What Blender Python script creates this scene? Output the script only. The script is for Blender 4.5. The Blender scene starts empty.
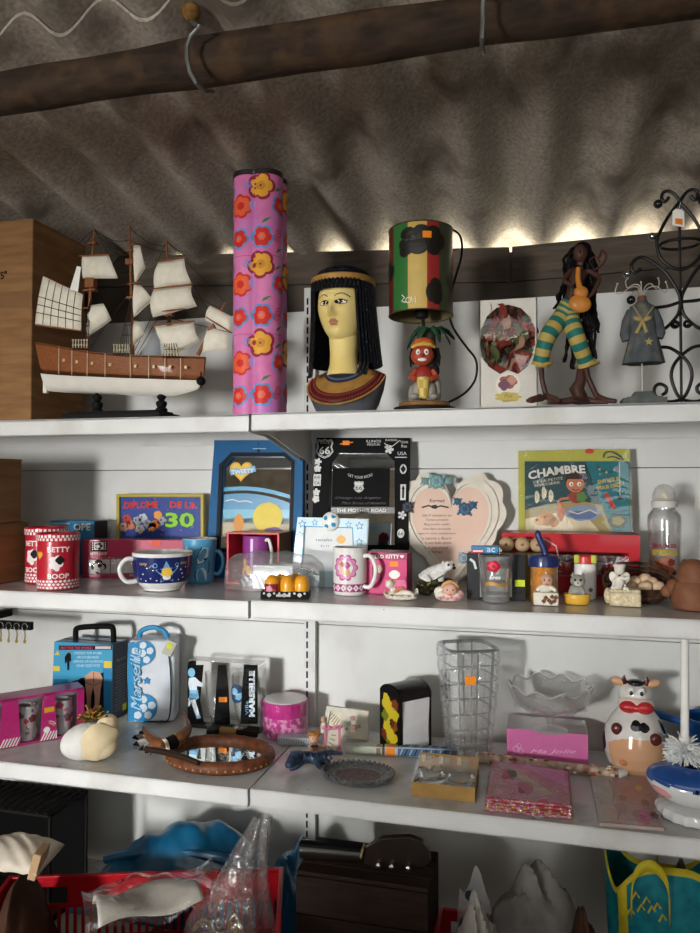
import bpy, bmesh, math, random
from mathutils import Matrix, Vector, Euler
from contextlib import contextmanager
random.seed(7)
PI = math.pi
scene = bpy.context.scene
COL = scene.collection

# ------------------------------------------------------------- camera model
YAW = math.radians(14.5)
PITCH = math.atan(16.5 / 728)
CAM = (.5636, -1.7725, 1.42)
F = 728.0
Z1, Z2, Z3 = 1.561, 1.184, .809      # tops of the three shelves


def ray(px, py):
    a = (px - 350) / F
    b = (466.5 - py) / F
    c, s = math.cos(PITCH), math.sin(PITCH)
    fy = c - b * s
    return (a * math.cos(YAW) - fy * math.sin(YAW), a * math.sin(YAW) + fy * math.cos(YAW), s + b * c)


def onY(px, py, Y):
    d = ray(px, py)
    t = (Y - CAM[1]) / d[1]
    return Vector([CAM[i] + d[i] * t for i in range(3)])


def onZ(px, py, Z):
    d = ray(px, py)
    t = (Z - CAM[2]) / d[2]
    return Vector([CAM[i] + d[i] * t for i in range(3)])


def kof(p):
    """metres per photo pixel for a camera-facing extent at p"""
    return ((p[0] - CAM[0]) * -math.sin(YAW) + (p[1] - CAM[1]) * math.cos(YAW)) / F


def face_cam(p, extra=0):
    return math.atan2(CAM[0] - p[0], -(CAM[1] - p[1])) + math.radians(extra)


# ---------------------------------------------------------------- materials
def lin(c):
    if isinstance(c, str):
        c = c.lstrip('#')
        c = [int(c[i:i + 2], 16) / 255 for i in (0, 2, 4)]
    return tuple((v / 12.92 if v <= .04045 else ((v + .055) / 1.055) ** 2.4) for v in c) + (1.0,)


_mats = {}


def newmat(name):
    m = bpy.data.materials.new(name)
    m.use_nodes = True
    return m, m.node_tree.nodes, m.node_tree.links, m.node_tree.nodes['Principled BSDF']


def col(c, rough=.5, metal=0.0, coat=0.0, var=0.06, scale=40, bump=0.0, emit=0):
    """plain painted / printed / moulded surface with faint procedural variation"""
    key = (c, rough, metal, coat, var, scale, bump)
    if key in _mats:
        return _mats[key]
    m, N, L, B = newmat('surface_%d' % len(_mats))
    B.inputs['Roughness'].default_value = rough
    B.inputs['Metallic'].default_value = metal
    B.inputs['Coat Weight'].default_value = coat * .55
    B.inputs['Coat Roughness'].default_value = .06
    if not metal and rough > .3:
        B.inputs['Specular IOR Level'].default_value = .07 if max(lin(c)[:3]) < .02 else .2
    base = lin(c)
    if var or bump:
        tc = N.new('ShaderNodeTexCoord')
        nz = N.new('ShaderNodeTexNoise')
        nz.inputs['Scale'].default_value = scale
        nz.inputs['Detail'].default_value = 4
        L.new(tc.outputs['Object'], nz.inputs['Vector'])
        mx = N.new('ShaderNodeMix')
        mx.data_type = 'RGBA'
        mx.inputs[6].default_value = tuple(v * (1 - 2 * var) for v in base[:3]) + (1,)
        mx.inputs[7].default_value = tuple(min(1, v * (1 + 2 * var)) for v in base[:3]) + (1,)
        L.new(nz.outputs['Fac'], mx.inputs[0])
        L.new(mx.outputs[2], B.inputs['Base Color'])
        if bump:
            b = N.new('ShaderNodeBump')
            b.inputs['Strength'].default_value = bump
            b.inputs['Distance'].default_value = .002
            L.new(nz.outputs['Fac'], b.inputs['Height'])
            L.new(b.outputs['Normal'], B.inputs['Normal'])
    else:
        B.inputs['Base Color'].default_value = base
    _mats[key] = m
    return m


def mottled(c1, c2, scale=30, rough=.7, lo=.4, hi=.6, bump=.3, dist=.004, detail=6, metal=0, c3=None, scale2=6, coat=0, kind='noise', stretch=None, specks=None):
    key = ('mot', specks, c1, c2, scale, rough, lo, hi, bump, c3, kind, stretch, metal, coat, scale2)
    if key in _mats:
        return _mats[key]
    m, N, L, B = newmat('mottled_%d' % len(_mats))
    B.inputs['Roughness'].default_value = rough
    B.inputs['Metallic'].default_value = metal
    B.inputs['Coat Weight'].default_value = coat * .55
    if not metal and rough > .3:
        B.inputs['Specular IOR Level'].default_value = .2
    tc = N.new('ShaderNodeTexCoord')
    vec = tc.outputs['Object']
    if stretch:
        mp = N.new('ShaderNodeMapping')
        mp.inputs['Scale'].default_value = stretch
        L.new(vec, mp.inputs['Vector'])
        vec = mp.outputs['Vector']
    if kind == 'voronoi':
        nz = N.new('ShaderNodeTexVoronoi')
        out = nz.outputs['Distance']
    else:
        nz = N.new('ShaderNodeTexNoise')
        nz.inputs['Detail'].default_value = detail
        out = nz.outputs['Fac']
    nz.inputs['Scale'].default_value = scale
    L.new(vec, nz.inputs['Vector'])
    r = N.new('ShaderNodeValToRGB')
    r.color_ramp.elements[0].position = lo
    r.color_ramp.elements[0].color = lin(c1)
    r.color_ramp.elements[1].position = hi
    r.color_ramp.elements[1].color = lin(c2)
    L.new(out, r.inputs['Fac'])
    outc = r.outputs['Color']
    if c3:
        n2 = N.new('ShaderNodeTexNoise')
        n2.inputs['Scale'].default_value = scale2
        n2.inputs['Detail'].default_value = 8
        L.new(tc.outputs['Object'], n2.inputs['Vector'])
        r2 = N.new('ShaderNodeValToRGB')
        r2.color_ramp.elements[0].position = .52
        r2.color_ramp.elements[0].color = (0, 0, 0, 1)
        r2.color_ramp.elements[1].position = .68
        L.new(n2.outputs['Fac'], r2.inputs['Fac'])
        mx = N.new('ShaderNodeMix')
        mx.data_type = 'RGBA'
        L.new(r2.outputs['Color'], mx.inputs[0])
        L.new(outc, mx.inputs[6])
        mx.inputs[7].default_value = lin(c3)
        outc = mx.outputs[2]
    if specks:
        n3 = N.new('ShaderNodeTexNoise')
        n3.inputs['Scale'].default_value = specks[0]
        n3.inputs['Detail'].default_value = 3
        L.new(tc.outputs['Object'], n3.inputs['Vector'])
        r3 = N.new('ShaderNodeValToRGB')
        r3.color_ramp.elements[0].position = specks[1]
        r3.color_ramp.elements[0].color = (0, 0, 0, 1)
        r3.color_ramp.elements[1].position = specks[1] + .025
        L.new(n3.outputs['Fac'], r3.inputs['Fac'])
        m3 = N.new('ShaderNodeMix')
        m3.data_type = 'RGBA'
        L.new(r3.outputs['Color'], m3.inputs[0])
        L.new(outc, m3.inputs[6])
        m3.inputs[7].default_value = lin(specks[2])
        outc = m3.outputs[2]
    L.new(outc, B.inputs['Base Color'])
    if bump:
        b = N.new('ShaderNodeBump')
        b.inputs['Strength'].default_value = bump
        b.inputs['Distance'].default_value = dist
        L.new(out, b.inputs['Height'])
        L.new(b.outputs['Normal'], B.inputs['Normal'])
    _mats[key] = m
    return m


def wood(c1, c2, scale=18, rough=.45, axis=(1, 6, 6), coat=.2):
    return mottled(c1, c2, scale=scale, rough=rough, lo=.3, hi=.7, bump=.08, dist=.001, stretch=axis, coat=coat)


def glass(tint='#ffffff', rough=.02, ior=1.45, bump=0, bscale=60):
    key = ('glass', tint, rough, ior, bump)
    if key in _mats:
        return _mats[key]
    m, N, L, B = newmat('clear_glass_%d' % len(_mats))
    B.inputs['Base Color'].default_value = lin(tint)
    B.inputs['Roughness'].default_value = rough
    B.inputs['IOR'].default_value = ior
    B.inputs['Transmission Weight'].default_value = 1
    if bump:
        tc = N.new('ShaderNodeTexCoord')
        nz = N.new('ShaderNodeTexNoise')
        nz.inputs['Scale'].default_value = bscale
        L.new(tc.outputs['Object'], nz.inputs['Vector'])
        b = N.new('ShaderNodeBump')
        b.inputs['Strength'].default_value = bump
        b.inputs['Distance'].default_value = .002
        L.new(nz.outputs['Fac'], b.inputs['Height'])
        L.new(b.outputs['Normal'], B.inputs['Normal'])
    _mats[key] = m
    return m


def film(base=.10, edge=.5, rough=.08, bump=.6, bscale=22, tint='#ffffff', milky=0.0, stretch=None):
    """thin clear plastic film: mostly transparent, glossy, wrinkled"""
    key = ('film', base, edge, rough, bump, bscale, tint, milky, stretch)
    if key in _mats:
        return _mats[key]
    m, N, L, B = newmat('clear_film_%d' % len(_mats))
    out = N['Material Output']
    N.remove(B)
    tr = N.new('ShaderNodeBsdfTransparent')
    tr.inputs['Color'].default_value = lin(tint)
    gl = N.new('ShaderNodeBsdfGlossy')
    gl.inputs['Roughness'].default_value = rough
    lw = N.new('ShaderNodeLayerWeight')
    lw.inputs['Blend'].default_value = .35
    mr = N.new('ShaderNodeMapRange')
    mr.inputs['To Min'].default_value = base
    mr.inputs['To Max'].default_value = edge
    L.new(lw.outputs['Facing'], mr.inputs['Value'])
    mix = N.new('ShaderNodeMixShader')
    L.new(mr.outputs['Result'], mix.inputs['Fac'])
    L.new(tr.outputs[0], mix.inputs[1])
    L.new(gl.outputs[0], mix.inputs[2])
    fin = mix.outputs[0]
    tc = N.new('ShaderNodeTexCoord')
    vec = tc.outputs['Object']
    if stretch:
        mp = N.new('ShaderNodeMapping')
        mp.inputs['Scale'].default_value = stretch
        L.new(vec, mp.inputs['Vector'])
        vec = mp.outputs['Vector']
    nz = N.new('ShaderNodeTexNoise')
    nz.inputs['Scale'].default_value = bscale
    nz.inputs['Detail'].default_value = 3
    nz.inputs['Distortion'].default_value = 1.2
    L.new(vec, nz.inputs['Vector'])
    b = N.new('ShaderNodeBump')
    b.inputs['Strength'].default_value = bump
    b.inputs['Distance'].default_value = .01
    L.new(nz.outputs['Fac'], b.inputs['Height'])
    L.new(b.outputs['Normal'], gl.inputs['Normal'])
    L.new(b.outputs['Normal'], lw.inputs['Normal'])
    if milky:
        df = N.new('ShaderNodeBsdfDiffuse')
        df.inputs['Color'].default_value = lin('#e8e8e8')
        m2 = N.new('ShaderNodeMixShader')
        m2.inputs['Fac'].default_value = milky
        L.new(fin, m2.inputs[1])
        L.new(df.outputs[0], m2.inputs[2])
        fin = m2.outputs[0]
    L.new(fin, out.inputs['Surface'])
    _mats[key] = m
    return m


def mirror_mat():
    return col('#e8ecec', rough=.02, metal=1.0, var=0)


# ------------------------------------------------------------- mesh builder
_glyph = {}


def glyphs(s, bold, font_shear):
    key = (s, bold, font_shear)
    if key not in _glyph:
        cu = bpy.data.curves.new('writing', 'FONT')
        cu.body = s
        cu.align_x = 'CENTER'
        cu.align_y = 'CENTER'
        cu.offset = bold
        cu.shear = font_shear
        cu.resolution_u = 2
        o = bpy.data.objects.new('writing', cu)
        COL.objects.link(o)
        bpy.context.view_layer.update()
        me = bpy.data.meshes.new_from_object(o.evaluated_get(bpy.context.evaluated_depsgraph_get()))
        _glyph[key] = ([v.co.copy() for v in me.vertices], [list(p.vertices) for p in me.polygons])
        bpy.data.meshes.remove(me)
        bpy.data.objects.remove(o)
        bpy.data.curves.remove(cu)
    return _glyph[key]


class MB:
    """collects shapes and links them as ONE mesh object"""

    def __init__(s, k=1.0, warp=None, vs=1):
        s.v, s.f, s.mi, s.mats = [], [], [], []
        s.k = k
        s.stack = Matrix.Identity(4)
        s.warp = warp or (lambda u, v, h: (u, -h, v))
        s.vs = vs
        s.hs = .00035 / k           # print layer spacing

    @contextmanager
    def at(s, x=0, y=0, z=0, rx=0, ry=0, rz=0, sc=1.0):
        old = s.stack
        S = Matrix.Diagonal((sc, sc, sc, 1)) if not hasattr(sc, '__len__') else Matrix.Diagonal((sc[0], sc[1], sc[2], 1))
        s.stack = old @ Matrix.Translation((x, y, z)) @ Euler((math.radians(rx), math.radians(ry), math.radians(rz))).to_matrix().to_4x4() @ S
        yield s
        s.stack = old

    def slot(s, m):
        if m not in s.mats:
            s.mats.append(m)
        return s.mats.index(m)

    def add(s, vs, fs, m):
        n = len(s.v)
        for p in vs:
            q = s.stack @ Vector(p)
            s.v.append((q.x * s.k, q.y * s.k, q.z * s.k))
        multi = isinstance(m, (list, tuple))
        for i, f in enumerate(fs):
            s.f.append([n + a for a in f])
            s.mi.append(s.slot(m[i] if multi else m))
        return s

    # ---- solids
    def box(s, c, d, m, rz=0, rx=0, ry=0, taper=1.0):
        x, y, z = d[0] / 2, d[1] / 2, d[2] / 2
        with s.at(c[0], c[1], c[2], rx, ry, rz):
            t = taper
            s.add([(-x, -y, -z), (x, -y, -z), (x, y, -z), (-x, y, -z), (-x * t, -y * t, z), (x * t, -y * t, z), (x * t, y * t, z), (-x * t, y * t, z)],
                  [(0, 3, 2, 1), (4, 5, 6, 7), (0, 1, 5, 4), (1, 2, 6, 5), (2, 3, 7, 6), (3, 0, 4, 7)], m)
        return s

    def rbox(s, c, d, m, r, rz=0, rx=0, ry=0, n=4):
        """box with all edges rounded"""
        x, y, z = d[0] / 2 - r, d[1] / 2 - r, d[2] / 2 - r
        vs, fs = [], []
        U, V = 4 * n, 2 * n
        for j in range(V + 1):
            # lat from -90..90 ; equator doubled by box offset
            for i in range(U + 4):
                q, a = divmod(i, n + 1)
                th = (q + a / n) * PI / 2
                ph = -PI / 2 + PI * j / V
                sx = 1 if q in (0, 3) else -1
                sy = 1 if q in (0, 1) else -1
                sz = -1 if j < n else 1
                vs.append((sx * x + r * math.cos(ph) * math.cos(th), sy * y + r * math.cos(ph) * math.sin(th), sz * z + r * math.sin(ph)))
        W = U + 4
        # duplicate the equator row
        eq = [(v[0], v[1], v[2] - 2 * z) for v in vs[n * W:(n + 1) * W]]
        vs = vs[:n * W] + eq + vs[n * W:]
        R = V + 2
        for j in range(R - 1):
            for i in range(W):
                a, b = j * W + i, j * W + (i + 1) % W
                fs.append((a, b, b + W, a + W))
        fs.append(tuple(range(W))[::-1])
        fs.append(tuple((R - 1) * W + i for i in range(W)))
        with s.at(c[0], c[1], c[2], rx, ry, rz):
            s.add(vs, fs, m)
        return s

    def grid(s, fn, nu, nv, m, closeu=False, mfn=None):
        vs = [fn(i / (nu if closeu else nu - 1), j / (nv - 1)) for j in range(nv) for i in range(nu)]
        fs, ms = [], []
        for j in range(nv - 1):
            for i in range(nu if closeu else nu - 1):
                i2 = (i + 1) % nu
                fs.append((j * nu + i, j * nu + i2, (j + 1) * nu + i2, (j + 1) * nu + i))
                ms.append(mfn(i, j) if mfn else m)
        return s.add(vs, fs, ms)

    def lathe(s, prof, m, seg=32, sx=1, sy=1, mfn=None, rfn=None, cap=True):
        """prof: [(r, z), ...] bottom to top; closes ends"""
        vs, fs, ms = [], [], []
        for (r, z) in prof:
            for i in range(seg):
                t = 2 * PI * i / seg
                q = r * (rfn(t, z) if rfn else 1)
                vs.append((q * math.cos(t) * sx, q * math.sin(t) * sy, z))
        for j in range(len(prof) - 1):
            for i in range(seg):
                a, b = j * seg + i, j * seg + (i + 1) % seg
                fs.append((a, b, b + seg, a + seg))
                ms.append(mfn(i, j) if mfn else m)
        if cap:
            for j, rev in ((0, True), (len(prof) - 1, False)):
                if prof[j][0] > 1e-6:
                    c = tuple(j * seg + i for i in range(seg))
                    fs.append(c[::-1] if rev else c)
                    ms.append(mfn(0, min(j, len(prof) - 2)) if mfn else m)
        return s.add(vs, fs, ms)

    def cyl(s, r, h, m, seg=24, z=0, r2=None):
        return s.lathe([(r, z), (r if r2 is None else r2, z + h)], m, seg)

    def ball(s, c, r, m, nu=16, nv=10, rx=0, ry=0, rz=0):
        if not hasattr(r, '__len__'):
            r = (r, r, r)
        with s.at(c[0], c[1], c[2], rx, ry, rz, r):
            s.lathe([(max(1e-4, math.cos(-PI / 2 + PI * j / nv)), math.sin(-PI / 2 + PI * j / nv)) for j in range(nv + 1)], m, nu)
        return s

    def tube(s, pts, r, m, seg=8, close=False, mats=None, cap=True):
        P = [Vector(p) for p in pts]
        n = len(P)
        R = r if hasattr(r, '__len__') else [r] * n
        up = Vector((0, 0, 1))
        vs, prev = [], None
        for i in range(n):
            a = P[(i - 1) % n] if (close or i) else P[0]
            b = P[(i + 1) % n] if (close or i < n - 1) else P[n - 1]
            d = (b - a)
            d = d.normalized() if d.length > 1e-9 else Vector((0, 0, 1))
            if prev is None:
                x = d.cross(up if abs(d.z) < .9 else Vector((1, 0, 0))).normalized()
            else:
                x = (prev - d * prev.dot(d))
                x = x.normalized() if x.length > 1e-6 else d.orthogonal().normalized()
            prev = x
            y = d.cross(x)
            for q in range(seg):
                t = 2 * PI * q / seg
                vs.append(P[i] + (x * math.cos(t) + y * math.sin(t)) * R[i])
        fs, ms = [], []
        for j in range(n if close else n - 1):
            for q in range(seg):
                a, b = j * seg + q, j * seg + (q + 1) % seg
                c, d = ((j + 1) % n) * seg + (q + 1) % seg, ((j + 1) % n) * seg + q
                fs.append((a, b, c, d))
                ms.append(mats[j % len(mats)] if mats else m)
        if not close and cap:
            fs.append(tuple(range(seg))[::-1])
            fs.append(tuple((n - 1) * seg + q for q in range(seg)))
            ms += [mats[0] if mats else m, mats[(n - 2) % len(mats)] if mats else m]
        return s.add(vs, fs, ms)

    def prism(s, poly, y0, y1, m, side=None):
        """polygon in x,z extruded from y0 (front) to y1 (back)"""
        n = len(poly)
        vs = [(p[0], y0, p[1]) for p in poly] + [(p[0], y1, p[1]) for p in poly]
        fs = [tuple(range(n)), tuple(range(2 * n - 1, n - 1, -1))]
        ms = [m, m]
        for i in range(n):
            j = (i + 1) % n
            fs.append((i, i + n, j + n, j))
            ms.append(side or m)
        return s.add(vs, fs, ms)

    def frame(s, outer, inner, y0, y1, m):
        """two polygons with equal point counts -> extruded frame"""
        n = len(outer)
        vs = [(p[0], y, p[1]) for y in (y0, y1) for p in outer + inner]
        fs = []
        for i in range(n):
            j = (i + 1) % n
            fs += [(i, j, n + j, n + i), (2 * n + i, 3 * n + i, 3 * n + j, 2 * n + j), (i, 2 * n + i, 2 * n + j, j), (n + i, n + j, 3 * n + j, 3 * n + i)]
        return s.add(vs, fs, m)

    # ---- flat print on a canvas (u, v) that is warped on the surface
    def pp(s, pts, m, h=1):
        s.add([s.warp(u, v, h * s.hs) for u, v in pts], [tuple(range(len(pts)))], m)
        return s

    def rect(s, u0, v0, u1, v1, m, h=1, nu=1, nv=1):
        vs, fs = [], []
        for j in range(nv + 1):
            for i in range(nu + 1):
                vs.append(s.warp(u0 + (u1 - u0) * i / nu, v0 + (v1 - v0) * j / nv, h * s.hs))
        for j in range(nv):
            for i in range(nu):
                a = j * (nu + 1) + i
                fs.append((a, a + 1, a + nu + 2, a + nu + 1))
        return s.add(vs, fs, m)

    def disc(s, u, v, r, m, h=1, n=16, rv=None):
        return s.blob(u, v, r, m, h, n, 0, 1, 0, rv)

    def blob(s, u, v, r, m, h=1, n=24, amp=.15, lobes=5, ph=0, rv=None):
        rv = r if rv is None else rv
        K = 3 if n > 12 else 1
        vs = [s.warp(u, v, h * s.hs)]
        for j in range(1, K + 1):
            for i in range(n):
                t = 2 * PI * i / n
                q = (1 + amp * (2 * abs(math.cos(lobes * t / 2 + ph)) ** .6 - 1)) * j / K
                vs.append(s.warp(u + r * q * math.cos(t), v + rv * q * math.sin(t), h * s.hs))
        fs = [(0, 1 + i, 1 + (i + 1) % n) for i in range(n)]
        for j in range(K - 1):
            a = 1 + j * n
            fs += [(a + i, a + n + i, a + n + (i + 1) % n, a + (i + 1) % n) for i in range(n)]
        return s.add(vs, fs, m)

    def star(s, u, v, r, m, h=1, inner=.42, rot=0, n=5):
        pts = []
        for i in range(2 * n):
            t = PI / 2 + rot + PI * i / n
            q = r if i % 2 == 0 else r * inner
            pts.append((u + q * math.cos(t), v + s.vs * q * math.sin(t)))
        vs = [s.warp(u, v, h * s.hs)] + [s.warp(a, b, h * s.hs) for a, b in pts]
        return s.add(vs, [(0, 1 + i, 1 + (i + 1) % (2 * n)) for i in range(2 * n)], m)

    def heart(s, u, v, r, m, h=1, n=28):
        pts = []
        for i in range(n):
            t = 2 * PI * i / n
            pts.append((u + r * .0625 * 16 * math.sin(t) ** 3, v + s.vs * r * .0625 * (13 * math.cos(t) - 5 * math.cos(2 * t) - 2 * math.cos(3 * t) - math.cos(4 * t))))
        vs = [s.warp(u, v, h * s.hs)] + [s.warp(a, b, h * s.hs) for a, b in pts]
        return s.add(vs, [(0, 1 + i, 1 + (i + 1) % n) for i in range(n)], m)

    def line(s, pts, w, m, h=1, close=False):
        P = [Vector((a, b)) for a, b in pts]
        n = len(P)
        L_, R_ = [], []
        for i in range(n):
            a = P[(i - 1) % n] if (close or i) else P[0]
            b = P[(i + 1) % n] if (close or i < n - 1) else P[-1]
            d = b - a
            d = d.normalized() if d.length > 1e-9 else Vector((1, 0))
            q = Vector((-d.y, d.x)) * w / 2
            L_.append(P[i] + q)
            R_.append(P[i] - q)
        vs = [s.warp(p.x, p.y, h * s.hs) for p in L_ + R_]
        fs = [(i, (i + 1) % n, n + (i + 1) % n, n + i) for i in range(n if close else n - 1)]
        return s.add(vs, fs, m)

    def ring(s, u, v, r, w, m, h=1, n=24, a0=0, a1=2 * PI, rv=None):
        rv = r if rv is None else rv
        full = abs(a1 - a0 - 2 * PI) < 1e-6
        pts = [(u + r * math.cos(a0 + (a1 - a0) * i / n), v + s.vs * rv * math.sin(a0 + (a1 - a0) * i / n)) for i in range(n if full else n + 1)]
        return s.line(pts, w, m, h, full)

    def spiral(s, u, v, r, w, m, h=1, turns=1.6, n=26, ph=0):
        return s.line([(u + r * (1 - i / n * .85) * math.cos(ph + turns * 2 * PI * i / n), v + r * (1 - i / n * .85) * math.sin(ph + turns * 2 * PI * i / n)) for i in range(n)], w, m, h)

    def text(s, u, v, t, size, m, h=2, width=None, rot=0, bold=.0, shear=0, arc=0):
        vs, fs = glyphs(t, bold, shear)
        if not vs:
            return s
        w = max(p.x for p in vs) - min(p.x for p in vs)
        hh = max(p.y for p in vs) - min(p.y for p in vs)
        cy = (max(p.y for p in vs) + min(p.y for p in vs)) / 2
        fy = size / hh
        fx = (width / w) if width else fy
        c, sn = math.cos(rot), math.sin(rot)
        out = []
        for p in vs:
            x, y = p.x * fx, (p.y - cy) * fy
            if arc:
                y -= arc * (x / (w * fx / 2)) ** 2
            x, y = x * c - y * sn, x * sn + y * c
            out.append(s.warp(u + x, v + s.vs * y, h * s.hs))
        return s.add(out, fs, m)

    # ---- link
    def build(s, name, parent=None, smooth=38, loc=None, recalc=True, sub=0, solid=0, bevel=0):
        me = bpy.data.meshes.new(name)
        me.from_pydata(s.v, [], s.f)
        for m in s.mats:
            me.materials.append(m)
        for p, i in zip(me.polygons, s.mi):
            p.material_index = i
        bm = bmesh.new()
        bm.from_mesh(me)
        bmesh.ops.remove_doubles(bm, verts=bm.verts, dist=1e-6)
        if recalc:
            bmesh.ops.recalc_face_normals(bm, faces=bm.faces)
        bm.to_mesh(me)
        bm.free()
        if smooth:
            for p in me.polygons:
                p.use_smooth = True
            me.set_sharp_from_angle(angle=math.radians(smooth))
        me.update()
        o = bpy.data.objects.new(name, me)
        COL.objects.link(o)
        if parent is not None:
            o.parent = parent
        if loc is not None:
            o.location = loc
        if bevel:
            b = o.modifiers.new('bevel', 'BEVEL')
            b.width = bevel
            b.segments = 2
            b.limit_method = 'ANGLE'
            b.angle_limit = math.radians(50)
        if solid:
            q = o.modifiers.new('solid', 'SOLIDIFY')
            q.thickness = solid
            q.offset = 0
        if sub:
            q = o.modifiers.new('sub', 'SUBSURF')
            q.levels = sub
            q.render_levels = sub
        return o


def skin(name, pts, edges, radii, m, parent, k=1.0, sub=2, root=0):
    me = bpy.data.meshes.new(name)
    me.from_pydata([(p[0] * k, p[1] * k, p[2] * k) for p in pts], edges, [])
    me.materials.append(m)
    o = bpy.data.objects.new(name, me)
    COL.objects.link(o)
    o.parent = parent
    sk = o.modifiers.new('skin', 'SKIN')
    sk.use_smooth_shade = True
    for i, r in enumerate(radii):
        r = r if hasattr(r, '__len__') else (r, r)
        me.skin_vertices[0].data[i].radius = (r[0] * k, r[1] * k)
    me.skin_vertices[0].data[root].use_root = True
    sb = o.modifiers.new('sub', 'SUBSURF')
    sb.levels = sub
    sb.render_levels = sub
    # bake the modifiers so the figure is one plain continuous mesh
    bpy.context.view_layer.update()
    ev = o.evaluated_get(bpy.context.evaluated_depsgraph_get())
    me2 = bpy.data.meshes.new_from_object(ev)
    o.modifiers.clear()
    o.data = me2
    me2.name = name
    if not me2.materials:
        me2.materials.append(m)
    for p in me2.polygons:
        p.use_smooth = True
    return o


def thing(name, label, cat, loc, rz=0, group=None):
    o = bpy.data.objects.new(name, None)
    COL.objects.link(o)
    o.empty_display_size = .02
    o.location = loc
    o.rotation_euler = (0, 0, rz)
    o['label'] = label
    o['category'] = cat
    if group:
        o['group'] = group
    return o


def tag(o, label, cat, group=None):
    o['label'] = label
    o['category'] = cat
    if group:
        o['group'] = group
    return o


def struct(o):
    o['kind'] = 'structure'
    return o


def plabel(o, label):
    o['label'] = label
    return o


def plane_canvas(Y, o):
    """photo pixels -> local point on the plane Y of a thing whose origin is o (no rotation)"""
    def w(u, v, h=0):
        p = onY(u, v, Y)
        return (p.x - o[0], Y - h - o[1], p.z - o[2])
    return w


def flat_canvas(Z, o):
    """photo pixels -> local point on a horizontal plane Z of a thing whose origin is o"""
    def w(u, v, h=0):
        p = onZ(u, v, Z)
        return (p.x - o[0], p.y - o[1], Z + h - o[2])
    return w


def cyl_canvas(R, z0=0, cx=0, cy=0, taper=0):
    """u = arc length from the front, v = height"""
    def w(u, v, h):
        r = R + taper * (v - z0) + h
        t = u / R
        return (cx + r * math.sin(t), cy - r * math.cos(t), v)
    return w


def promote(o, label, cat, group=None):
    """something that sits inside a thing is a thing of its own"""
    if o.parent is not None:
        mw = o.parent.matrix_basis @ o.matrix_basis
        o.parent = None
        o.matrix_basis = mw
    return tag(o, label, cat, group)


def clampz(t):
    for c in t.children_recursive:
        if c.type == 'MESH':
            for v in c.data.vertices:
                if v.co.z < .0003:
                    v.co.z = .0003
# ================================================================= the room
white_metal = mottled('#c9c9c6', '#d6d6d3', scale=9, rough=.42, lo=.3, hi=.7, bump=.03, dist=.001, c3='#b7b5ae', scale2=5, specks=(70, .735, '#4a3826'))
panel_white = mottled('#cfcfcb', '#dcdcd8', scale=5, rough=.5, lo=.3, hi=.7, bump=.03, dist=.002, c3='#bdbbb2', scale2=3.2, specks=(110, .775, '#5a5148'))
shelf_top = mottled('#bfbebb', '#cfcecb', scale=14, rough=.25, lo=.3, hi=.7, bump=.03, dist=.001, c3='#aaa7a0', scale2=9, specks=(60, .735, '#3f3122'))
roof_mat = mottled('#8d8276', '#c0b6a9', scale=130, rough=.95, lo=.25, hi=.75, bump=.12, dist=.003, c3='#766b60', scale2=7)
wall_mat = mottled('#4b443d', '#5f574e', scale=12, rough=.95, lo=.3, hi=.7, bump=.5, dist=.006, c3='#3d3630', scale2=4)
board_mat = mottled('#4a423a', '#61574c', scale=10, rough=.9, lo=.3, hi=.7, bump=.4, dist=.004, stretch=(1, 8, 8), c3='#3f382f', scale2=6)
pole_mat = mottled('#281f19', '#45362a', scale=34, rough=.85, lo=.3, hi=.7, bump=.6, dist=.005, c3='#4d3a28', scale2=20, stretch=(.5, 1.5, 1.5))
plaster = mottled('#8f897f', '#a39d93', scale=8, rough=.9, bump=.2)
floor_mat = mottled('#9d978d', '#b0aaa0', scale=8, rough=.9)
black = col('#141414', .5)
dark = col('#1d1a18', .6)

# floor, walls (front wall is solid; area lamps set before it give the daylight)
struct(MB().box((.1, -2.1, -.05), (5.4, 5.2, .1), floor_mat).build('floor'))
struct(MB().box((.1, .075, .9925), (5.4, .07, 1.985), wall_mat).build('wall_back'))
struct(MB().box((-2.55, -2.1, 1.35), (.1, 5.2, 2.7), plaster).build('wall_left'))
struct(MB().box((2.75, -2.1, 1.35), (.1, 5.2, 2.7), plaster).build('wall_right'))
w = MB()
w.box((.1, -4.70, 1.35), (5.4, .1, 2.7), plaster)
struct(w.build('wall_front'))
def window(name, cx, cz, wd, hg):
    m = MB()
    o_ = [(cx - wd / 2 - .05, cz - hg / 2 - .05), (cx + wd / 2 + .05, cz - hg / 2 - .05), (cx + wd / 2 + .05, cz + hg / 2 + .05), (cx - wd / 2 - .05, cz + hg / 2 + .05)]
    i_ = [(cx - wd / 2, cz - hg / 2), (cx + wd / 2, cz - hg / 2), (cx + wd / 2, cz + hg / 2), (cx - wd / 2, cz + hg / 2)]
    m.frame(o_, i_, -4.65, -4.60, board_mat)
    struct(m.build(name, smooth=0))
window('window_1', -1.2, 1.25, .6, .6)
m = MB()      # made-up roof opening, frames the added overhead fill lamp
m.frame([(-.75, -2.75), (1.15, -2.75), (1.15, -1.85), (-.75, -1.85)], [(-.7, -2.7), (1.1, -2.7), (1.1, -1.9), (-.7, -1.9)], 0, .02, board_mat)
o_ = struct(m.build('roof_fill_frame', smooth=0))
o_.data.transform(Matrix(((1, 0, 0, 0), (0, 0, 1, 0), (0, 1, 0, 2.35), (0, 0, 0, 1))))
window('front_fill_frame', 1.2, 1.4, 2.2, 1.2)  # made-up frame on the solid wall around an added fill lamp
struct(MB().box((.25, -2.75, .54), (1.9, .25, 1.08), wall_mat).build('light_blocker'))  # added unseen low wall, keeps light off the lower right

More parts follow.
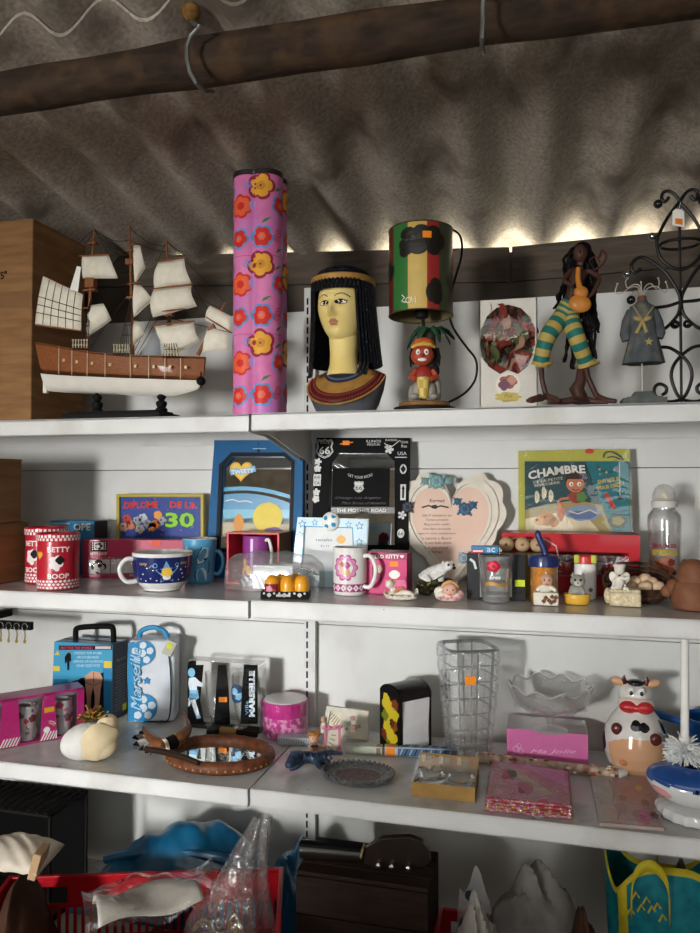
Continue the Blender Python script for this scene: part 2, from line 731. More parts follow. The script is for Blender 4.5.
# boards along the top of the back wall, a gap between them
def board(px0, px1, name):
    a, b = onY(px0, 240, .03), onY(px1, 240, .03)
    za, zb = (1.991 + .02 * b.x - .055 * (a.x - b.x), 1.985 + .02 * b.x) if name == 'trim_1' else (1.985 + .02 * a.x, 1.985 + .02 * b.x)
    m = MB()
    m.add([(a.x, .03, za - .085), (b.x, .03, zb - .085), (b.x, .03, zb), (a.x, .03, za), (a.x, .07, za - .085), (b.x, .07, zb - .085), (b.x, .07, zb), (a.x, .07, za)],
          [(0, 1, 2, 3), (7, 6, 5, 4), (3, 2, 6, 7), (0, 4, 5, 1), (1, 5, 6, 2), (0, 3, 7, 4)], board_mat)
    return struct(m.build(name, smooth=0))
board(-400, 509, 'trim_1')
board(512, 1250, 'trim_2')

# corrugated roof: eave sheet and, above its upper end, the next sheet
PER, AMP, SL = .151, .024, .155
def roof_sheet(name, y0, y1, dz, th=.006):
    x0, x1 = -2.6, 2.8
    nu = int((x1 - x0) / PER * 14)
    m = MB()
    def fn(top):
        def g(u, v):
            x = x0 + (x1 - x0) * u
            y = y0 + (y1 - y0) * v
            z = 2.044 - SL * y + AMP * math.cos(2 * PI * (x + .10) / PER) + dz + (th if top else 0)
            return (x, y, z)
        return g
    m.grid(fn(False), nu, 6, roof_mat)
    m.grid(fn(True), nu, 6, roof_mat)
    for v in (0, 1):
        m.grid(lambda u, w_: fn(w_ > .5)(u, v), nu, 2, roof_mat)
    return struct(m.build(name, recalc=False))
roof_sheet('ceiling_1', .24, -.768, 0)
roof_sheet('ceiling_2', -.62, -4.75, .009)

# log purlin under the roof
pts, rr = [], []
for i in range(60):
    x = -2.5 + 5.2 * i / 59
    pts.append((x, -.765 + .006 * math.sin(x * 2.2), 2.06 + .004 * math.sin(x * 3 + 1)))
    rr.append(.0335 + .002 * math.sin(x * 9) + .0015 * math.sin(x * 23))
struct(MB().tube(pts, rr, pole_mat, 18).build('beam'))

# steel hooks that tie the purlin to the roof
rust = mottled('#6b4a25', '#8c6a3a', scale=60, rough=.9)
steel = col('#6e6e6a', .45, .7)
def onRoof(px, py):
    d = ray(px, py)
    t = (2.05 + SL * -CAM[1] - CAM[2]) / (d[2] + SL * d[1])
    return Vector([CAM[i] + d[i] * t for i in range(3)])
def hook(px, py, path, label):
    a = onRoof(px, py)
    t = thing('roof_hook', label, 'hook', a)
    P = [a + Vector((0, 0, .02)), a + Vector((0, 0, -.012))] + [onY(u, v, Y) for u, v, Y in path]
    MB().tube([p - a for p in P], .0034, steel, 8).build('wire', t)
    MB().lathe([(.007, -.014), (.009, -.009), (.014, -.004), (.015, .006), (.011, .012)], rust, 14).build('washer', t)
hook(191, 13, [(199, 27, -.83), (191, 36, -.825), (187, 47, -.825), (187, 58, -.825), (190, 72, -.822), (196, 83, -.815), (204, 91, -.80), (213, 92, -.77)],
     'bent steel hook with a rusty washer, left of the two holding the log')
hook(484, -22, [(484, -8, -.83), (483, 8, -.825), (483, 24, -.825), (482, 38, -.822), (482, 48, -.81), (484, 53, -.78)],
     'bent steel hook at the top right of the roof log, above the lampshade')

# ------------------------------------------------------- the metal shelving
slot_m = col('#1c1c1c', .7)
wear = col('#5a4632', .8)
def shelf_unit(x0, x1, label, dz):
    t = thing('shelving_unit', label, 'shelving', (x0, 0, 0), group='white metal shelving bays along the back wall')
    L = x1 - x0
    zz = [1.865, 1.455, 1.06, .665, .27, .02]
    for i in range(5):
        MB().box((L / 2, .021, (zz[i] + zz[i + 1]) / 2), (L - .03, .014, zz[i] - zz[i + 1] - .002), panel_white).build('back_panel', t, smooth=0)
    for z in (Z1 + dz, Z2 + dz, Z3 + dz):
        m = MB()
        m.box((L / 2, -.203, z - .0021), (L - .004, .394, .003), shelf_top)
        m.box((L / 2, -.3985, z - .0175), (L - .004, .003, .035), white_metal)
        m.box((L / 2, -.39, z - .0345), (L - .004, .02, .002), white_metal)
        m.box((L / 2, -.014, z - .02), (L - .004, .003, .04), white_metal)
        m.build('shelf', t, smooth=0)
        for bx in (.006, L - .006):
            m = MB()
            with m.at(bx, 0, z - .003, rz=90):
                m.prism([(-.396, 0), (-.396, -.033), (-.30, -.036), (-.008, -.092), (-.008, 0)], -.001, .001, white_metal)
            m.build('bracket', t, smooth=0)
    m = MB().box((L / 2, -.315, .395), (L - .004, .61, .01), shelf_top).box((L / 2, -.617, .35), (L - .004, .006, .1), white_metal)
    m.build('base_shelf', t, smooth=0)
    return t
lb = shelf_unit(-1.0, -.001, 'left bay of the white metal shelving, its top shelf carrying the model ship', -.002)
rb = shelf_unit(.001, 1.0, 'right bay of the white metal shelving, its top shelf carrying the lamp and bust', 0)
def upright(x, par, px):
    m = MB()
    m.box((x - px, .006, .96), (.03, .02, 1.92), white_metal)
    z = .06
    while z < 1.9:
        for dx in (-.006,):
            m.box((x - px + dx, -.0042, z), (.0045, .001, .017), slot_m)
        z += .025
    return m.build('upright', par, smooth=0)
upright(.0, rb, .001)
upright(-1.0, lb, -1.0)
upright(1.0, rb, .001)
# ======================================================== top shelf, left
ORANGE = col('#e98a1e', .5)
cardboard = mottled('#7f5c3b', '#926d48', scale=22, rough=.85, lo=.35, hi=.65, bump=.1, dist=.001, stretch=(.4, .4, 3))
tape_brown = col('#7d5a38', .3, coat=.3)
ink = col('#1a1715', .6)
white_p = col('#e6e4de', .5)
white_gloss = col('#e9e7e1', .2, coat=.6)
cream = col('#d9cdb4', .6)

def carton(label, x0, x1, y0, y1, z0, z1, tape_z, group=None, mark=False):
    o = ((x0 + x1) / 2, (y0 + y1) / 2, z0)
    t = thing('cardboard_box', label, 'box', o, group=group)
    W_, D_, H_ = x1 - x0, y1 - y0, z1 - z0
    MB().box((0, 0, H_ / 2 - .0005), (W_, D_, H_ - .001), cardboard).build('carton', t, smooth=0, bevel=.003)
    m = MB()
    m.box((0, -D_ / 4 - .0005, H_ - .0003), (W_ + .001, D_ / 2 - .001, .003), cardboard).box((0, D_ / 4 + .0005, H_ - .0003), (W_ + .001, D_ / 2 - .001, .003), cardboard)
    m.build('top_flap', t, smooth=0)
    if tape_z:
        m = MB()
        a, b = tape_z
        m.box((0, 0, (a + b) / 2 - z0), (W_ + .0012, D_ + .0012, b - a), tape_brown)
        m.build('tape', t, smooth=0)
    if mark:
        m = MB(warp=lambda u, v, h: (u, -D_ / 2 - h, v))
        u0 = onY(6, 275, y0).x - o[0]
        v0 = onY(6, 275, y0).z - z0
        m.text(u0 - .006, v0, '5"', .018, ink, rot=.1, bold=.03)
        m.build('handwriting', t, smooth=0)
    return t
carton('big brown cardboard box on the top shelf behind the model ship', -.99, onY(31, 400, -.325).x, -.325, -.12, Z1 - .0015, 2.036, (onY(20, 307, -.325).z, onY(20, 291, -.325).z), mark=True)

# ---------------------------------------------------------- model sailing ship
Ys = -.345
sh_o = onY(122, 412, Ys); sh_o.z = Z1
sh_o.z = Z1 - .0018
ship = thing('model_ship', 'model three-masted sailing ship with cream sails on a black stand', 'model ship', sh_o)
SW = plane_canvas(Ys, sh_o)
def S(px, py, dy=0):
    p = onY(px, py, Ys + dy)
    return p - sh_o
hull_w = wood('#6b3b1d', '#8a5128', 60, .5, (2, 8, 8), .1)
mast_w = wood('#6d4124', '#8b5630', 60, .45, (6, 6, 1))
keel_white = col('#d8d3c8', .35, coat=.2)
sail_c = mottled('#cfc8b6', '#ded8c8', scale=60, rough=.9, lo=.3, hi=.7, bump=.2, dist=.001)
thread = col('#2e241c', .9)
decay = col('#c9bd9f', .7)
def hull_section(pts_top, pts_bot, beam, power, m, name, dz=0):
    n = len(pts_top)
    mb = MB()
    K = 7
    rows = []
    for i in range(n):
        a, b = S(*pts_top[i]), S(*pts_bot[i])
        row = []
        for j in range(-K, K + 1):
            q = abs(j) / K
            s_ = 1 if j >= 0 else -1
            x = b.x + (a.x - b.x) * q
            z = b.z + (a.z - b.z) * q
            row.append((x, s_ * beam[i] * (q ** power), z))
        rows.append(row)
    vs = [p for r in rows for p in r]
    W_ = 2 * K + 1
    fs = []
    for i in range(n - 1):
        for j in range(W_ - 1):
            fs.append((i * W_ + j, i * W_ + j + 1, (i + 1) * W_ + j + 1, (i + 1) * W_ + j))
        fs.append((i * W_, (i + 1) * W_, (i + 1) * W_ + W_ - 1, i * W_ + W_ - 1))
    fs.append(tuple(range(W_)))
    fs.append(tuple((n - 1) * W_ + j for j in range(W_)))
    mb.add(vs, fs, m)
    return mb
N_ = 13
def lerp_poly(poly, t):
    L_ = len(poly) - 1
    q = min(L_ - 1e-6, t * L_)
    i = int(q)
    f = q - i
    return (poly[i][0] * (1 - f) + poly[i + 1][0] * f, poly[i][1] * (1 - f) + poly[i + 1][1] * f)
top_line = [(42, 344), (60, 347), (80, 351), (105, 355), (130, 357), (155, 357.5), (180, 357.5), (205.5, 357)]
mid_line = [(47, 374.5), (60, 376), (80, 377.5), (105, 378.5), (130, 379.5), (155, 380), (180, 380.5), (203.5, 380)]
bot_line = [(48, 391), (62, 392.5), (80, 393.5), (105, 394.5), (130, 395.5), (155, 396), (178, 396), (198, 389)]
bm_ = [.024, .028, .031, .033, .034, .034, .033, .031, .029, .026, .021, .014, .003]
ts = [i / (N_ - 1) for i in range(N_)]
hu = hull_section([lerp_poly(top_line, t) for t in ts], [lerp_poly(mid_line, t) for t in ts], bm_, .12, hull_w, 'h')
hull = hu.build('hull', ship, smooth=50)
lo = hull_section([lerp_poly(mid_line, t) for t in ts], [lerp_poly(bot_line, t) for t in ts], [b * .97 for b in bm_], .55, keel_white, 'k')
lo.box(((S(46, 384).x), 0, S(46, 384).z), (.010, .008, .042), keel_white)
lo.build('lower_hull', ship, smooth=50)
m = MB()
m.tube([S(*lerp_poly(mid_line, t), 0) + Vector((0, -b * .99 - .0005, 0)) for t, b in zip(ts, bm_)], .0012, thread, 6)
m.tube([S(*lerp_poly(top_line, t), 0) + Vector((0, -b - .0005, -.003)) for t, b in zip(ts, bm_)], .0015, wood('#432312', '#5a3019', 60), 6)
m.build('wale', hull)
for px in (77, 92, 106, 122, 144, 160, 174, 187):
    t = (px - 45) / 160
    m = MB()
    b = bm_[min(12, int(t * 12))]
    a, c = S(*lerp_poly(top_line, t)), S(*lerp_poly(mid_line, t))
    m.tube([(a.x, -b - .001, a.z), (a.x, -b - .001, c.z)], .0008, decay, 5)
    m.build('batten', hull)
    m = MB()
    m.box((a.x + .012, -b * .995, (a.z + c.z) / 2), (.006, .003, .006), col('#b99b6a', .4, .4))
    m.build('gun_port', hull)
m = MB()
m.ball(S(201, 381, -.012), .010, black, 12, 8)
m.tube([S(201, 372, -.016), S(201, 388, -.016)], .0015, black, 6)
m.build('anchor', hull)
# stand
m = MB()
a, b = S(73, 412), S(170, 412)
m.box(((a.x + b.x) / 2, 0, .006), (b.x - a.x, .09, .012), black)
m.box(((a.x + b.x) / 2, 0, .014), (b.x - a.x - .02, .07, .006), black)
m.build('stand_board', ship, smooth=0, bevel=.002)
for px in (97.5, 161.5):
    p = S(px, 400)
    m = MB()
    top = S(px, 391).z
    H = top - .016
    with m.at(p.x, 0, .016):
        m.lathe([(.013, 0), (.013, H * .12), (.009, H * .2), (.012, H * .35), (.012, H * .45), (.006, H * .55), (.010, H * .68), (.010, H * .76), (.005, H * .85), (.006, H + .003)], black, 16)
    m.build('stand_post', ship)
# masts, yards
yard = lambda mb, a, b, r=.0022: mb.tube([a, (a + b) / 2, b], [r * .6, r, r * .6], mast_w, 6)
def mast(pts, r0, yards, name='mast'):
    mb = MB()
    P = [S(*p) for p in pts]
    mb.tube([P[0], (P[0] + P[1]) / 2, P[1]], [r0, r0 * .85, r0 * .45], mast_w, 8)
    for f, h, w_, hh in yards:
        c = P[0].lerp(P[1], f)
        mb.box(c, (w_, .014, hh), mast_w)
    return mb.build(name, ship)
mast([(87, 352), (94, 229)], .0042, [(.50, 0, .03, .004), (.56, 0, .022, .022), (.62, 0, .028, .003), (.88, 0, .02, .004)])
mast([(133, 358), (129.6, 225)], .0042, [(.45, 0, .02, .004), (.72, 0, .018, .012), (.8, 0, .016, .003)])
mast([(170.5, 358), (166.7, 240)], .0042, [(.36, 0, .02, .004), (.53, 0, .022, .022), (.60, 0, .026, .003), (.80, 0, .012, .01)])
m = MB()
a, b = S(198, 355, -.002), S(225.5, 302, -.002)
m.tube([a, (a + b) / 2, b], [.0045, .004, .002], mast_w, 8)
m.box((a + b) / 2, (.016, .012, .006), mast_w, ry=-25)
m.build('bowsprit', ship)
for (p, q, d) in (((79, 256), (110, 254.5), -.008), ((76, 309), (104, 306), .0), ((157, 262), (186, 257), -.012), ((152, 289), (193, 284), -.014), ((150, 312), (186, 309), -.014), ((153, 325), (195, 321), -.014),
                  ((35, 325), (82, 331), -.002), ((43, 276), (83, 295), -.002), ((206, 317), (232, 333), -.008), ((127, 246), (137, 244), -.004), ((127, 284), (140, 282), -.004)):
    m = MB()
    yard(m, S(*p, d), S(*q, d))
    m.build('spar', ship)
def sail(q, bulge, dy=0, n=9, grid_lines=False, bx=0):
    q = [S(p[0], p[1], dy) for p in q]
    def fn(u, v):
        a = q[3].lerp(q[2], u)
        b = q[0].lerp(q[1], u)
        p = a.lerp(b, v)
        s_ = 16 * u * (1 - u) * v * (1 - v) * .25 + .75 * math.sin(PI * v)
        return p + Vector((bx * s_, -bulge * s_, 0))
    mb = MB()
    mb.grid(fn, n, n, sail_c)
    if grid_lines:
        for i in (1, 2, 3, 4, 5):
            mb.tube([fn(i / 6, j / 8) + Vector((0, -.0008, 0)) for j in range(9)], .0005, thread, 4)
            if i < 4:
                mb.tube([fn(j / 8, (i * .5 + .2) / 3) + Vector((0, -.0008, 0)) for j in range(9)], .0005, thread, 4)
    mb.tube([fn(0, j / 8) for j in range(9)] + [fn(j / 8, 1) for j in range(1, 9)] + [fn(1, 1 - j / 8) for j in range(1, 9)] + [fn(1 - j / 8, 0) for j in range(1, 8)], .0007, sail_c, 4, close=True)
    return mb.build('sail', ship, recalc=False, solid=.0008)
sail([(43.3, 276.5), (82.6, 295), (81, 330), (35.4, 323.6)], .004, -.003, grid_lines=True)
sail([(82.6, 256), (108, 255), (117.5, 278), (83, 278)], .012, -.006, bx=.006)
sail([(89, 306), (103, 304), (111, 320), (87, 337)], .014, -.002, bx=.008)
sail([(134, 246), (140, 246), (145, 268), (135, 283)], .014, -.002, bx=.006)
sail([(134.5, 285), (141, 286), (152.5, 300), (134, 317)], .016, -.002, bx=.006)
sail([(134, 321), (138, 322), (145, 335), (134, 345)], .014, -.002, bx=.005)
sail([(158.6, 263), (184, 259), (191, 283), (154.5, 288)], .012, -.008)
sail([(154, 290), (191, 286), (196.5, 306), (153, 317)], .016, -.010)
sail([(155, 327), (194, 322), (199.5, 341), (172, 356)], .016, -.010)
sail([(210, 306), (231.5, 317), (230, 332), (205.7, 320)], .008, -.004)
sail([(209, 327), (228, 334), (228, 349), (203, 352)], .008, -.004)
m = MB()
grey_sail = col('#8d8f92', .8)
q = [S(158.6, 327, .004), S(161, 357, .004), S(136, 358, .004)]
m.add(q, [(0, 1, 2)], grey_sail)
m.build('staysail', ship, solid=.0008)
# rigging
m = MB()
def rope(*pp, r=.0008, sag=0):
    P = [S(a, b, d) for a, b, d in pp]
    if sag:
        a, b = P
        P = [a.lerp(b, i / 8) + Vector((0, 0, -sag * 4 * (i / 8) * (1 - i / 8))) for i in range(9)]
    m.tube(P, r, thread, 4)
rope((94, 229, 0), (129.6, 240, 0), sag=.012)
rope((94, 229, 0), (129.6, 256, 0), sag=.012)
rope((129.6, 227, 0), (166.7, 246, 0), sag=.012)
rope((129.6, 240, 0), (166.7, 252, 0), sag=.004)
rope((94, 229, 0), (43, 277, 0))
rope((94, 229, 0), (80, 256, 0)); rope((94, 229, 0), (109, 254, 0))
rope((166.7, 241, 0), (157, 262, -.01)); rope((166.7, 241, 0), (186, 257, -.01))
rope((166.7, 241, 0), (225, 302, 0)); rope((168, 285, 0), (222, 309, 0)); rope((169, 318, 0), (232, 333, 0)); rope((193, 284, 0), (215, 322, 0))
rope((168, 300, 0), (136, 356, 0)); rope((168, 285, 0), (134, 352, 0)); rope((131, 290, 0), (90, 348, 0))
for bx, by, mx, my, w_ in ((81, 350, 90.5, 300, 13), (124, 355, 131, 295, 13), (171, 357, 168.8, 312, 16)):
    for i in range(6):
        u = bx - w_ / 2 + w_ * i / 5
        rope((u, by, -.030), (mx, my, -.003))
    for j in range(1, 5):
        f = j / 6
        rope((bx - w_ / 2 * (1 - f) + (mx - bx) * f, by + (my - by) * f, -.030 + .027 * f), (bx + w_ / 2 * (1 - f) + (mx - bx) * f, by + (my - by) * f, -.030 + .027 * f))
m.build('rigging', ship)
for bx, by, w_ in ((80, 349, 14), (121, 354, 14), (172, 357, 16)):
    m = MB()
    for i in range(6):
        u = bx - w_ / 2 + w_ * i / 5
        m.tube([S(u, by - 9, -.030), S(u, by, -.034)], .0010, decay, 5)
        m.ball(S(u, by - 9, -.030), .0022, decay, 8, 6)
        m.ball(S(u, by, -.034), .0024, thread, 8, 6)
    m.tube([S(bx - w_ / 2 - 1, by - 4, -.032), S(bx + w_ / 2 + 1, by - 4, -.032)], .0008, decay, 5)
    m.build('deadeye_rail', ship)
m = MB()
m.add([S(81, 267, -.012), S(77, 266, -.012), S(70, 289, -.012), S(78, 292, -.012)], [(0, 1, 2, 3)], white_p)
m.build('price_tag', ship, smooth=0, solid=.0006)

# -------------------------------------------------- pink flowered lobed column
pc = onY(260, 412, -.335); pc.z = Z1
k = kof(pc)
PK = thing('floral_tower', 'tall pink flower-printed lobed tower with a dark top plate and knob', 'ornament', pc, face_cam(pc))
Hc = (onY(260, 184, -.335).z - Z1) / k
pink = mottled('#c8639c', '#d982b2', scale=18, rough=.35, lo=.3, hi=.7, bump=0, coat=.4, c3='#b874b8', scale2=9)
RL = 27.0
def lobR(t, z=0):
    c = abs(math.cos(2 * (t + PI / 2 - math.radians(28))))
    return .80 + .24 * c ** .7
m = MB(k)
m.lathe([(RL, 0), (RL, Hc)], pink, 96, rfn=lambda t, z: lobR(t))
m.build('printed_sleeve', PK, smooth=60)
def lobwarp(u, v, h):
    t = u / RL
    r = RL * lobR(t - PI / 2) + h + .06
    return (r * math.sin(t), -r * math.cos(t), v)
red, orng, yel, blu, grn, dred = col('#c8302c', .35), col('#e2603a', .35), col('#e0a03a', .35), col('#5a8fc6', .35), col('#3f7d3a', .35), col('#8f2a3c', .35)
m = MB(k, lobwarp)
per = 77.0
def flower(u, v, r, outer, mid, core, lobes=5, ph=0):
    r *= 1.22
    m.blob(u, v, r, outer, 1, 30, .13, lobes, ph)
    m.blob(u, v, r * .80, mid, 2, 30, .13, lobes, ph)
    m.blob(u, v, r * .34, core, 3, 20, .1, lobes, ph)
    m.disc(u, v, r * .1, outer, 4, 8)
for rep in range(-1, 3):
    vb = Hc - 8 - rep * per
    for (du, dv, what) in ((0, -4, 'Y'), (-21, -23, 'R'), (21, -22, 'B'), (-23, -55, 'B'), (1, -54, 'C'), (19, -50, 's'), (-15, -3, 'b'), (-9, -22, 'p'), (6, -38, 'l'), (19, -6, 'l'), (20, -66, 'l'), (-3, -36, 't'), (43, -10, 'Y'), (-44, -40, 'R'), (46, -50, 'C'), (-40, -5, 'B')):
        u, v = du, vb + dv
        if not (10 < v < Hc - 8):
            continue
        if what == 'Y':
            flower(u, v, 10.5, dred, yel, col('#c58a2c', .4), 5, rep)
        elif what == 'R':
            flower(u, v, 9, red, orng, red, 6, 1)
        elif what == 'B':
            flower(u, v, 8, blu, red, orng, 5, .5)
        elif what == 'C':
            flower(u, v, 9, blu, red, orng, 6, .2)
        elif what == 's':
            m.spiral(u, v, 5, .9, red, 1); m.spiral(u - 3, v - 5, 4, .9, red, 1, ph=2)
        elif what == 'b':
            m.spiral(u, v, 4.5, .9, blu, 1); m.spiral(u + 7, v, 3.5, .9, blu, 1, ph=2)
        elif what == 'p':
            m.blob(u, v, 3.5, col('#a98bc8', .4), 1, 16, .15, 4, rv=6)
        elif what == 'l':
            m.pp([(u - 5, v - 3), (u - 1, v - 1.5), (u + 5, v + 3), (u + 1, v + 2.5), (u - 3, v + 1)], grn, 1)
        elif what == 't':
            m.line([(u - 5, v + 2), (u - 2, v), (u, v + 2), (u + 2, v)], .9, blu, 1)
m.build('flower_print', PK, smooth=0, recalc=False)
seam = MB(k, lobwarp)
for v in (Hc - 80, Hc - 157):
    seam.line([(-60 + i * 3, v) for i in range(41)], .5, col('#a8457e', .5), 1)
seam.build('seam', PK, smooth=0, recalc=False)
m = MB(k)
m.lathe([(RL * 1.0, Hc), (RL * 1.02, Hc + .5), (RL * 1.02, Hc + 5), (RL * .98, Hc + 5.5)], col('#2a2422', .4, .3), 96, rfn=lambda t, z: lobR(t))
m.build('top_plate', PK, smooth=40)
m = MB(k)
m.lathe([(4.5, Hc + 5.5), (4.5, Hc + 10), (3.6, Hc + 10.5), (3.6, Hc + 16), (2.6, Hc + 18)], black, 16)
m.build('knob', PK)

# --------------------------------------------------------- Egyptian queen bust
bp = onY(343, 410, -.345); bp.z = Z1 + .0002
k = kof(bp) * 1.03
bust = thing('bust', 'painted Egyptian queen bust with black braided wig and gold collar', 'bust', bp, math.radians(-9))
gold = mottled('#9a7236', '#b88a48', scale=40, rough=.4, lo=.3, hi=.7, bump=0, metal=.25)
skin_y = mottled('#d8be72', '#e6d08c', scale=14, rough=.45, lo=.3, hi=.7, bump=.05, coat=.15)
wig = mottled('#0c0d11', '#4a4f5e', scale=260, rough=.4, lo=.58, hi=.72, bump=.3, dist=.002)
grey_s = col('#4f5155', .7)
m = MB(k)
# shoulders: oval, collar lower in front
maroon = col('#4a1d1a', .5, bump=.6, scale=300)
navy_c = col('#2a2f3c', .5)
# (radius, height at the sides, drop in front, material above the ring)
rings = [(29, 0, 0, grey_s), (33, 7, .05, grey_s), (37.5, 20, .35, grey_s), (40, 33, .92, gold), (39.2, 35, .94, maroon), (35.5, 37, .94, maroon), (31.5, 39, .92, gold), (30, 39.6, .92, gold), (25.5, 41, .9, gold), (22, 42.5, .86, navy_c), (16.5, 45, .8, navy_c), (14.5, 46, .8, skin_y), (13, 48, .7, skin_y)]
def ringpt(r, z, tl, t):
    x, y = r * math.cos(t), r * .74 * math.sin(t)
    return (x + 2, y + 4, max(0, z + y * (tl if y < 0 else .3)))
def bustring():
    seg = 56
    V, Fs, Ms = [], [], []
    for (r, z, tl, _) in rings:
        V += [ringpt(r, z, tl, 2 * PI * i / seg) for i in range(seg)]
    for j in range(len(rings) - 1):
        for i in range(seg):
            a, b = j * seg + i, j * seg + (i + 1) % seg
            Fs.append((a, b, b + seg, a + seg)); Ms.append(rings[j][3])
    Fs.append(tuple(range(seg))[::-1]); Ms.append(grey_s)
    Fs.append(tuple((len(rings) - 1) * seg + i for i in range(seg))); Ms.append(skin_y)
    m.add(V, Fs, Ms)
bustring()
shoulders = m.build('shoulders', bust, smooth=50)
# beads on the collar
m = MB(k)
for row, (r, z, tl) in enumerate(((40, 34, .93), (37.3, 36.2, .94), (33.2, 38.2, .93), (19.5, 43.8, .83))):
    for i in range(44):
        p = ringpt(r, z, tl, -PI + PI * i / 43)
        m.ball((p[0], p[1] - .3, p[2] + .2), 1.0, (gold, col('#8a3a30', .4), col('#8a3a30', .4), col('#56607a', .4))[row], 6, 4)
m.build('collar_pattern', shoulders)
# neck
m = MB(k)
m.tube([(0, 3, 38), (0, 2.5, 48), (0, 2.5, 58), (0, 3, 70), (0, 4, 84)], [17, 14.2, 13.6, 14.6, 16], skin_y, 28)
neck = m.build('neck', bust)
# head with modelled features
def g(x, z, cx, cz, sx, sz):
    return math.exp(-((x - cx) / sx) ** 2 - ((z - cz) / sz) ** 2)
def headfn(u, v):
    th = -PI / 2 + (u - .5) * 2 * PI       # u=.5 is the front
    ph = -PI / 2 + PI * v
    z = 104 + 36 * math.sin(ph)
    wz = 24 * math.cos(ph) ** .8 if math.cos(ph) > 0 else 0
    if z < 100:
        wz *= 1 - .16 * ((100 - z) / 34)
    x = wz * math.cos(th)
    y = 1.13 * wz * math.sin(th)
    if y < 0:
        f = 0
        f += 6.6 * g(x, z, 0, 93.5, 3.2, 3.6) + 3.6 * g(x, z, 0, 99, 2.4, 6)      # nose
        f += 1.2 * g(x, z, 3.4, 92, 1.8, 1.8) + 1.2 * g(x, z, -3.4, 92, 1.8, 1.8)  # nostrils
        f -= 2.6 * g(x, z, 8.4, 103, 5, 3.4) + 2.6 * g(x, z, -8.4, 103, 5, 3.4)    # sockets
        f += 1.5 * g(x, z, 8, 108.5, 7, 2) + 1.5 * g(x, z, -8, 108.5, 7, 2)        # brows
        f += 2.3 * g(x, z, 0, 86.6, 4.6, 1.3) + 2.1 * g(x, z, 0, 83.6, 3.8, 1.5)   # lips
        f -= 1.1 * g(x, z, 0, 85.1, 5.5, .7)
        f -= 1.0 * g(x, z, 0, 80.3, 5, 1.6)
        f += 2.6 * g(x, z, 0, 74, 6, 4)                                            # chin
        f += 1.1 * g(x, z, 12, 94, 6, 6) + 1.1 * g(x, z, -12, 94, 6, 6)            # cheeks
        y -= f
    return (x, y, z)
m = MB(k)
lipm = col('#a8745a', .4)
def hm(i, j):
    u = (i + .5) / 128; v = (j + .5) / 99
    p = headfn(u, v)
    if p[1] < -8 and abs(p[0]) < 5.4 - abs(p[2] - 85.1) * .9 and 82.6 < p[2] < 87.8:
        return lipm
    return skin_y
m.grid(headfn, 128, 100, skin_y, closeu=True, mfn=hm)
head = m.build('head', bust, smooth=0)
for p_ in head.data.polygons:
    p_.use_smooth = True
eye_w, eye_d, kohl = col('#e9e2c8', .3), col('#1a120c', .2, coat=.5), col('#231a12', .5)
def facept(x, z, off):
    # nearest surface point in front
    best = min(((abs(px_ - x) + abs(pz_ - z), py_) for (px_, py_, pz_) in _face), key=lambda q: q[0])
    return (x, best[1] - off, z)
_face = [headfn(u / 160, v / 120) for u in range(40, 121) for v in range(30, 100)]
for sx in (-1, 1):
    m = MB(k, lambda u, v, h: facept(u, v, h + .22))
    cx, cz = 8.6 * sx, 103
    alm = [(cx + 4.9 * math.cos(t), cz + (2.1 if math.sin(t) > 0 else 1.5) * math.sin(t)) for t in [2 * PI * i / 20 for i in range(20)]]
    big = [(cx + 5.6 * math.cos(t), cz + (2.9 if math.sin(t) > 0 else 2.1) * math.sin(t)) for t in [2 * PI * i / 20 for i in range(20)]]
    def fan(P, mm, h):
        m.add([m.warp(cx, cz, h * .3)] + [m.warp(a, b, h * .3) for a, b in P], [(0, 1 + i, 1 + (i + 1) % len(P)) for i in range(len(P))], mm)
    fan(big, kohl, .4); fan(alm, eye_w, .9)
    fan([(cx - .3 + 2.0 * math.cos(t), cz + .1 + 1.9 * math.sin(t)) for t in [2 * PI * i / 16 for i in range(16)]], eye_d, 1.4)
    m.line([(cx + 4.6 * sx, cz), (cx + 7.5 * sx, cz + .6)], .8, kohl, 30)
    m.build('eye', head, smooth=0, recalc=False)
    m = MB(k, lambda u, v, h: facept(u, v, h + .25))
    m.line([(cx + a * sx, 109.6 + b) for a, b in ((-5, -1.6), (-3, .4), (0, 1.5), (3, 1.3), (6, -.4), (8, -2))], .8, kohl, 1)
    m.build('eyebrow', head, smooth=0, recalc=False)
# wig
m = MB(k)
m.lathe([(29.9, 117), (30.2, 119), (29.6, 126), (25.5, 133), (17, 138.5), (7, 141), (.01, 141.4)], wig, 40, sy=1.02, cap=False)
def sidefn(u, v):
    t = math.radians(-90 + 47 + 266 * u)
    z = 118 - 72 * v
    r = 29.5 + 4.5 * v ** 1.5
    return (r * math.cos(t) + 1.5 * v, r * math.sin(t) * .95 + 3 * v, z)
m.grid(sidefn, 30, 8, wig)
def braid(P, r=1.75, seg=6, bead=2.2):
    out, rad = [], []
    P = [Vector(p) for p in P]
    Ls = [0]
    for a, b in zip(P, P[1:]):
        Ls.append(Ls[-1] + (b - a).length)
    n = max(4, int(Ls[-1] / bead) * 2)
    for i in range(n + 1):
        d = Ls[-1] * i / n
        j = max(q for q in range(len(P)) if Ls[q] <= d + 1e-6)
        j = min(j, len(P) - 2)
        out.append(P[j].lerp(P[j + 1], (d - Ls[j]) / max(1e-6, Ls[j + 1] - Ls[j])))
        rad.append(r * (1.0 if i % 2 else .72))
    m.tube(out, rad, wig, seg)
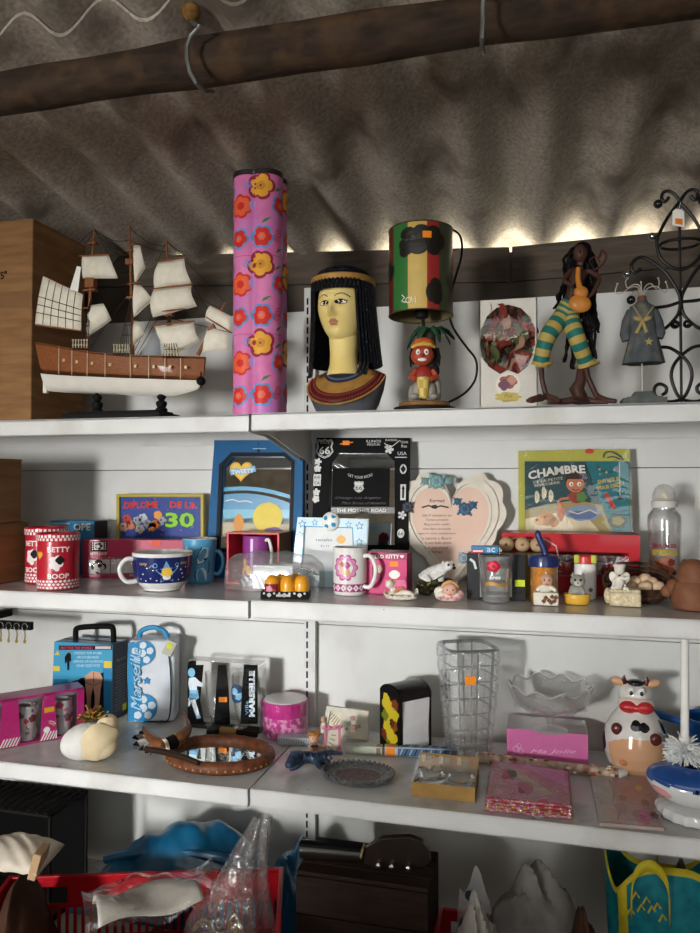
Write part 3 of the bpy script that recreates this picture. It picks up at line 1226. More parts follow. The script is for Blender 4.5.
for i in range(41):
    u = i / 40
    P = [(28.2 * math.cos(math.radians(-43 + 266 * u)), 28.6 * math.sin(math.radians(-43 + 266 * u)), 128), ] + [Vector(sidefn(u, v)) * 1 for v in (0, .25, .5, .75, 1)]
    zc = 1.0
    P = [(x * 1.03, y * 1.03, z) for x, y, z in P]
    front = min(u, 1 - u)
    if front < .06:
        P.append((P[-1][0] * .96, P[-1][1] - 4, 34))
    braid(P)
for i in range(15):       # fringe under the band
    t = math.radians(-90 - 52 + 104 * i / 14)
    braid([(30.6 * math.cos(t), 31.2 * math.sin(t), 125), (29.8 * math.cos(t), 30.8 * math.sin(t), 120), (28.6 * math.cos(t), 30 * math.sin(t), 115.5)], 2.0)
for j in range(3):        # plaited rows over the crown
    z, r = ((135, 23.8), (138.2, 18), (140.6, 10))[j]
    braid([(r * math.cos(2 * PI * i / 24), r * 1.02 * math.sin(2 * PI * i / 24), z) for i in range(25)], 1.7)
m.build('wig', bust)
m = MB(k)
m.lathe([(30.8, 123.5), (31.6, 124.5), (31.4, 129), (30.4, 130)], gold, 40, sy=1.03, cap=False)
m.lathe([(29.6, 123.4), (29.4, 130.1)], gold, 40, sy=1.03, cap=False)
m.build('headband', bust)
# ====================================================== top shelf, right half
Z1R = Z1 + .0002
SX = -3.5
# ------------------------------------------------------------ striped lamp
lp = onY(424.5, 405, -.345); lp.z = Z1R
k = kof(lp)
lamp = thing('table_lamp', 'table lamp with a green, yellow and red striped shade', 'lamp', lp, face_cam(lp))
def zl(py):
    return (onY(424.5, py, -.345).z - Z1R) / k
lamp_wood = wood('#6b4a2c', '#85603a', 40, .5)
m = MB(k)
m.lathe([(31, 0), (31, 3.5), (29.5, 4.2)], col('#1d1a17', .5), 40, sy=.8)
m.lathe([(24, 4.2), (25.5, 5.5), (25.5, 8), (24, 9.2), (0.01, 9.6)], lamp_wood, 36, sy=.8, cap=False)
m.build('base', lamp)
# figure of the stem: a cartoonish leaf-crowned drummer in mixed colours
fr, fd, fg, fy, fgrey, fblk = col('#8c2a22', .45), col('#a3452f', .45), col('#23452c', .5), col('#b59645', .5), col('#8d8880', .5, bump=.4, scale=90), col('#1c1a18', .5)
m = MB(k)
m.tube([(3, 2, 8), (4, 3, 40), (3, 3, 70)], [11, 9, 8], col('#3a352f', .7), 14)
body_ = m.build('back_post', lamp)
def figpart(name, f, par):
    q = MB(k); f(q); return q.build(name, par)
fig = figpart('figure', lambda q: (q.ball((-1, -8, 30), (10, 7, 9), fr), q.ball((-2, -10, 47), (11.5, 9, 9), fd), q.ball((-7, -9, 16), (6, 8, 9), fgrey), q.ball((6, -9, 16), (6, 8, 9), fgrey), q.ball((-10, -15, 11.5), (5, 6, 3), fgrey), q.ball((9, -15, 11.5), (5, 6, 3), fgrey),
       q.tube([(-9, -9, 34), (-13, -12, 28), (-8, -17, 26)], [3, 2.8, 2.4], fd, 8), q.tube([(8, -9, 34), (12, -12, 28), (6, -17, 26)], [3, 2.8, 2.4], fd, 8)), lamp)
figpart('drum', lambda q: (q.at(-1, -16, 10).__enter__(), q.lathe([(4, 0), (4.6, 1), (5.6, 8), (6.6, 15), (7, 17), (6.6, 17.5), (.01, 17.2)], fy, 16, mfn=lambda i, j: fy if (i // 2 + j) % 2 else col('#d2bd70', .5), cap=False)), fig)
figpart('face', lambda q: (q.ball((-6, -17.5, 49), (2.4, 1.6, 2.6), white_p, 10, 8), q.ball((2, -18, 49), (2.4, 1.6, 2.6), white_p, 10, 8), q.ball((-6, -18.8, 48.6), .9, fblk, 8, 6), q.ball((2, -19.3, 48.6), .9, fblk, 8, 6), q.ball((-2, -19.2, 46), (2.4, 1.8, 1.6), fr, 8, 6), q.ball((-2, -18.3, 42.4), (4.6, 1.6, 1.5), white_p, 10, 6)), fig)
figpart('hat', lambda q: (q.ball((-1, -8, 57), (11, 9, 6), col('#c05a2c', .5)), q.tube([(-12 + 0, -10, 54.5), (-7, -16, 55.5), (-1, -18, 56), (6, -16, 55.5), (10, -10, 54.5)], 1.6, col('#c9a24a', .5), 8)), fig)
figpart('hair', lambda q: [q.tube([(x, -4 + abs(x) * .1, 54), (x * 1.15, -5, 46), (x * 1.1, -6, 38 + (x % 3))], [1.8, 1.6, 1], fblk, 6) for x in (-12, -10, 9, 11, 13)], fig)
figpart('rock', lambda q: (q.ball((-12, -6, 14), (4, 5, 9), fgrey), q.ball((12, -4, 17), (5, 6, 13), fgrey), q.ball((11, -8, 34), (4, 4, 6), fblk)), lamp)
m = MB(k)
for a, L_, dr in ((200, 20, 13), (165, 22, 16), (235, 18, 12), (-10, 22, 14), (20, 28, 8), (-50, 18, 13), (90, 16, 10)):
    a = math.radians(a)
    P = [Vector((4 + L_ * f * math.cos(a), -1 + L_ * .8 * f * math.sin(a), 66 + 10 * math.sin(PI * min(1, f * .8)) - dr * f * f)) for f in (0, .25, .5, .75, 1)]
    side = Vector((-math.sin(a), math.cos(a), 0))
    W_ = [2, 5, 6, 5, .5]
    vs = []
    for p, w_ in zip(P, W_):
        vs += [p + side * w_ + Vector((0, 0, -1.5)), p + Vector((0, 0, 1)), p - side * w_ + Vector((0, 0, -1.5))]
    m.add(vs, [f for i in range(4) for f in ((3 * i, 3 * i + 1, 3 * i + 4, 3 * i + 3), (3 * i + 1, 3 * i + 2, 3 * i + 5, 3 * i + 4))], fg)
m.build('leaf_crown', lamp, recalc=False, solid=.0008)
m = MB(k)
m.tube([(1, 1, 74), (SX * .8, 0, zl(316) + 8)], 1.7, fblk, 10)
m.stack = Matrix.Translation((SX * .8, 0, 0))
m.lathe([(6, zl(316) - 2), (6.5, zl(316)), (6.5, zl(316) + 10), (5, zl(316) + 18)], fblk, 16)
m.build('lamp_holder', lamp)
RS = 32.0
zb, zt = zl(316), zl(231.5)

grn_s, yel_s, red_s, dg_s, dr_s = col('#2f6b33', .3, coat=.4), col('#bfa04a', .3, coat=.4), col('#8e2424', .3, coat=.4), col('#38402a', .3, coat=.4), col('#5d2420', .3, coat=.4)
def shade_m(i, j):
    a = ((i + .5) / 96 * 360 + 90) % 360      # 0 = front, growing to the viewer's right
    a = (a + 180) % 360 - 180
    if -57 < a < -21: return grn_s
    if -21 <= a < 12: return yel_s
    if 12 <= a < 33: return red_s
    if 33 <= a < 75: return dg_s
    if 75 <= a or a < -90: return (grn_s, yel_s, red_s)[int(abs(a) // 30) % 3]
    return dr_s
m = MB(k)
m.stack = Matrix.Translation((SX, 0, 0))
m.lathe([(RS, zb), (RS, zt)], None, 96, mfn=shade_m, cap=False)
m.lathe([(RS - .5, zb), (RS - .5, zt)], col('#6b6142', .8), 96, cap=False)
m.lathe([(RS - .5, zb), (RS, zb)], grn_s, 96, cap=False)
m.lathe([(RS - .5, zt), (RS, zt)], grn_s, 96, cap=False)
shade = m.build('lamp_shade', lamp, smooth=60, recalc=False)
m = MB(k)
m.stack = Matrix.Translation((SX, 0, 0))
for z in (zt, zb):
    m.tube([(RS * math.cos(2 * PI * i / 48), RS * math.sin(2 * PI * i / 48), z) for i in range(48)], .7, col('#4a3a2a', .4), 6, close=True)
    if z == zt:
        m.build('rim_wire', shade)
        m = MB(k)
        m.stack = Matrix.Translation((SX, 0, 0))
for i in range(3):
    a = 2 * PI * i / 3
    m.tube([(RS * math.cos(a), RS * math.sin(a), zb + 14), (5 * math.cos(a), 5 * math.sin(a), zb + 10)], .6, fblk, 6)
m.build('shade_wire', shade)
m = MB(k, cyl_canvas(RS + .05, cx=SX))
blk = col('#16130f', .3, coat=.4)
m.blob(-4, zt - 18, 17, blk, 2, 40, .16, 5, .4, rv=13)
m.blob(-15, zt - 27, 7, blk, 2, 24, .1, 3)
m.blob(13, zt - 19, 12, blk, 2, 24, .12, 4, rv=13)
m.blob(14, zb + 17, 8, blk, 2, 30, .14, 3, 1.2, rv=12)
m.blob(38, zb + 30, 9, blk, 2, 30, .14, 4)
m.blob(-40, zb + 42, 9, blk, 2, 30, .14, 4)
wl = col('#d8d4c0', .4)
m.line([(-19, zb + 15), (-16, zb + 12), (-19, zb + 9), (-15, zb + 7)], 1, wl, 3)
m.ring(-12, zb + 9, 2.6, .9, wl, 3, 14)
m.line([(-9, zb + 12), (-8, zb + 7), (-5, zb + 12), (-5, zb + 6)], .9, wl, 3)
m.rect(2, zt - 17, 10.5, zt - 10.5, ORANGE, 5, nu=4)
m.build('printed_pattern', shade, smooth=0, recalc=False)
for o_ in [c for c in lamp.children if c.name.split('.')[0] in ('back_post', 'figure', 'rock', 'leaf_crown')] + list(fig.children):
    o_.data.transform(Matrix.Diagonal((1.0, 1.0, 1.16, 1)))
# cord: leaves the shade top, loops down behind and round to the base
cp = [(448, 229, -.25), (455, 231, -.24), (460, 236, -.24), (462, 245, -.24), (461, 258, -.24), (457, 272, -.24), (452, 290, -.235), (449, 310, -.235), (452, 325, -.25), (459, 337, -.26), (468, 349, -.265), (475, 358, -.27), (477, 368, -.27), (475, 380, -.27), (468, 390, -.31), (459, 397, -.33), (449, 402, -.345)]
Rz = Matrix.Rotation(-lamp.rotation_euler.z, 4, 'Z')
def catmull(P, n=6):
    P = [Vector(p) for p in P]
    out = []
    for i in range(len(P) - 1):
        a, b, c, d = P[max(0, i - 1)], P[i], P[i + 1], P[min(len(P) - 1, i + 2)]
        for j in range(n):
            t = j / n
            out.append(.5 * ((2 * b) + (c - a) * t + (2 * a - 5 * b + 4 * c - d) * t * t + (3 * b - a - 3 * c + d) * t ** 3))
    out.append(P[-1])
    return out
m = MB()
m.tube([Rz @ (p - lp) for p in catmull([onY(*c) for c in cp])], .0024, fblk, 8)
m.build('cord', lamp)

# ------------------------------------------------- white box of dried petals
Yb = -.325
gp = onY(508.5, 406, Yb); gp.z = Z1R
gb = thing('potpourri_box', 'white gift box with a clear oval window full of red dried petals', 'gift box', gp)
C = plane_canvas(Yb, gp)
xl, xr, zt_ = C(479.5, 350)[0], C(537.5, 350)[0], C(508, 298)[2]
card = col('#c9c4ba', .5)
win = [(535, 345), (528, 366), (518, 374), (508, 370), (500, 374), (489, 367), (481.5, 357), (480.5, 345), (481, 330), (487, 316), (496, 308), (508, 304.5), (521, 308), (530, 317), (535, 328)]
win = [C(a, b) for a, b in win]
nW = len(win)
outer = []
for p in win:                        # outer outline point beside each window point
    dx, dz = p[0] - C(508, 340)[0], p[2] - C(508, 340)[2]
    s_ = 10
    if abs(dx) > 1e-6: s_ = min(s_, ((xr if dx > 0 else xl) - C(508, 340)[0]) / dx)
    if abs(dz) > 1e-6: s_ = min(s_, ((zt_ if dz > 0 else 0) - C(508, 340)[2]) / dz)
    outer.append((C(508, 340)[0] + dx * s_, C(508, 340)[2] + dz * s_))
for cx, cz in ((xl, 0), (xr, 0), (xl, zt_), (xr, zt_)):      # snap the nearest to each corner
    j = min(range(nW), key=lambda i: (outer[i][0] - cx) ** 2 + (outer[i][1] - cz) ** 2)
    outer[j] = (cx, cz)
m = MB()
m.frame(outer, [(p[0], p[2]) for p in win], 0, .002, card)
D_ = .045
m.box(((xl + xr) / 2, D_, zt_ / 2), (xr - xl, .002, zt_), card)
m.box((xl + .001, D_ / 2, zt_ / 2), (.002, D_, zt_), card).box((xr - .001, D_ / 2, zt_ / 2), (.002, D_, zt_), card)
m.box(((xl + xr) / 2, D_ / 2, zt_ - .001), (xr - xl, D_, .002), card).box(((xl + xr) / 2, D_ / 2, .001), (xr - xl, D_, .002), card)
m.build('carton', gb, smooth=0)
rng = random.Random(11)
m = MB()
pet = [col('#7a2f26', .6), col('#8f4330', .6), col('#5d2a22', .6), col('#4f5a35', .6), col('#6b6a44', .6), col('#a07a62', .6), col('#8a3a34', .6)]
wx0, wx1, wz0, wz1 = min(p[0] for p in win), max(p[0] for p in win), min(p[2] for p in win), max(p[2] for p in win)
for i in range(85):
    x, z = rng.uniform(wx0 + .004, wx1 - .004), rng.uniform(wz0 + .005, wz1)
    r = rng.uniform(.015, .026)
    lf = x - xl < r or xr - x < r or zt_ - z < r
    if lf: r = .008
    g_ = rng.choice(pet)
    if i % 3: g_ = pet[0 if z > .06 and rng.random() < .7 else rng.randrange(7)]
    with m.at(x, .020 + rng.uniform(-.006, .014), z, rng.uniform(50, 130), rng.uniform(-35, 35), rng.uniform(0, 360)):
        m.grid(lambda u, v: ((u - .5) * 2 * r, (v - .5) * 1.5 * r * (1 - .5 * abs(u - .5)), r * .7 * ((u - .5) ** 2 * 3 - (v - .5) ** 2)), 5, 5, g_)
pt = m.build('dried_petals', gb, recalc=False)
pt['kind'] = 'stuff'
m = MB()
ccx, ccz = C(508, 340)[0], C(508, 340)[2]
vs, fs = [], []
for j in range(5):
    f = 1 - j / 4
    for p in win:
        vs.append((ccx + (p[0] - ccx) * f * .985, .0004 - .004 * (1 - f * f), ccz + (p[2] - ccz) * f * .985))
for j in range(4):
    for i in range(nW):
        fs.append((j * nW + i, j * nW + (i + 1) % nW, (j + 1) * nW + (i + 1) % nW, (j + 1) * nW + i))
m.add(vs, fs, film(.05, .4, .08, .18, 9))
m.build('window_film', gb, recalc=False)
m = MB(1, lambda u, v, h: C(u, v, h), -1)
m.disc(508, 385, 12.5, col('#d8d2c4', .5), 1, 28)
m.blob(508, 382, 8, col('#9a5a50', .6), 2, 24, .2, 5, rv=6)
m.blob(504, 385, 5, col('#6d4a5c', .6), 3, 20, .2, 4)
m.blob(512, 380, 4, col('#b98a78', .6), 3, 20, .2, 4)
m.blob(508, 397, 12, col('#b9a85a', .6), 2, 30, .18, 7, rv=4.5)
m.text(508, 396, 'Pot', 4, col('#8a6a3a', .6), 4, shear=.3)
m.text(508, 401, 'pourri', 3.4, col('#8a6a3a', .6), 4, shear=.3)
m.build('seal_print', gb, smooth=0, recalc=False)

# -------------------------------------------- dark-haired dancing figurine
Yf = -.365
fp = onY(572, 402, Yf); fp.z = Z1R
fig2 = thing('figurine', 'dancing figurine with long black dreadlocks, striped trousers and a small orange guitar', 'figurine', fp)
FC = plane_canvas(Yf, fp)
def Fp(px, py, d=0):
    p = FC(px, py); return (p[0], p[1] + d, max(p[2], .003))
bronze = mottled('#3a2520', '#4e332b', scale=60, rough=.45, lo=.3, hi=.7, bump=.1, coat=.2)
J = [Fp(566, 313), Fp(571, 297), Fp(577, 278), Fp(580, 266), Fp(581, 258), Fp(582, 250),
     Fp(571, 270, .004), Fp(563, 283, -.014), Fp(573, 290, -.026),
     Fp(589, 270, .002), Fp(600, 280, -.012), Fp(592, 296, -.022), Fp(586, 302, -.024),
     Fp(558, 318, 0), Fp(547, 340, -.018), Fp(541, 364, -.006), Fp(542, 380, .0), Fp(546, 396, 0), Fp(541, 400, -.014), Fp(530, 401, -.022),
     Fp(569, 318, .004), Fp(576, 340, -.010), Fp(585, 362, .008), Fp(588, 376, .012), Fp(597, 395, .014), Fp(606, 400, .004), Fp(617, 401.5, -.004)]
E_ = [(0, 1), (1, 2), (2, 3), (3, 4), (4, 5), (2, 6), (6, 7), (7, 8), (2, 9), (9, 10), (10, 11), (11, 12), (0, 13), (13, 14), (14, 15), (15, 16), (16, 17), (17, 18), (18, 19), (0, 20), (20, 21), (21, 22), (22, 23), (23, 24), (24, 25), (25, 26)]
Rr = [.016, .011, .014, .006, .0095, .009, .006, .0045, .004, .006, .0045, .004, .003, .013, .010, .0065, .005, .0055, .006, .004, .013, .010, .0065, .0055, .0055, .006, .004]
body2 = skin('body', J, E_, Rr, bronze, fig2)
teal_, tan_ = col('#23665c', .5), col('#a8924e', .5)
def trouser(pts, name):
    P = catmull([Vector(p) for p in pts], 14)
    n = len(P)
    rad = []
    for i in range(n):
        t = i / (n - 1)
        rad.append(.020 - .0065 * t + (.004 * max(0, (t - .9) / .1)))
    mats = [teal_ if (i // 3) % 2 == 0 else tan_ for i in range(n)]
    m = MB(); m.tube(P, rad, None, 16, mats=mats)
    return m
m = trouser([Fp(571, 304), Fp(562, 317), Fp(547, 340, -.018), Fp(540, 366, -.006)], 0)
m.build('trouser_leg', fig2)
m = trouser([Fp(571, 304), Fp(570, 318, .002), Fp(577, 340, -.010), Fp(587, 364, .008)], 0)
m.build('trouser_leg', fig2)
for a in ((542, 364, -.006), (589, 362, .008)):
    m = MB(); p = Fp(*a)
    m.ball((p[0] + .004, p[1] - .004, p[2] - .004), (.017, .014, .005), tan_, 14, 8, ry=-12)
    m.build('trouser_cuff', fig2)
m = MB()       # root-like support under the hip
m.tube([Fp(582, 366, .018), Fp(581, 380, .018), Fp(577, 388, .016), Fp(581, 396, .014), Fp(580, 401.5, .012)], [.008, .010, .014, .013, .020], bronze, 12)
m.tube([Fp(580, 398, .012), Fp(565, 401, .004), Fp(548, 402, -.004)], [.008, .006, .004], bronze, 10)
m.tube([Fp(580, 398, .012), Fp(595, 401, .010), Fp(608, 402, .004)], [.008, .006, .004], bronze, 10)
m.tube([Fp(541, 398, -.012), Fp(531, 401.5, -.024), Fp(527, 402, -.020)], [.007, .006, .003], bronze, 8)
m.tube([Fp(546, 396, 0), Fp(556, 400, -.006), Fp(560, 402, -.010)], [.006, .006, .003], bronze, 8)
m.build('support', fig2)
gtr = col('#b5722c', .35, coat=.4)
m = MB()
def gpoly(cx, cy, rx, ry, d):
    c = Vector(Fp(cx, cy, d))
    return c
p1, p2, p3 = Vector(Fp(579, 308, -.034)), Vector(Fp(580, 297, -.033)), Vector(Fp(577, 284, -.030))
m.ball(p1, (.020, .007, .016), gtr, 20, 10, ry=20)
m.ball(p2, (.013, .007, .012), gtr, 20, 10, ry=20)
m.tube([p2, p3, Vector(Fp(577.5, 272, -.026))], [.006, .005, .0045], gtr, 10)
m.build('guitar', fig2)
# head details and hair
m = MB()
hc = Vector(Fp(582, 253, 0))
m.ball(hc + Vector((-.003, -.004, -.002)), (.013, .014, .017), bronze, 18, 12)
m.ball(hc + Vector((-.005, -.018, -.003)), (.0025, .003, .004), bronze, 8, 6)
head2 = m.build('head', fig2)
for sx in ():
    m = MB(); m.ball(hc + Vector((-.004 + .005 * sx, -.0165, .003)), (.0022, .0012, .0016), white_p, 8, 6); m.ball(hc + Vector((-.004 + .005 * sx, -.0176, .003)), .0009, fblk, 6, 4); m.build('eye', head2)
m = MB(); m.ball(hc + Vector((-.004, -.0165, -.010)), (.004, .0016, .0016), col('#6d3a30', .4), 8, 6); m.build('mouth', head2)
hair_m = col('#120f10', .5)
m = MB()
m.ball(hc + Vector((.001, .004, .005)), (.017, .017, .017), hair_m, 18, 12)
rng = random.Random(5)
ends = [(556, 306), (557, 296), (560, 330), (559, 312), (563, 362), (567, 345), (572, 366), (576, 358), (588, 330), (592, 345), (594, 357), (596, 330), (600, 331), (591, 362), (584, 335), (586, 318), (594, 310), (597, 318), (570, 320), (575, 330), (590, 300), (582, 322), (588, 340), (564, 300)]
for q, (ex, ey) in enumerate(ends * 3):
    sx = rng.uniform(-.010, .014)
    st = hc + Vector((sx, rng.uniform(.004, .014), rng.uniform(.002, .018)))
    en = Vector(Fp(ex + rng.uniform(-2, 2), ey + rng.uniform(-4, 3), rng.uniform(.004, .022)))
    mid = st.lerp(en, .3) + Vector((.010 * (1 if en.x > st.x else -1.2), .006, .006))
    P = catmull([st, mid, st.lerp(en, .65) + Vector((.003 * math.sin(q), .006, 0)), en], 9)
    P = [p + Vector((.0015 * math.sin(i * 1.2 + q), .0015 * math.cos(i * 1.2), 0)) for i, p in enumerate(P)]
    m.tube(P, [.0040 * (1 if i % 2 else .8) * (1 - .4 * i / len(P)) for i in range(len(P))], hair_m, 6)
m.build('hair', fig2)
m = MB()        # thin dark sash waving at the right
m.tube(catmull([Fp(588, 272, .006), Fp(597, 268, .004), Fp(604, 262, .002), Fp(606, 255, 0), Fp(602, 251, -.002), Fp(599, 258, -.003)], 6), .0022, col('#4a241e', .4), 8)
m.tube(catmull([Fp(589, 260, .004), Fp(596, 256, .004), Fp(600, 262, .002)], 6), .0016, col('#4a241e', .4), 8)
m.build('headscarf_tail', fig2)

# --------------------------------------------------- jewellery stand: dress
Yd = -.36
dp = onY(643, 402, Yd); dp.z = Z1R
dr = thing('jewellery_stand', 'grey sailor-dress jewellery stand with curled white wire hooks on top', 'jewellery stand', dp)
DC = plane_canvas(Yd, dp)
def Dp(px, py, d=0):
    p = DC(px, py); return Vector((p[0], p[1] + d, p[2]))
stone = mottled('#4b4f4c', '#626762', scale=60, rough=.85, lo=.3, hi=.7, bump=.4, dist=.002)
cloth_g = mottled('#3c4144', '#565b5c', scale=50, rough=.75, lo=.3, hi=.7, bump=.4, dist=.002, c3='#6e6a58', scale2=30)
wire_w = col('#b3aca2', .35, .3)
kk = kof(dp)
m = MB(kk)
m.box((0, 0, 3.2), (41, 30, 6.4), stone); m.box((0, 0, 6.9), (33, 24, 1.6), stone); m.box((0, 0, 10.4), (24, 18, 6), stone, taper=.7)
m.build('base', dr, smooth=0, bevel=.001)
a, b = Dp(642.5, 391), Dp(642, 360)
MB().tube([a, b], .0016, wire_w, 10).build('rod', dr)
def dressring(py, x0, x1, dep, wav=0):
    a, b = Dp(x0, py), Dp(x1, py)
    c = (a + b) / 2; r = (b.x - a.x) / 2
    return [(c.x + r * math.cos(t) * (1 + wav * math.cos(9 * t)), dep * math.sin(t) * (1 + wav * math.cos(9 * t)), a.z + wav * .006 * math.cos(5 * t)) for t in [2 * PI * i / 48 for i in range(48)]]
rows = [dressring(364.5, 622, 664.5, .026, .05), dressring(354, 625, 662, .024, .045), dressring(342, 628, 659, .021, .03), dressring(332, 630, 657, .018, .01), dressring(322, 629, 656, .018), dressring(312, 628.5, 656, .017), dressring(307, 630, 654, .014), dressring(304, 635, 649, .010), dressring(300, 638, 646.5, .007)]
m = MB()
n48 = 48
m.add([p for r in rows for p in r], [(j * n48 + i, j * n48 + (i + 1) % n48, (j + 1) * n48 + (i + 1) % n48, (j + 1) * n48 + i) for j in range(len(rows) - 1) for i in range(n48)] + [tuple(range(n48))], cloth_g)
dress = m.build('dress', dr)
for (P) in ([(631, 311), (626.5, 322), (625, 335), (626.5, 341)], [(654, 311), (658, 322), (660, 333), (658, 338)]):
    m = MB(); m.tube([Dp(a, b, -.002) for a, b in P], [.0075, .0085, .0095, .0085], cloth_g, 12); m.build('sleeve', dress)
trimg = col('#8d8468', .6)
m = MB()
m.tube(catmull([Dp(632, 307, -.014), Dp(635, 313, -.019), Dp(641, 322, -.0195)], 4), .0016, trimg, 6)
m.tube(catmull([Dp(653, 307, -.012), Dp(649, 313, -.018), Dp(642, 322, -.0195)], 4), .0016, trimg, 6)
m.build('collar_trim', dress)
m = MB()
c = Dp(641, 323, -.0205)
gold_d = col('#9a8a58', .5)
for dx, dz in ((-.008, .004), (.008, .003)):
    m.ball(c + Vector((dx, 0, dz)), (.008, .003, .0045), gold_d, 12, 8, ry=20 * (1 if dx < 0 else -1))
for ex, ey in ((635, 336), (645, 335)):
    m.tube([c, Dp(ex, ey, -.0215)], [.003, .0035], gold_d, 8)
m.ball(c, (.003, .0035, .003), gold_d, 8, 6)
m.build('bow', dress)
m = MB()
p = Dp(647, 344, -.0235)
with m.at(p.x, p.y, p.z):
    m.prism([((.008 if i % 2 == 0 else .0035) * math.cos(PI / 2 + PI * i / 5), (.008 if i % 2 == 0 else .0035) * math.sin(PI / 2 + PI * i / 5)) for i in range(10)], -.0015, .004, gold_d)
m.build('star_badge', dress, smooth=0)
m = MB()
p = Dp(642, 301)
with m.at(p.x, p.y, p.z):
    m.lathe([(.0085, -.004), (.008, .004), (.0075, .008), (.006, .009)], col('#6d4630', .5), 18)
m.build('neck', dr)
hooks_ = [[(641, 299), (638, 288), (630, 288), (621, 294), (615, 293), (617, 285)], [(641, 299), (640, 286), (634, 284), (628, 287), (626, 281), (628, 277)], [(642, 299), (641.5, 288), (641, 282)], [(642, 299), (645, 287), (651, 283), (657, 288), (660, 282), (659, 276.5)], [(642, 299), (647, 289), (656, 287), (664, 293), (667, 290), (665, 283)], [(641, 299), (637, 292), (632, 294)]]
for q, P in enumerate(hooks_):
    m = MB(); dd = (-.01, .012, 0, .012, -.01, -.02)[q]
    m.tube(catmull([Dp(a, b, dd * i / len(P)) for i, (a, b) in enumerate(P)], 6), .0011, wire_w, 6)
    e = Dp(*P[-1], dd * (len(P) - 1) / len(P)); m.ball(e, .002, wire_w, 8, 6)
    m.build('wire_hook', dr)

# --------------------------------------------- wrought-iron scroll stand
Yw = -.29
wp_ = onY(681, 402, Yw); wp_.z = Z1R
ws = thing('scroll_stand', 'black wrought-iron scroll stand with bead tips and a price tag', 'stand', wp_)
WC = plane_canvas(Yw, wp_)
cxw = WC(681, 300)[0]
iron = col('#151312', .45, .4)
def Wp(px, py, d=0, mir=False):
    p = WC(px, py)
    return Vector((2 * cxw - p[0] if mir else p[0], p[1] + d, max(.0034, p[2])))
curls = [[(681, 203), (677.6, 198), (673, 193), (667.7, 191), (663, 193), (661.6, 198), (664, 202), (667, 200), (669, 197)],
         [(681, 200), (677, 205), (668, 217), (661, 230), (657, 240), (660, 257), (671, 267), (681, 269.5)],
         [(640, 268), (638, 272), (634, 272), (631, 266), (635, 260), (642, 257), (649, 260), (658, 266), (666.5, 273.6), (676, 288), (680, 298), (679, 312), (672, 322), (664, 329), (657, 331)],
         [(660, 347), (670, 348), (681, 355), (689, 364), (692, 375), (689, 388), (684, 397), (676, 401), (664, 401.5), (655, 395), (655, 387), (660, 384), (666, 387), (666, 392), (662, 395)]]
for P in curls:
    for mir in (False, True):
        m = MB(); m.tube(catmull([Wp(a, b, .004 if mir else 0, mir) for a, b in P], 6), .0032, iron, 8)
        m.build('scroll', ws)
m = MB()
c = Wp(680, 244)
m.tube([c + Vector((.036 * math.cos(2 * PI * i / 32), .036 * math.sin(2 * PI * i / 32) * .9, 0)) for i in range(32)], .003, iron, 8, close=True)
m.build('ring', ws)
m = MB(); m.tube(catmull([Wp(653, 308), Wp(668, 306), Wp(681, 302), Wp(681, 302) + Vector((.03, .002, .002)), Wp(681, 302) + Vector((.09, .004, .012))], 4), .0032, iron, 8); m.build('crossbar', ws)
m = MB(); m.tube([Vector((cxw, .006, .002)), Vector((cxw, .006, Wp(681, 203).z))], .0026, iron, 8); m.build('stem', ws)
gb_ = glass('#d8dde0', .03)
for px, py, g_, mir in ((658, 204, 0, 0), (658, 204, 0, 1), (627, 274, 1, 0), (631, 300, 0, 0), (675, 324.6, 0, 0), (675, 324.6, 0, 1), (652, 236.6, 1, 0), (627, 274, 1, 1)):
    m = MB(); m.ball(Wp(px, py, 0, mir), .0085 if not g_ else .0075, col('#17181a', .12, coat=.8) if not g_ else col('#9aa0a4', .08, .9), 16, 10); m.build('bead', ws)
m = MB()
T_ = [Wp(671.5, 226, -.006), Wp(684, 228.5, -.006), Wp(683.5, 213, -.006), Wp(681, 210.5, -.006), Wp(675, 210, -.006), Wp(672, 212.5, -.006)]
m.add(T_, [tuple(range(6))], white_p)
tg = m.build('price_tag', ws, smooth=0, solid=.0006)
m = MB(); m.add([Wp(674.5, 225, -.0067), Wp(682, 226, -.0067), Wp(682, 220, -.0067), Wp(674.5, 219.5, -.0067)], [(0, 1, 2, 3)], col('#e07a22', .5)); m.build('price_sticker', tg, smooth=0)
m = MB(); m.tube([Wp(678, 211, -.006), Wp(680.5, 203, -.003)], .0005, white_p, 5); m.build('tag_string', tg)
# ============================================================ middle shelf
Z2R = Z2 + .0003
ZB2 = Z2 - .0017          # the left bay stands two millimetres lower
def zs2(px, py):
    p = onZ(px, py, Z2R)
    if p.x < 0: p.z = ZB2
    return p
def xz(px, py, Y, o):
    p = onY(px, py, Y)
    return p.x - o[0], p.z - o[2]
sticker_o = col('#f08a1e', .5)
sticker_y = col('#c8d32a', .5)

# ---- cartons at the far left
p = zs2(28, 578)
carton('cardboard box on the left of the middle shelf, lower of two stacked', -.99, p.x, -.35, p.y, ZB2, onY(28, 522, p.y).z, None, 'cartons stacked on the middle shelf')
zt2 = onY(28, 522, p.y).z + .0015
q = onY(22, 460, p.y - .02)
carton('cardboard box on the left of the middle shelf, upper of two stacked', -.99, q.x, -.33, p.y - .02, zt2, q.z, None, 'cartons stacked on the middle shelf')

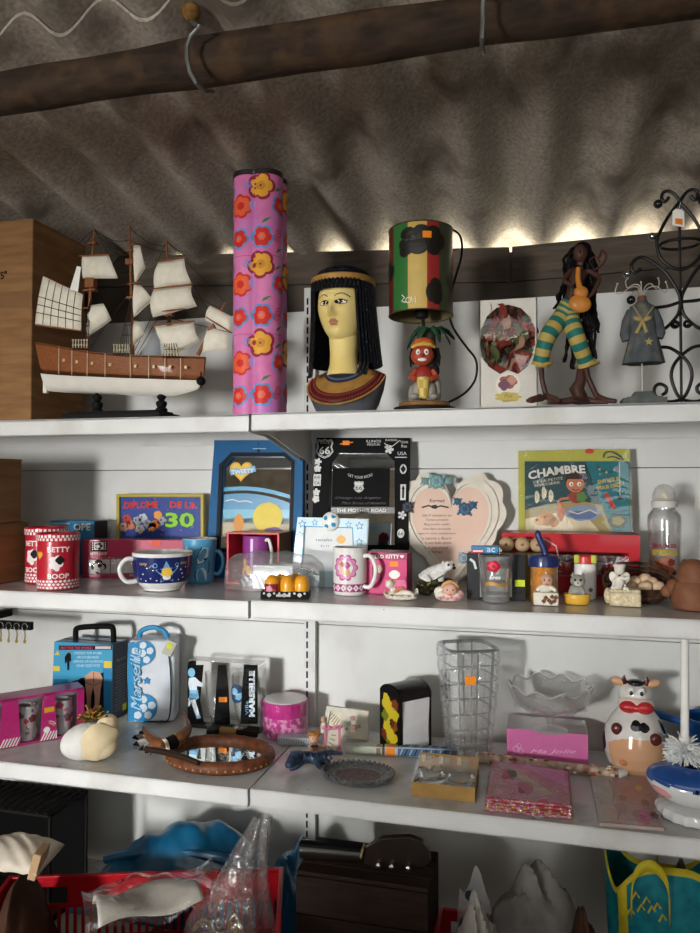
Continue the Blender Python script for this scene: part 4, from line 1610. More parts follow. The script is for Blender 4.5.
# ---- red tins with a checked border
tin_red = col('#b3162a', .3, coat=.5)
tin_w = col('#e7dcdc', .35)
dkw = col('#23201f', .5)
tin_d = col('#8c1020', .35)
heart_y = col('#d9a23a', .4)
def tin(label, cx, by, rpx, hpx, rot):
    p = zs2(cx, by)
    # move the axis back by the radius
    k = kof(p)
    d = Vector((p.x - CAM[0], p.y - CAM[1], 0)).normalized() * rpx * k
    p = p + d
    k = kof(p)
    t = thing('tin', label, 'tin', p, face_cam(p, rot), 'red tins with checked borders')
    R = rpx
    m = MB(k)
    m.lathe([(R - 1, 0), (R, .6), (R, hpx - 8)], tin_red, 48)
    body = m.build('body', t)
    m = MB(k)
    m.lathe([(R + .5, hpx - 8), (R + .7, hpx - 7.5), (R + .7, hpx - .8), (R, hpx), (R - 1.2, hpx), (R - 1.4, hpx - 1.2), (.01, hpx - 1.2)], tin_red, 48, cap=False)
    lid = m.build('lid', t)
    m = MB(k, cyl_canvas(R + .05))
    n = 30
    w_ = 2 * PI * R / n
    for i in range(n):
        for r_ in range(3):
            u, v = (i + .5 * (r_ % 2)) * w_ - PI * R, 2.6 + r_ * 3.0
            m.pp([(u - w_ * .45, v), (u, v - 1.5), (u + w_ * .45, v), (u, v + 1.5)], tin_w, 1)
    for u, v in ((-18, hpx * .62), (36, hpx * .6), (-44, hpx * .6)):
        m.heart(u, v, 4.6, heart_y, 1)
    m.build('checked_print', body, smooth=0, recalc=False)
    m = MB(k, cyl_canvas(R + .75))
    for i in range(n):
        for r_ in range(2):
            u, v = (i + .5 * r_) * w_ - PI * R, hpx - 5.8 + r_ * 3
            m.rect(u - w_ * .3, v - 1.3, u + w_ * .3, v + 1.3, tin_w, 1)
    m.build('checked_print', lid, smooth=0, recalc=False)
    m = MB(k, cyl_canvas(R + .05))
    m.text(2, hpx * .72, 'BETTY', 5.2, tin_w, 2, width=21, bold=.03)
    m.text(2, hpx * .25, 'BOOP', 5.0, tin_w, 2, width=20, bold=.03)
    m.blob(0, hpx * .48, 5.5, tin_w, 1, 24, .25, 5, .3, rv=6.5)
    m.blob(3.5, hpx * .53, 3.6, dkw, 2, 20, .2, 4)
    m.build('lettering', body, smooth=0, recalc=False)
    return t
tin('red tin with checked borders and writing, in front of its twin', 58, 589.5, 19.6, 55, -6)
tin('red tin with checked borders, half hidden behind its twin beside the cartons', 46, 583, 19.4, 54.5, -44)

# ---- generic printed carton with front face traced from the photo
def box_thing(name, label, cat, px0, px1, ybase, ytop, Y, depth, mats, zbase=None, parent_name='carton'):
    a, b = onY(px0, ybase, Y), onY(px1, ybase, Y)
    z0 = zbase if zbase is not None else (ZB2 if (a.x + b.x) / 2 < 0 else Z2R)
    zt = onY((px0 + px1) / 2, ytop, Y).z
    o = Vector(((a.x + b.x) / 2, Y, z0))
    t = thing(name, label, cat, o)
    W_, H_ = b.x - a.x, zt - z0
    front, side, top = mats
    m = MB()
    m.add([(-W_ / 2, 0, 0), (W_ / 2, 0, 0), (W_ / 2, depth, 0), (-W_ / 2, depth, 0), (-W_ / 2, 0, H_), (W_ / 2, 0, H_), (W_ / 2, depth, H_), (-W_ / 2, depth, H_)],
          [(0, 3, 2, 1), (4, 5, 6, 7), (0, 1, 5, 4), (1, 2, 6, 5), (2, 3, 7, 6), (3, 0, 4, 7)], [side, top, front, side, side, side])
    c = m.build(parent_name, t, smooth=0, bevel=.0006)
    return t, c, o, W_, H_

sky_b = col('#2f7fae', .4, coat=.3)
t, c, o, W_, H_ = box_thing('gift_box', 'flat blue gift box with white letters behind the red tins', 'box', 50, 94, 556, 521, -.10, .06, (sky_b, col('#3a3a3c', .5), col('#3f8fb8', .4)))
m = MB(1, plane_canvas(-.1005, o), -1)
m.text(82, 527, 'OPE', 7, white_p, 1, width=17, bold=.03)
m.rect(51, 522.5, 70, 524.5, col('#8fc3dc', .4), 1)
m.build('lettering', c, smooth=0, recalc=False)

# ---- long pink box with a clear window, mugs inside
pinkb = col('#b33a58', .35, coat=.4)
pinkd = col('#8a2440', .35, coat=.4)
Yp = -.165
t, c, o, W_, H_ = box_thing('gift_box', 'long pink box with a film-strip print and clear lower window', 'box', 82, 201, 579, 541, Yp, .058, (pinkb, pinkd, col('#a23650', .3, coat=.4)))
PCv = plane_canvas(Yp - .0003, o)
rz_ = math.radians(12)
t.location = Vector((o.x - W_ / 2, o.y, o.z)) + Matrix.Rotation(rz_, 3, 'Z') @ Vector((W_ / 2, 0, 0))
t.rotation_euler.z = rz_
m = MB(1, PCv, -1)
dkw, lgr = col('#23201f', .5), col('#c9c2c0', .5)
m.rect(88, 559, 190, 575, col('#6b6462', .5), 1)
for i, (a, b, cc) in enumerate(((88, 107, lgr), (108, 132, col('#cfcac6', .4)), (133, 160, col('#8b8583', .4)), (161, 190, lgr))):
    m.rect(a, 560, b, 574, cc, 2)
m.blob(97, 567, 6, dkw, 3, 24, .2, 4); m.blob(97, 568, 4.5, lgr, 4, 24, .2, 5); m.blob(98, 566, 2, dkw, 5, 12, .1, 3)
m.rect(90, 541.5, 104.5, 551.5, dkw, 1)
m.rect(93, 542.6, 101.5, 550, white_p, 2)
m.blob(97, 546.3, 3, dkw, 3, 20, .25, 5); m.blob(96.5, 546.6, 1.6, white_p, 4, 14, .2, 3)
for i in range(4):
    m.rect(91, 542.6 + i * 2.1, 92.2, 543.8 + i * 2.1, white_p, 2); m.rect(102.4, 542.6 + i * 2.1, 103.6, 543.8 + i * 2.1, white_p, 2)
m.text(97, 554, 'BETTY BOOP', 2.4, white_p, 2, width=15, bold=.03)
m.text(135, 576.6, 'BETTY BOOP', 2.0, white_p, 2, width=20)
m.rect(145.5, 540.5 + 2, 153.5, 546.5, col('#e2571f', .5), 2)
m.rect(179.5, 541.8, 191, 551.5, dkw, 1)
m.rect(182, 543, 188.5, 550, white_p, 2); m.blob(185, 546.5, 2.4, dkw, 3, 16, .25, 4)
m.build('printed_pattern', c, smooth=0, recalc=False)
m = MB()
a, b = PCv(87, 557.5), PCv(191, 577)
m.grid(lambda u, v: (a[0] + (b[0] - a[0]) * u, -.001 - .004 * math.sin(PI * v), a[2] + (b[2] - a[2]) * v), 12, 6, film(.10, .5, .06, .8, 18))
m.build('window_film', c, recalc=False)

# ---- framed anniversary diploma
Yq = -.028
o = onY(160, 545, Yq); o.z = ZB2
t = thing('framed_diploma', 'small diploma in a yellow frame with a big green 30', 'picture', o)
C = plane_canvas(Yq, o)
def rectpts(C, x0, y0, x1, y1):
    return [(C(x0, y1)[0], C(x0, y1)[2]), (C(x1, y1)[0], C(x1, y1)[2]), (C(x1, y0)[0], C(x1, y0)[2]), (C(x0, y0)[0], C(x0, y0)[2])]
zfloor = (ZB2 - o[2])
out = rectpts(C, 117.5, 494, 204.5, 560); out[0] = (out[0][0], zfloor); out[1] = (out[1][0], zfloor)
inn = rectpts(C, 120.5, 497, 201.5, 552); inn[0] = (inn[0][0], zfloor + .010); inn[1] = (inn[1][0], zfloor + .010)
m = MB(); m.frame(out, inn, -.006, .008, col('#b3a13a', .4, coat=.3)); m.build('frame', t, smooth=0, bevel=.001)
m = MB(); m.prism(inn, 0, .006, col('#34488c', .35)); pr = m.build('print', t, smooth=0)
m = MB(1, plane_canvas(Yq - .0004, o), -1)
rg = random.Random(2)
redl = col('#c8362c', .4)
for i in range(60):
    m.disc(rg.uniform(122, 200), rg.uniform(498, 535), rg.uniform(.5, 1.4), (col('#5468b0', .4), col('#7a5a9c', .4), col('#27386e', .4))[i % 3], 1, 8)
m.text(141, 505, 'DIPLOME', 7, redl, 3, width=34, bold=.04, rot=.02)
m.text(183, 505, 'DE LA', 6.5, redl, 3, width=27, bold=.04, rot=-.03)
m.text(179, 520, '30', 16, col('#2b5a20', .4), 2, width=31, bold=.06)
m.text(179.5, 520, '30', 15, col('#8cc63a', .4), 3, width=29, bold=.03)
m.blob(158, 515, 4, col('#e09a4a', .4), 3, 16, .1, 5)
for i, (u, v, cc) in enumerate(((127, 519, '#b8443a'), (131, 525, '#c97a5a'), (137, 521, '#9aa0a8'), (143, 518, '#b9bec4'), (148, 524, '#8e8f98'), (152, 527, '#d08a3a'), (156, 524, '#c86a2c'), (162, 521, '#9a9fb0'), (124, 527, '#d8a89a'), (140, 529, '#c2b8b0'))):
    m.blob(u, v, 4, col(cc, .5), 2, 18, .22, 5 + i % 3, i)
    m.disc(u - 1, v - 1, .9, dkw, 3, 8)
m.build('lettering', pr, smooth=0, recalc=False)

# ---- mugs and cups
def cup_profile(R, H, wall, foot=.8, flare=0, bell=0):
    P = [(R * foot * .9, 0), (R * foot, .8)]
    for i in range(1, 9):
        f = i / 8
        P.append((R * (foot + (1 - foot) * min(1, f * 2.5) ** .6) + flare * f ** 3, .8 + (H - .8) * f))
    top = P[-1][0]
    P += [(top - wall * .5, H + wall * .4), (top - wall, H)]
    for i in range(7, 0, -1):
        f = i / 8
        P.append((max(1, R * (foot + (1 - foot) * min(1, f * 2.5) ** .6) + flare * f ** 3 - wall), wall + 1 + (H - wall - 1) * f))
    P.append((.01, wall + .8))
    return P
def handle(m, R, z0, z1, out, r, mat, ang, flat=1.0):
    P = [(R - 1, 0, z1), (R + out * .55, 0, z1 + .5), (R + out, 0, z1 - (z1 - z0) * .3), (R + out * .92, 0, z0 + (z1 - z0) * .3), (R + out * .5, 0, z0 + .5), (R - 2, 0, z0 + 1)]
    with m.at(rz=ang):
        m.tube(catmull(P, 6), r, mat, 10)
def stand_at(px, py, rpx):
    p = zs2(px, py)
    k = kof(p)
    d = Vector((p.x - CAM[0], p.y - CAM[1], 0)).normalized() * rpx * k
    q = p + d
    q.z = ZB2 if q.x < 0 else Z2R
    return q, kof(q)

porc = col('#dcdad6', .15, coat=.6)
navy = col('#16225c', .2, coat=.6)
p, k = stand_at(162.5, 591, 19)
t = thing('mug', 'wide navy blue cup with a star on it at the front edge', 'mug', p, face_cam(p))
R, H = 29.0, 37.0
m = MB(k)
prof = [(17, 0), (18.5, .8), (18, 2), (21.5, 5), (25.2, 9), (28, 16), (28.9, 24), (29.3, 34), (29.6, H), (29, H + .7), (28.2, H), (27.4, 30), (26.5, 17), (20, 6), (10, 4), (.01, 3.8)]
m.lathe(prof, porc, 56, cap=False, mfn=lambda i, j: navy if 4 <= j <= 6 else porc)
body = m.build('body', t)
m = MB(k); handle(m, 27, 9, 31, 14, 2.3, porc, 180 + 12); m.build('handle', t)
def rprof(v):
    for (r0, z0), (r1, z1) in zip(prof[2:9], prof[3:10]):
        if z0 <= v <= z1:
            return r0 + (r1 - r0) * (v - z0) / (z1 - z0)
    return 28
def cw(u, v, h):
    r = rprof(v) + h + .08
    th = u / 28.5
    return (r * math.sin(th), -r * math.cos(th), v)
m = MB(k, cw)
lbs, yst = col('#6f9cc4', .25, coat=.5), col('#e0b84a', .25, coat=.5)
m.star(4, 19.5, 11.5, lbs, 1, .5, .06)
m.blob(4, 19.5, 5.0, yst, 2, 24, .06, 5)
m.disc(4, 15, 4, white_gloss, 2, 14, rv=2.5)
for u, v in ((-18, 11.5), (-12, 14), (-20, 18), (-9, 22), (17, 12), (20, 18), (22, 14), (-6, 12), (14, 25), (-24, 13), (24, 24), (-15, 24), (18, 22)):
    m.star(u, v, 1.0, white_gloss, 1, .5)
m.ring(-7, 26.5, 2, .7, lbs, 1, 12); m.ring(13.5, 27, 1.6, .6, lbs, 1, 12)
m.text(-19.5, 27.5, 'tasty', 3.4, yst, 2, width=9, shear=.2); m.text(21, 28, 'tasty', 3.4, yst, 2, width=8, shear=.2)
m.line([(-13, 24), (-10, 27), (-9, 25)], .6, lbs, 1)
m.build('printed_pattern', body, smooth=0, recalc=False)

lblue = col('#4d97bd', .3, coat=.4)
p, k = stand_at(199.5, 583, 15)
t = thing('mug', 'light blue cup with a white figure print, by the blue mirror frame', 'mug', p, face_cam(p))
m = MB(k)
prof2 = [(13.5, 0), (14.2, .8), (15, 12), (15.9, 26), (16.8, 43), (16.2, 43.6), (15.6, 43), (14.4, 22), (13, 3), (.01, 2.6)]
m.lathe(prof2, lblue, 48, cap=False, mfn=lambda i, j: porc if j >= 4 else lblue)
body = m.build('body', t)
m = MB(k, lambda u, v, h: ((14.3 + v * .066 + h + .05) * math.sin(u / 15), -(14.3 + v * .066 + h + .05) * math.cos(u / 15), v))
wsk = col('#bcd3dc', .3, coat=.4)
m.pp([(2, 36), (8, 35), (8, 26), (3, 20), (-2, 19), (-3, 24), (0, 31)], wsk, 1)
m.pp([(-3, 3), (7, 3), (7, 12), (3, 16), (-3, 13)], wsk, 1)
m.line([(2, 36), (-3, 24), (-2, 19), (3, 20), (8, 26)], .8, dkw, 2); m.line([(-3, 13), (-5, 8), (-3, 3)], .7, dkw, 2); m.line([(9, 22), (9.5, 15), (8, 10)], .8, dkw, 2); m.disc(5, 24, 1.2, dkw, 2, 8)
m.pp([(-14, 36), (-11, 36), (-11, 27), (-14, 24)], wsk, 1)
m.build('printed_pattern', body, smooth=0, recalc=False)
m = MB(k); handle(m, 14.5, 8, 30, 9, 1.8, lblue, -15); m.build('handle', t)

# ---- the blue and the black bevelled mirrors leaning at the back
def framed_mirror(name, label, Y, quad, hole, fmat, thick, zb_, lean=True):
    o = onY((quad[0][0] + quad[1][0]) / 2, quad[0][1], Y); o.z = zb_
    t = thing(name, label, 'mirror', o)
    t.rotation_euler.x = math.radians(-5)
    C = plane_canvas(Y, o)
    oc = [C(*q) for q in quad]
    oc = [(q[0], q[2]) for q in oc]
    oc[0] = (oc[0][0], 0.0); oc[1] = (oc[1][0], 0.0)
    hp = [(C(*q)[0], C(*q)[2]) for q in hole]
    # outer ring with 8 points matching the octagonal hole
    bl, br, tr, tl = oc
    outer = [bl, br, (br[0] + (tr[0] - br[0]) * .75, tr[1] * .75), (tr[0], tr[1] * .9), (tr[0] - .02, tr[1]), (tl[0] + .02, tl[1]), (tl[0], tl[1] * .9), (bl[0] + (tl[0] - bl[0]) * .75, tl[1] * .75)]
    outer[4] = tr; outer[5] = tl; outer[3] = (tr[0], tr[1] * .93); outer[6] = (tl[0], tl[1] * .93)
    inner = [hp[0], hp[1], (hp[1][0] * .3 + hp[2][0] * .7, hp[1][1] * .3 + hp[2][1] * .7), hp[2], hp[3], hp[4], hp[5], (hp[0][0] * .3 + hp[5][0] * .7, hp[0][1] * .3 + hp[5][1] * .7)]
    m = MB(); m.frame(outer, inner, 0, thick, fmat)
    fr = m.build('frame', t, smooth=0)
    m = MB(); m.prism([(q[0], q[1]) for q in hp], thick * .55, thick * .8, mirror_mat())
    gl = m.build('mirror_glass', t, smooth=0)
    return t, fr, gl, o, C
bluef = mottled('#05507f', '#0a5c8e', scale=8, rough=.5, lo=.3, hi=.7, bump=0)
Ym = -.085
t, fr, gl, o, C = framed_mirror('wall_mirror', 'tall mirror in a bright blue frame with a yellow heart and beach print', Ym,
    [(205, 556), (302, 556), (299, 439), (209, 439)], [(218, 548), (288, 548), (288, 462), (280, 455.5), (228, 455.5), (218.5, 466)], bluef, .02, ZB2)
m = MB()
e = [C(*q) for q in ((214.5, 552), (291.5, 552), (291.5, 460), (281, 451.5), (227, 451.5), (215, 464))]
i_ = [C(*q) for q in ((218, 549), (288, 549), (288, 462), (280, 455.5), (228, 455.5), (218.5, 466))]
m.frame([(q[0], q[2]) for q in e], [(q[0], q[2]) for q in i_], -.0012, .004, col('#1a1d22', .4))
m.build('inner_border', fr, smooth=0)
GY = Ym + .02 * .55 - .0003
m = MB(1, plane_canvas(GY, o), -1)
# print on the glass: heart with a name ribbon, sea and sand along the bottom
m.heart(237.5, 469.5, 11.5, col('#d9a93a', .35), 1); m.heart(237.5, 469.5, 9.5, col('#e8c24c', .35), 2)
m.line([(226.5, 472), (232, 470), (238, 471), (244, 470), (252, 467.5)], 6, col('#7fb4d6', .35), 3)
m.text(239, 470.5, 'TWEETY', 4.4, white_p, 4, width=23, bold=.04, rot=.09)
b1, b2, b3, b4 = col('#2f82ac', .3), col('#3a96be', .3), col('#5aa6bf', .3), col('#b9ad92', .4)
def strip(y0, y1, f0, f1, mm, h):
    n = 14
    P = [(218.6 + 69 * i / n, y0 + f0(i / n)) for i in range(n + 1)]
    Q = [(218.6 + 69 * i / n, y1 + f1(i / n)) for i in range(n + 1)]
    m.add([m.warp(a, b, h * m.hs) for a, b in P + Q], [(i, i + 1, n + 2 + i, n + 1 + i) for i in range(n)], mm)
strip(485, 489, lambda f: 2 - 4 * math.sin(f * 3.2) + 7 * f, lambda f: 2 - 4 * math.sin(f * 3.2) + 7 * f, b2, 1)
strip(491, 520, lambda f: 3 - 5 * math.sin(f * 3.0) + 9 * f, lambda f: 1 - 2 * f, b1, 1)
strip(509, 522, lambda f: 0, lambda f: 2 * f, b3, 2)
strip(518, 548, lambda f: 0, lambda f: 0, b4, 2)
m.line([(223, 500.5), (230, 499), (236, 501), (244, 500.5), (250, 502)], 1.0, white_p, 3)
# a plain beach ball and cushion stand for the left-out picture
m.disc(266, 517, 15, col('#d9c13e', .35), 4, 28); 
m.blob(237, 523, 5, col('#d08a34', .35), 4, 24, .06, 4, rv=9)
m.blob(232, 536, 8, col('#8a4a70', .4), 3, 24, .1, 5, rv=5); m.blob(272, 531, 9, col('#7f5590', .4), 5, 24, .1, 5, rv=4)
m.build('printed_pattern', gl, smooth=0, recalc=False)
m = MB(1, plane_canvas(Ym, o), -1)
m.disc(254.5, 449.5, 1.8, col('#0d1b2a', .5), 1, 14); m.line([(248.5, 447.7), (262, 447.7)], .8, col('#8fb6cf', .4), 1); m.line([(254, 442), (254, 444.5)], .7, dkw, 1)
m.build('hanger_hole', fr, smooth=0, recalc=False)

blackf = col('#101011', .6)
Yk = -.06
t, fr, gl, o, C = framed_mirror('wall_mirror', 'tall mirror in a black road-sign frame behind the football photo frame', Yk,
    [(309, 552), (407, 552), (407, 436.5), (313, 436.5)], [(327, 545), (394, 545), (392.5, 461), (384, 452), (334, 452), (327, 461)], blackf, .02, Z2R)
m = MB(1, plane_canvas(Yk - .0002, o), -1)
wpr = col('#cfcfcb', .4)
def shield(u, v, s_, h, mm, fg):
    P = [(0, -1.15), (.35, -1), (.8, -1.1), (1, -.7), (.85, -.2), (1.05, .4), (.6, .95), (0, 1.2), (-.6, .95), (-1.05, .4), (-.85, -.2), (-1, -.7), (-.8, -1.1), (-.35, -1)]
    m.pp([(u + a * s_, v + b * s_) for a, b in P], mm, h)
    m.line([(u + a * s_ * .88, v + b * s_ * .88) for a, b in P], s_ * .07, fg, h + 1, True)
shield(321.5, 447.5, 8.2, 1, dkw, wpr)
m.line([(321.5 + a * 8.2, 447.5 + b * 8.2) for a, b in [(0, -1.15), (.35, -1), (.8, -1.1), (1, -.7), (.85, -.2), (1.05, .4), (.6, .95), (0, 1.2), (-.6, .95), (-1.05, .4), (-.85, -.2), (-1, -.7), (-.8, -1.1), (-.35, -1)]], .7, wpr, 3, True)
m.text(321.5, 441.5, 'ROUTE', 2.6, wpr, 4, width=9.5)
m.text(321.5, 449.5, '66', 8, wpr, 4, width=11, bold=.02)
m.rect(339.5, 439.5, 346.5, 444, sticker_o, 2); m.line([(337, 443), (350, 441)], .9, sticker_o, 1)
m.text(371, 440, 'ILLINOIS', 2.6, wpr, 2, width=15); m.text(371, 443.4, 'MISSOURI', 2.4, wpr, 2, width=13)
m.text(389, 438.8, 'KANSAS', 2.4, wpr, 2, width=12)
m.text(402, 441, 'TEXAS', 2.4, wpr, 2, width=8); m.text(402, 445, 'Rte', 3, wpr, 2); m.line([(382, 442), (388, 447), (394, 442), (398, 439)], .8, wpr, 2)
m.blob(387, 448.5, 3.6, wpr, 2, 20, .3, 5); m.blob(385, 446, 2.2, wpr, 2, 16, .3, 4); m.text(400, 452.5, 'USA', 3.4, wpr, 2, width=9); m.line([(393, 456.5), (405, 456.5)], .8, wpr, 2)
m.disc(401.5, 468.5, 3.4, wpr, 2, 18, rv=5); m.blob(401.5, 468.5, 2, dkw, 3, 14, .3, 4, rv=3)
m.rect(399, 484, 404.5, 500, wpr, 2); m.line([(401.8, 486), (401.8, 498)], 2, dkw, 3); m.pp([(400, 489), (401.8, 485), (403.6, 489)], dkw, 3)
m.blob(401, 515, 3.4, wpr, 2, 20, .35, 5); m.text(400.5, 515, 'AZ', 3, dkw, 3)
m.disc(400, 533.5, 3.6, wpr, 2, 18, rv=4.6); m.text(400, 533.5, '66', 4, dkw, 3)
for v, q in ((461, 0), (468, 1), (477, 2), (483, 3), (492, 4), (499, 5)):
    u = 315 - (v - 461) * .03
    if q in (2, 3): m.rect(u - 3.6, v - 3.4, u + 4, v + 2.6, wpr, 2); m.text(u, v - .4, ('66', 'CA')[q - 2], 3, dkw, 3, width=6)
    else: m.blob(u, v, 3, wpr, 2, 20, .35, 5, q)
m.build('lettering', fr, smooth=0, recalc=False)
m = MB(1, plane_canvas(Yk + .011 - .0003, o), -1)
m.rect(330, 467, 388, 506, col('#0e0e0e', .6), 1)
m.text(358, 476.5, 'GET YOUR KICKS', 2.8, wpr, 2, width=25, arc=-3)
shield(357, 486, 5, 2, wpr, dkw); m.text(357, 487, '66', 5, dkw, 4, width=6.5)
gy_ = col('#4a4a48', .4)
m.text(356, 497.5, 'Chicago Los Angeles', 3, gy_, 2, width=46, shear=.3); m.text(362, 502.5, 'Main Street of America', 2.6, gy_, 2, width=44, shear=.3)
m.rect(327.5, 507, 393.5, 513, col('#3a3a38', .3), 1); m.text(360, 510, 'THE MOTHER ROAD', 3.4, wpr, 2, width=50)
m.build('printed_pattern', gl, smooth=0, recalc=False)
# ------------------------------------------------- middle shelf, continued
def ellipse_pts(n=24):
    return [2 * PI * i / n for i in range(n)]

# ---- red window box with a purple mug inside
Yx = -.175
rbm = col('#c03040', .35, coat=.3)
a, b = onY(227, 560, Yx), onY(279, 560, Yx)
zt = onY(253, 533, Yx).z
o = Vector(((a.x + b.x) / 2, Yx, ZB2))
t = thing('mug_box', 'red open-front gift box holding a purple mug, before the blue mirror', 'gift box', o)
W_, H_, D_ = b.x - a.x, zt - ZB2, .085
m = MB()
th = .003
m.box((-W_ / 2 + th / 2, D_ / 2, H_ / 2), (th, D_, H_), rbm).box((W_ / 2 - th / 2, D_ / 2, H_ / 2), (th, D_, H_), col('#8a6a50', .5))
m.box((0, D_ / 2, H_ - th / 2), (W_ - 2 * th, D_, th), rbm).box((0, D_ / 2, th / 2), (W_ - 2 * th, D_, th), rbm).box((0, D_ - th / 2, H_ / 2), (W_ - 2 * th, th, H_ - 2 * th), col('#c2243a', .4))
m.build('carton', t, smooth=0)
m = MB()
gold_l = col('#d09a5a', .4)
m.frame([(-W_ / 2 - .0005, 0), (W_ / 2 + .0005, 0), (W_ / 2 + .0005, H_ + .0005), (-W_ / 2 - .0005, H_ + .0005)], [(-W_ / 2 + .004, .004), (W_ / 2 - .004, .004), (W_ / 2 - .004, H_ - .003), (-W_ / 2 + .004, H_ - .003)], -.001, .0002, col('#cf4a48', .4))
m.build('front_border', t, smooth=0)
prp = col('#8a3a86', .2, coat=.5)
m = MB(.001)
with m.at(-6, 42, 3.5):
    m.lathe([(33, 0), (34, 1), (34, H_ * 1000 - 14), (33, H_ * 1000 - 12), (31.5, H_ * 1000 - 14), (31.5, 5), (.01, 4)], prp, 40, cap=False)
mug = promote(m.build('mug', t), 'purple mug inside the red open-front gift box', 'mug')
m = MB(.001)
with m.at(-6, 42, 3.5):
    handle(m, 33.5, 18, H_ * 1000 - 22, 21, 4, white_gloss, -30)
m.build('handle', mug)
m = MB(.001, lambda u, v, h: (-6 + (34.1 + h) * math.sin(u / 34), 42 - (34.1 + h) * math.cos(u / 34), 3.5 + v))
for i, (u, v, r, cc) in enumerate(((-16, 34, 9, '#d9a04a'), (-20, 48, 7, '#e0b45a'), (-8, 26, 8, '#d8b04a'), (-26, 24, 6, '#c98a5a'), (-12, 44, 4, '#7a4a2a'))):
    m.blob(u, v, r, col(cc, .35), 1 + i, 20, .15, 5)
m.rect(-3, 10, 3, H_ * 1000 - 18, col('#b58ac0', .3), 1)
m.build('printed_pattern', mug, smooth=0, recalc=False)

# ---- clear plastic pack lying in front, silver round inside
p0, p1 = zs2(224, 589), zs2(318, 583)
Yc = -.285
a, b = onY(223, 586, Yc), onY(318, 586, Yc)
zt = onY(270, 553, Yc).z
o = Vector(((a.x + b.x) / 2, Yc, Z2R))
t = thing('clear_package', 'long clear plastic package lying before the blue mirror and football frame', 'package', o)
W_, H_, D_ = b.x - a.x, zt - Z2R, .06
flm = film(.14, .7, .12, .35, 9, milky=.06)
m = MB()
N_ = 20
def tray(u, v):
    x = (u - .5) * W_
    ang = PI * v
    bulge = 1 - .25 * abs(2 * u - 1) ** 4
    y = D_ / 2 - D_ / 2 * math.cos(ang) * bulge
    z = .001 + H_ * (math.sin(ang) ** .55 if 0 < v < 1 else 0) * bulge + .002 * math.sin(u * 23) * math.sin(ang)
    return (x, y, z)
m.grid(tray, 36, 17, flm)
for u in (0, 1):
    pts = [tray(u, j / 16) for j in range(17)]
    m.add([(pts[0][0], D_ / 2, .001)] + pts, [(0, i + 1, i + 2) for i in range(16)], flm)
m.build('wrapper', t, recalc=False)
m = MB()
with m.at(-W_ * .27, D_ * .5, .002):
    m.lathe([(.010, 0), (.016, .002), (.022, .010), (.024, .020), (.023, .0205), (.020, .010), (.012, .004), (.006, .003)], col('#b9bcbe', .15, .9), 32)
silver = promote(m.build('silver_bowl', t), 'small silver bowl inside the long clear package', 'bowl')
m = MB()
m.box((.0, D_ * .55, H_ * .35), (W_ * .42, .03, H_ * .6), col('#c3c7c8', .4)); m.box((W_ * .02, D_ * .33, H_ * .32), (W_ * .14, .002, H_ * .3), col('#c47a9a', .4))
m.build('insert_card', t, smooth=0)

# ---- black tray of yellow egg-like shakers
p = zs2(286, 592)
k = kof(p)
p.y = -.345; p.x = onY(286, 590, -.345).x; p.z = Z2R; k = kof(p)
t = thing('shaker_set', 'black tray with four yellow domed shakers, one with a red label', 'shaker set', p, math.radians(12))
m = MB(k)
m.box((0, 0, .6), (47, 25, 1.2), black)
for y in (-12, 12):
    m.box((0, y, 4.2), (47, 1, 6), black)
for x in (-23, 23):
    m.box((x, 0, 4.2), (1, 23, 6), black)
tray_ = m.build('tray', t, smooth=0)
m = MB(k, lambda u, v, h: (u, -12.55 - h, v))
wht = col('#bdbab4', .4)
for i in range(9):
    m.disc(-20 + i * 5, 5.6, 1.2, wht, 1, 8) if i % 3 != 1 else m.blob(-20 + i * 5, 4, 1.8, wht, 1, 12, .3, 4)
m.rect(-8, 2.4, 6, 4.6, wht, 1)
m.build('printed_pattern', tray_, smooth=0, recalc=False)
ylw = mottled('#d28a10', '#e3a122', scale=20, rough=.3, lo=.3, hi=.7, bump=0, coat=.4)
for i, (x, y) in enumerate(((-13.5, -3), (2.5, -4), (16, -3), (-6, 7), (9, 7))):
    m = MB(k)
    with m.at(x, y, 1.3):
        m.lathe([(6.3, 0), (7.2, 1), (7.6, 6), (7.6, 12), (7, 16), (5.2, 19.3), (2.6, 21), (.01, 21.4)], ylw, 24, cap=False)
    s_ = m.build('shaker', t)
    if i == 0:
        m = MB(k, lambda u, v, h: (-13.5 + (7.7 + h) * math.sin(u / 7.6), -3 - (7.7 + h) * math.cos(u / 7.6), v + 1.3))
        m.rect(-8, 2, 8, 13, col('#7a2030', .4), 1, nu=6)
        m.blob(-2, 8, 3, col('#c98a9a', .4), 2, 16, .25, 5); m.blob(3, 6, 2, col('#b05a4a', .4), 2, 16, .25, 4)
        m.build('label_print', s_, smooth=0, recalc=False)

# ---- light blue football photo frame
Yt = -.185
o = onY(329, 560, Yt); o.z = Z2R
t = thing('photo_frame', 'light blue photo frame with star outlines and a football on top', 'photo frame', o)
t.rotation_euler.x = math.radians(-4)
C = plane_canvas(Yt, o)
fb = col('#b9d3dc', .35, coat=.3)
P = [(290, 575), (365, 575), (367, 519), (296, 517)]
P = [(C(*q)[0], max(0, C(*q)[2])) for q in P]; P[0] = (P[0][0], 0); P[1] = (P[1][0], 0)
Q = [(301, 570), (354, 570), (351.5, 528), (303, 526.5)]
Q = [(C(*q)[0], max(.006, C(*q)[2])) for q in Q]
m = MB(); m.frame(P, Q, 0, .010, fb); frm = m.build('frame', t, smooth=0, bevel=.001)
m = MB(); m.prism(Q, .004, .009, col('#cfd2d2', .4)); ins = m.build('insert', t, smooth=0)
outl = col('#2f8ab5', .4)
m = MB(1, plane_canvas(Yt - .0003, o), -1)
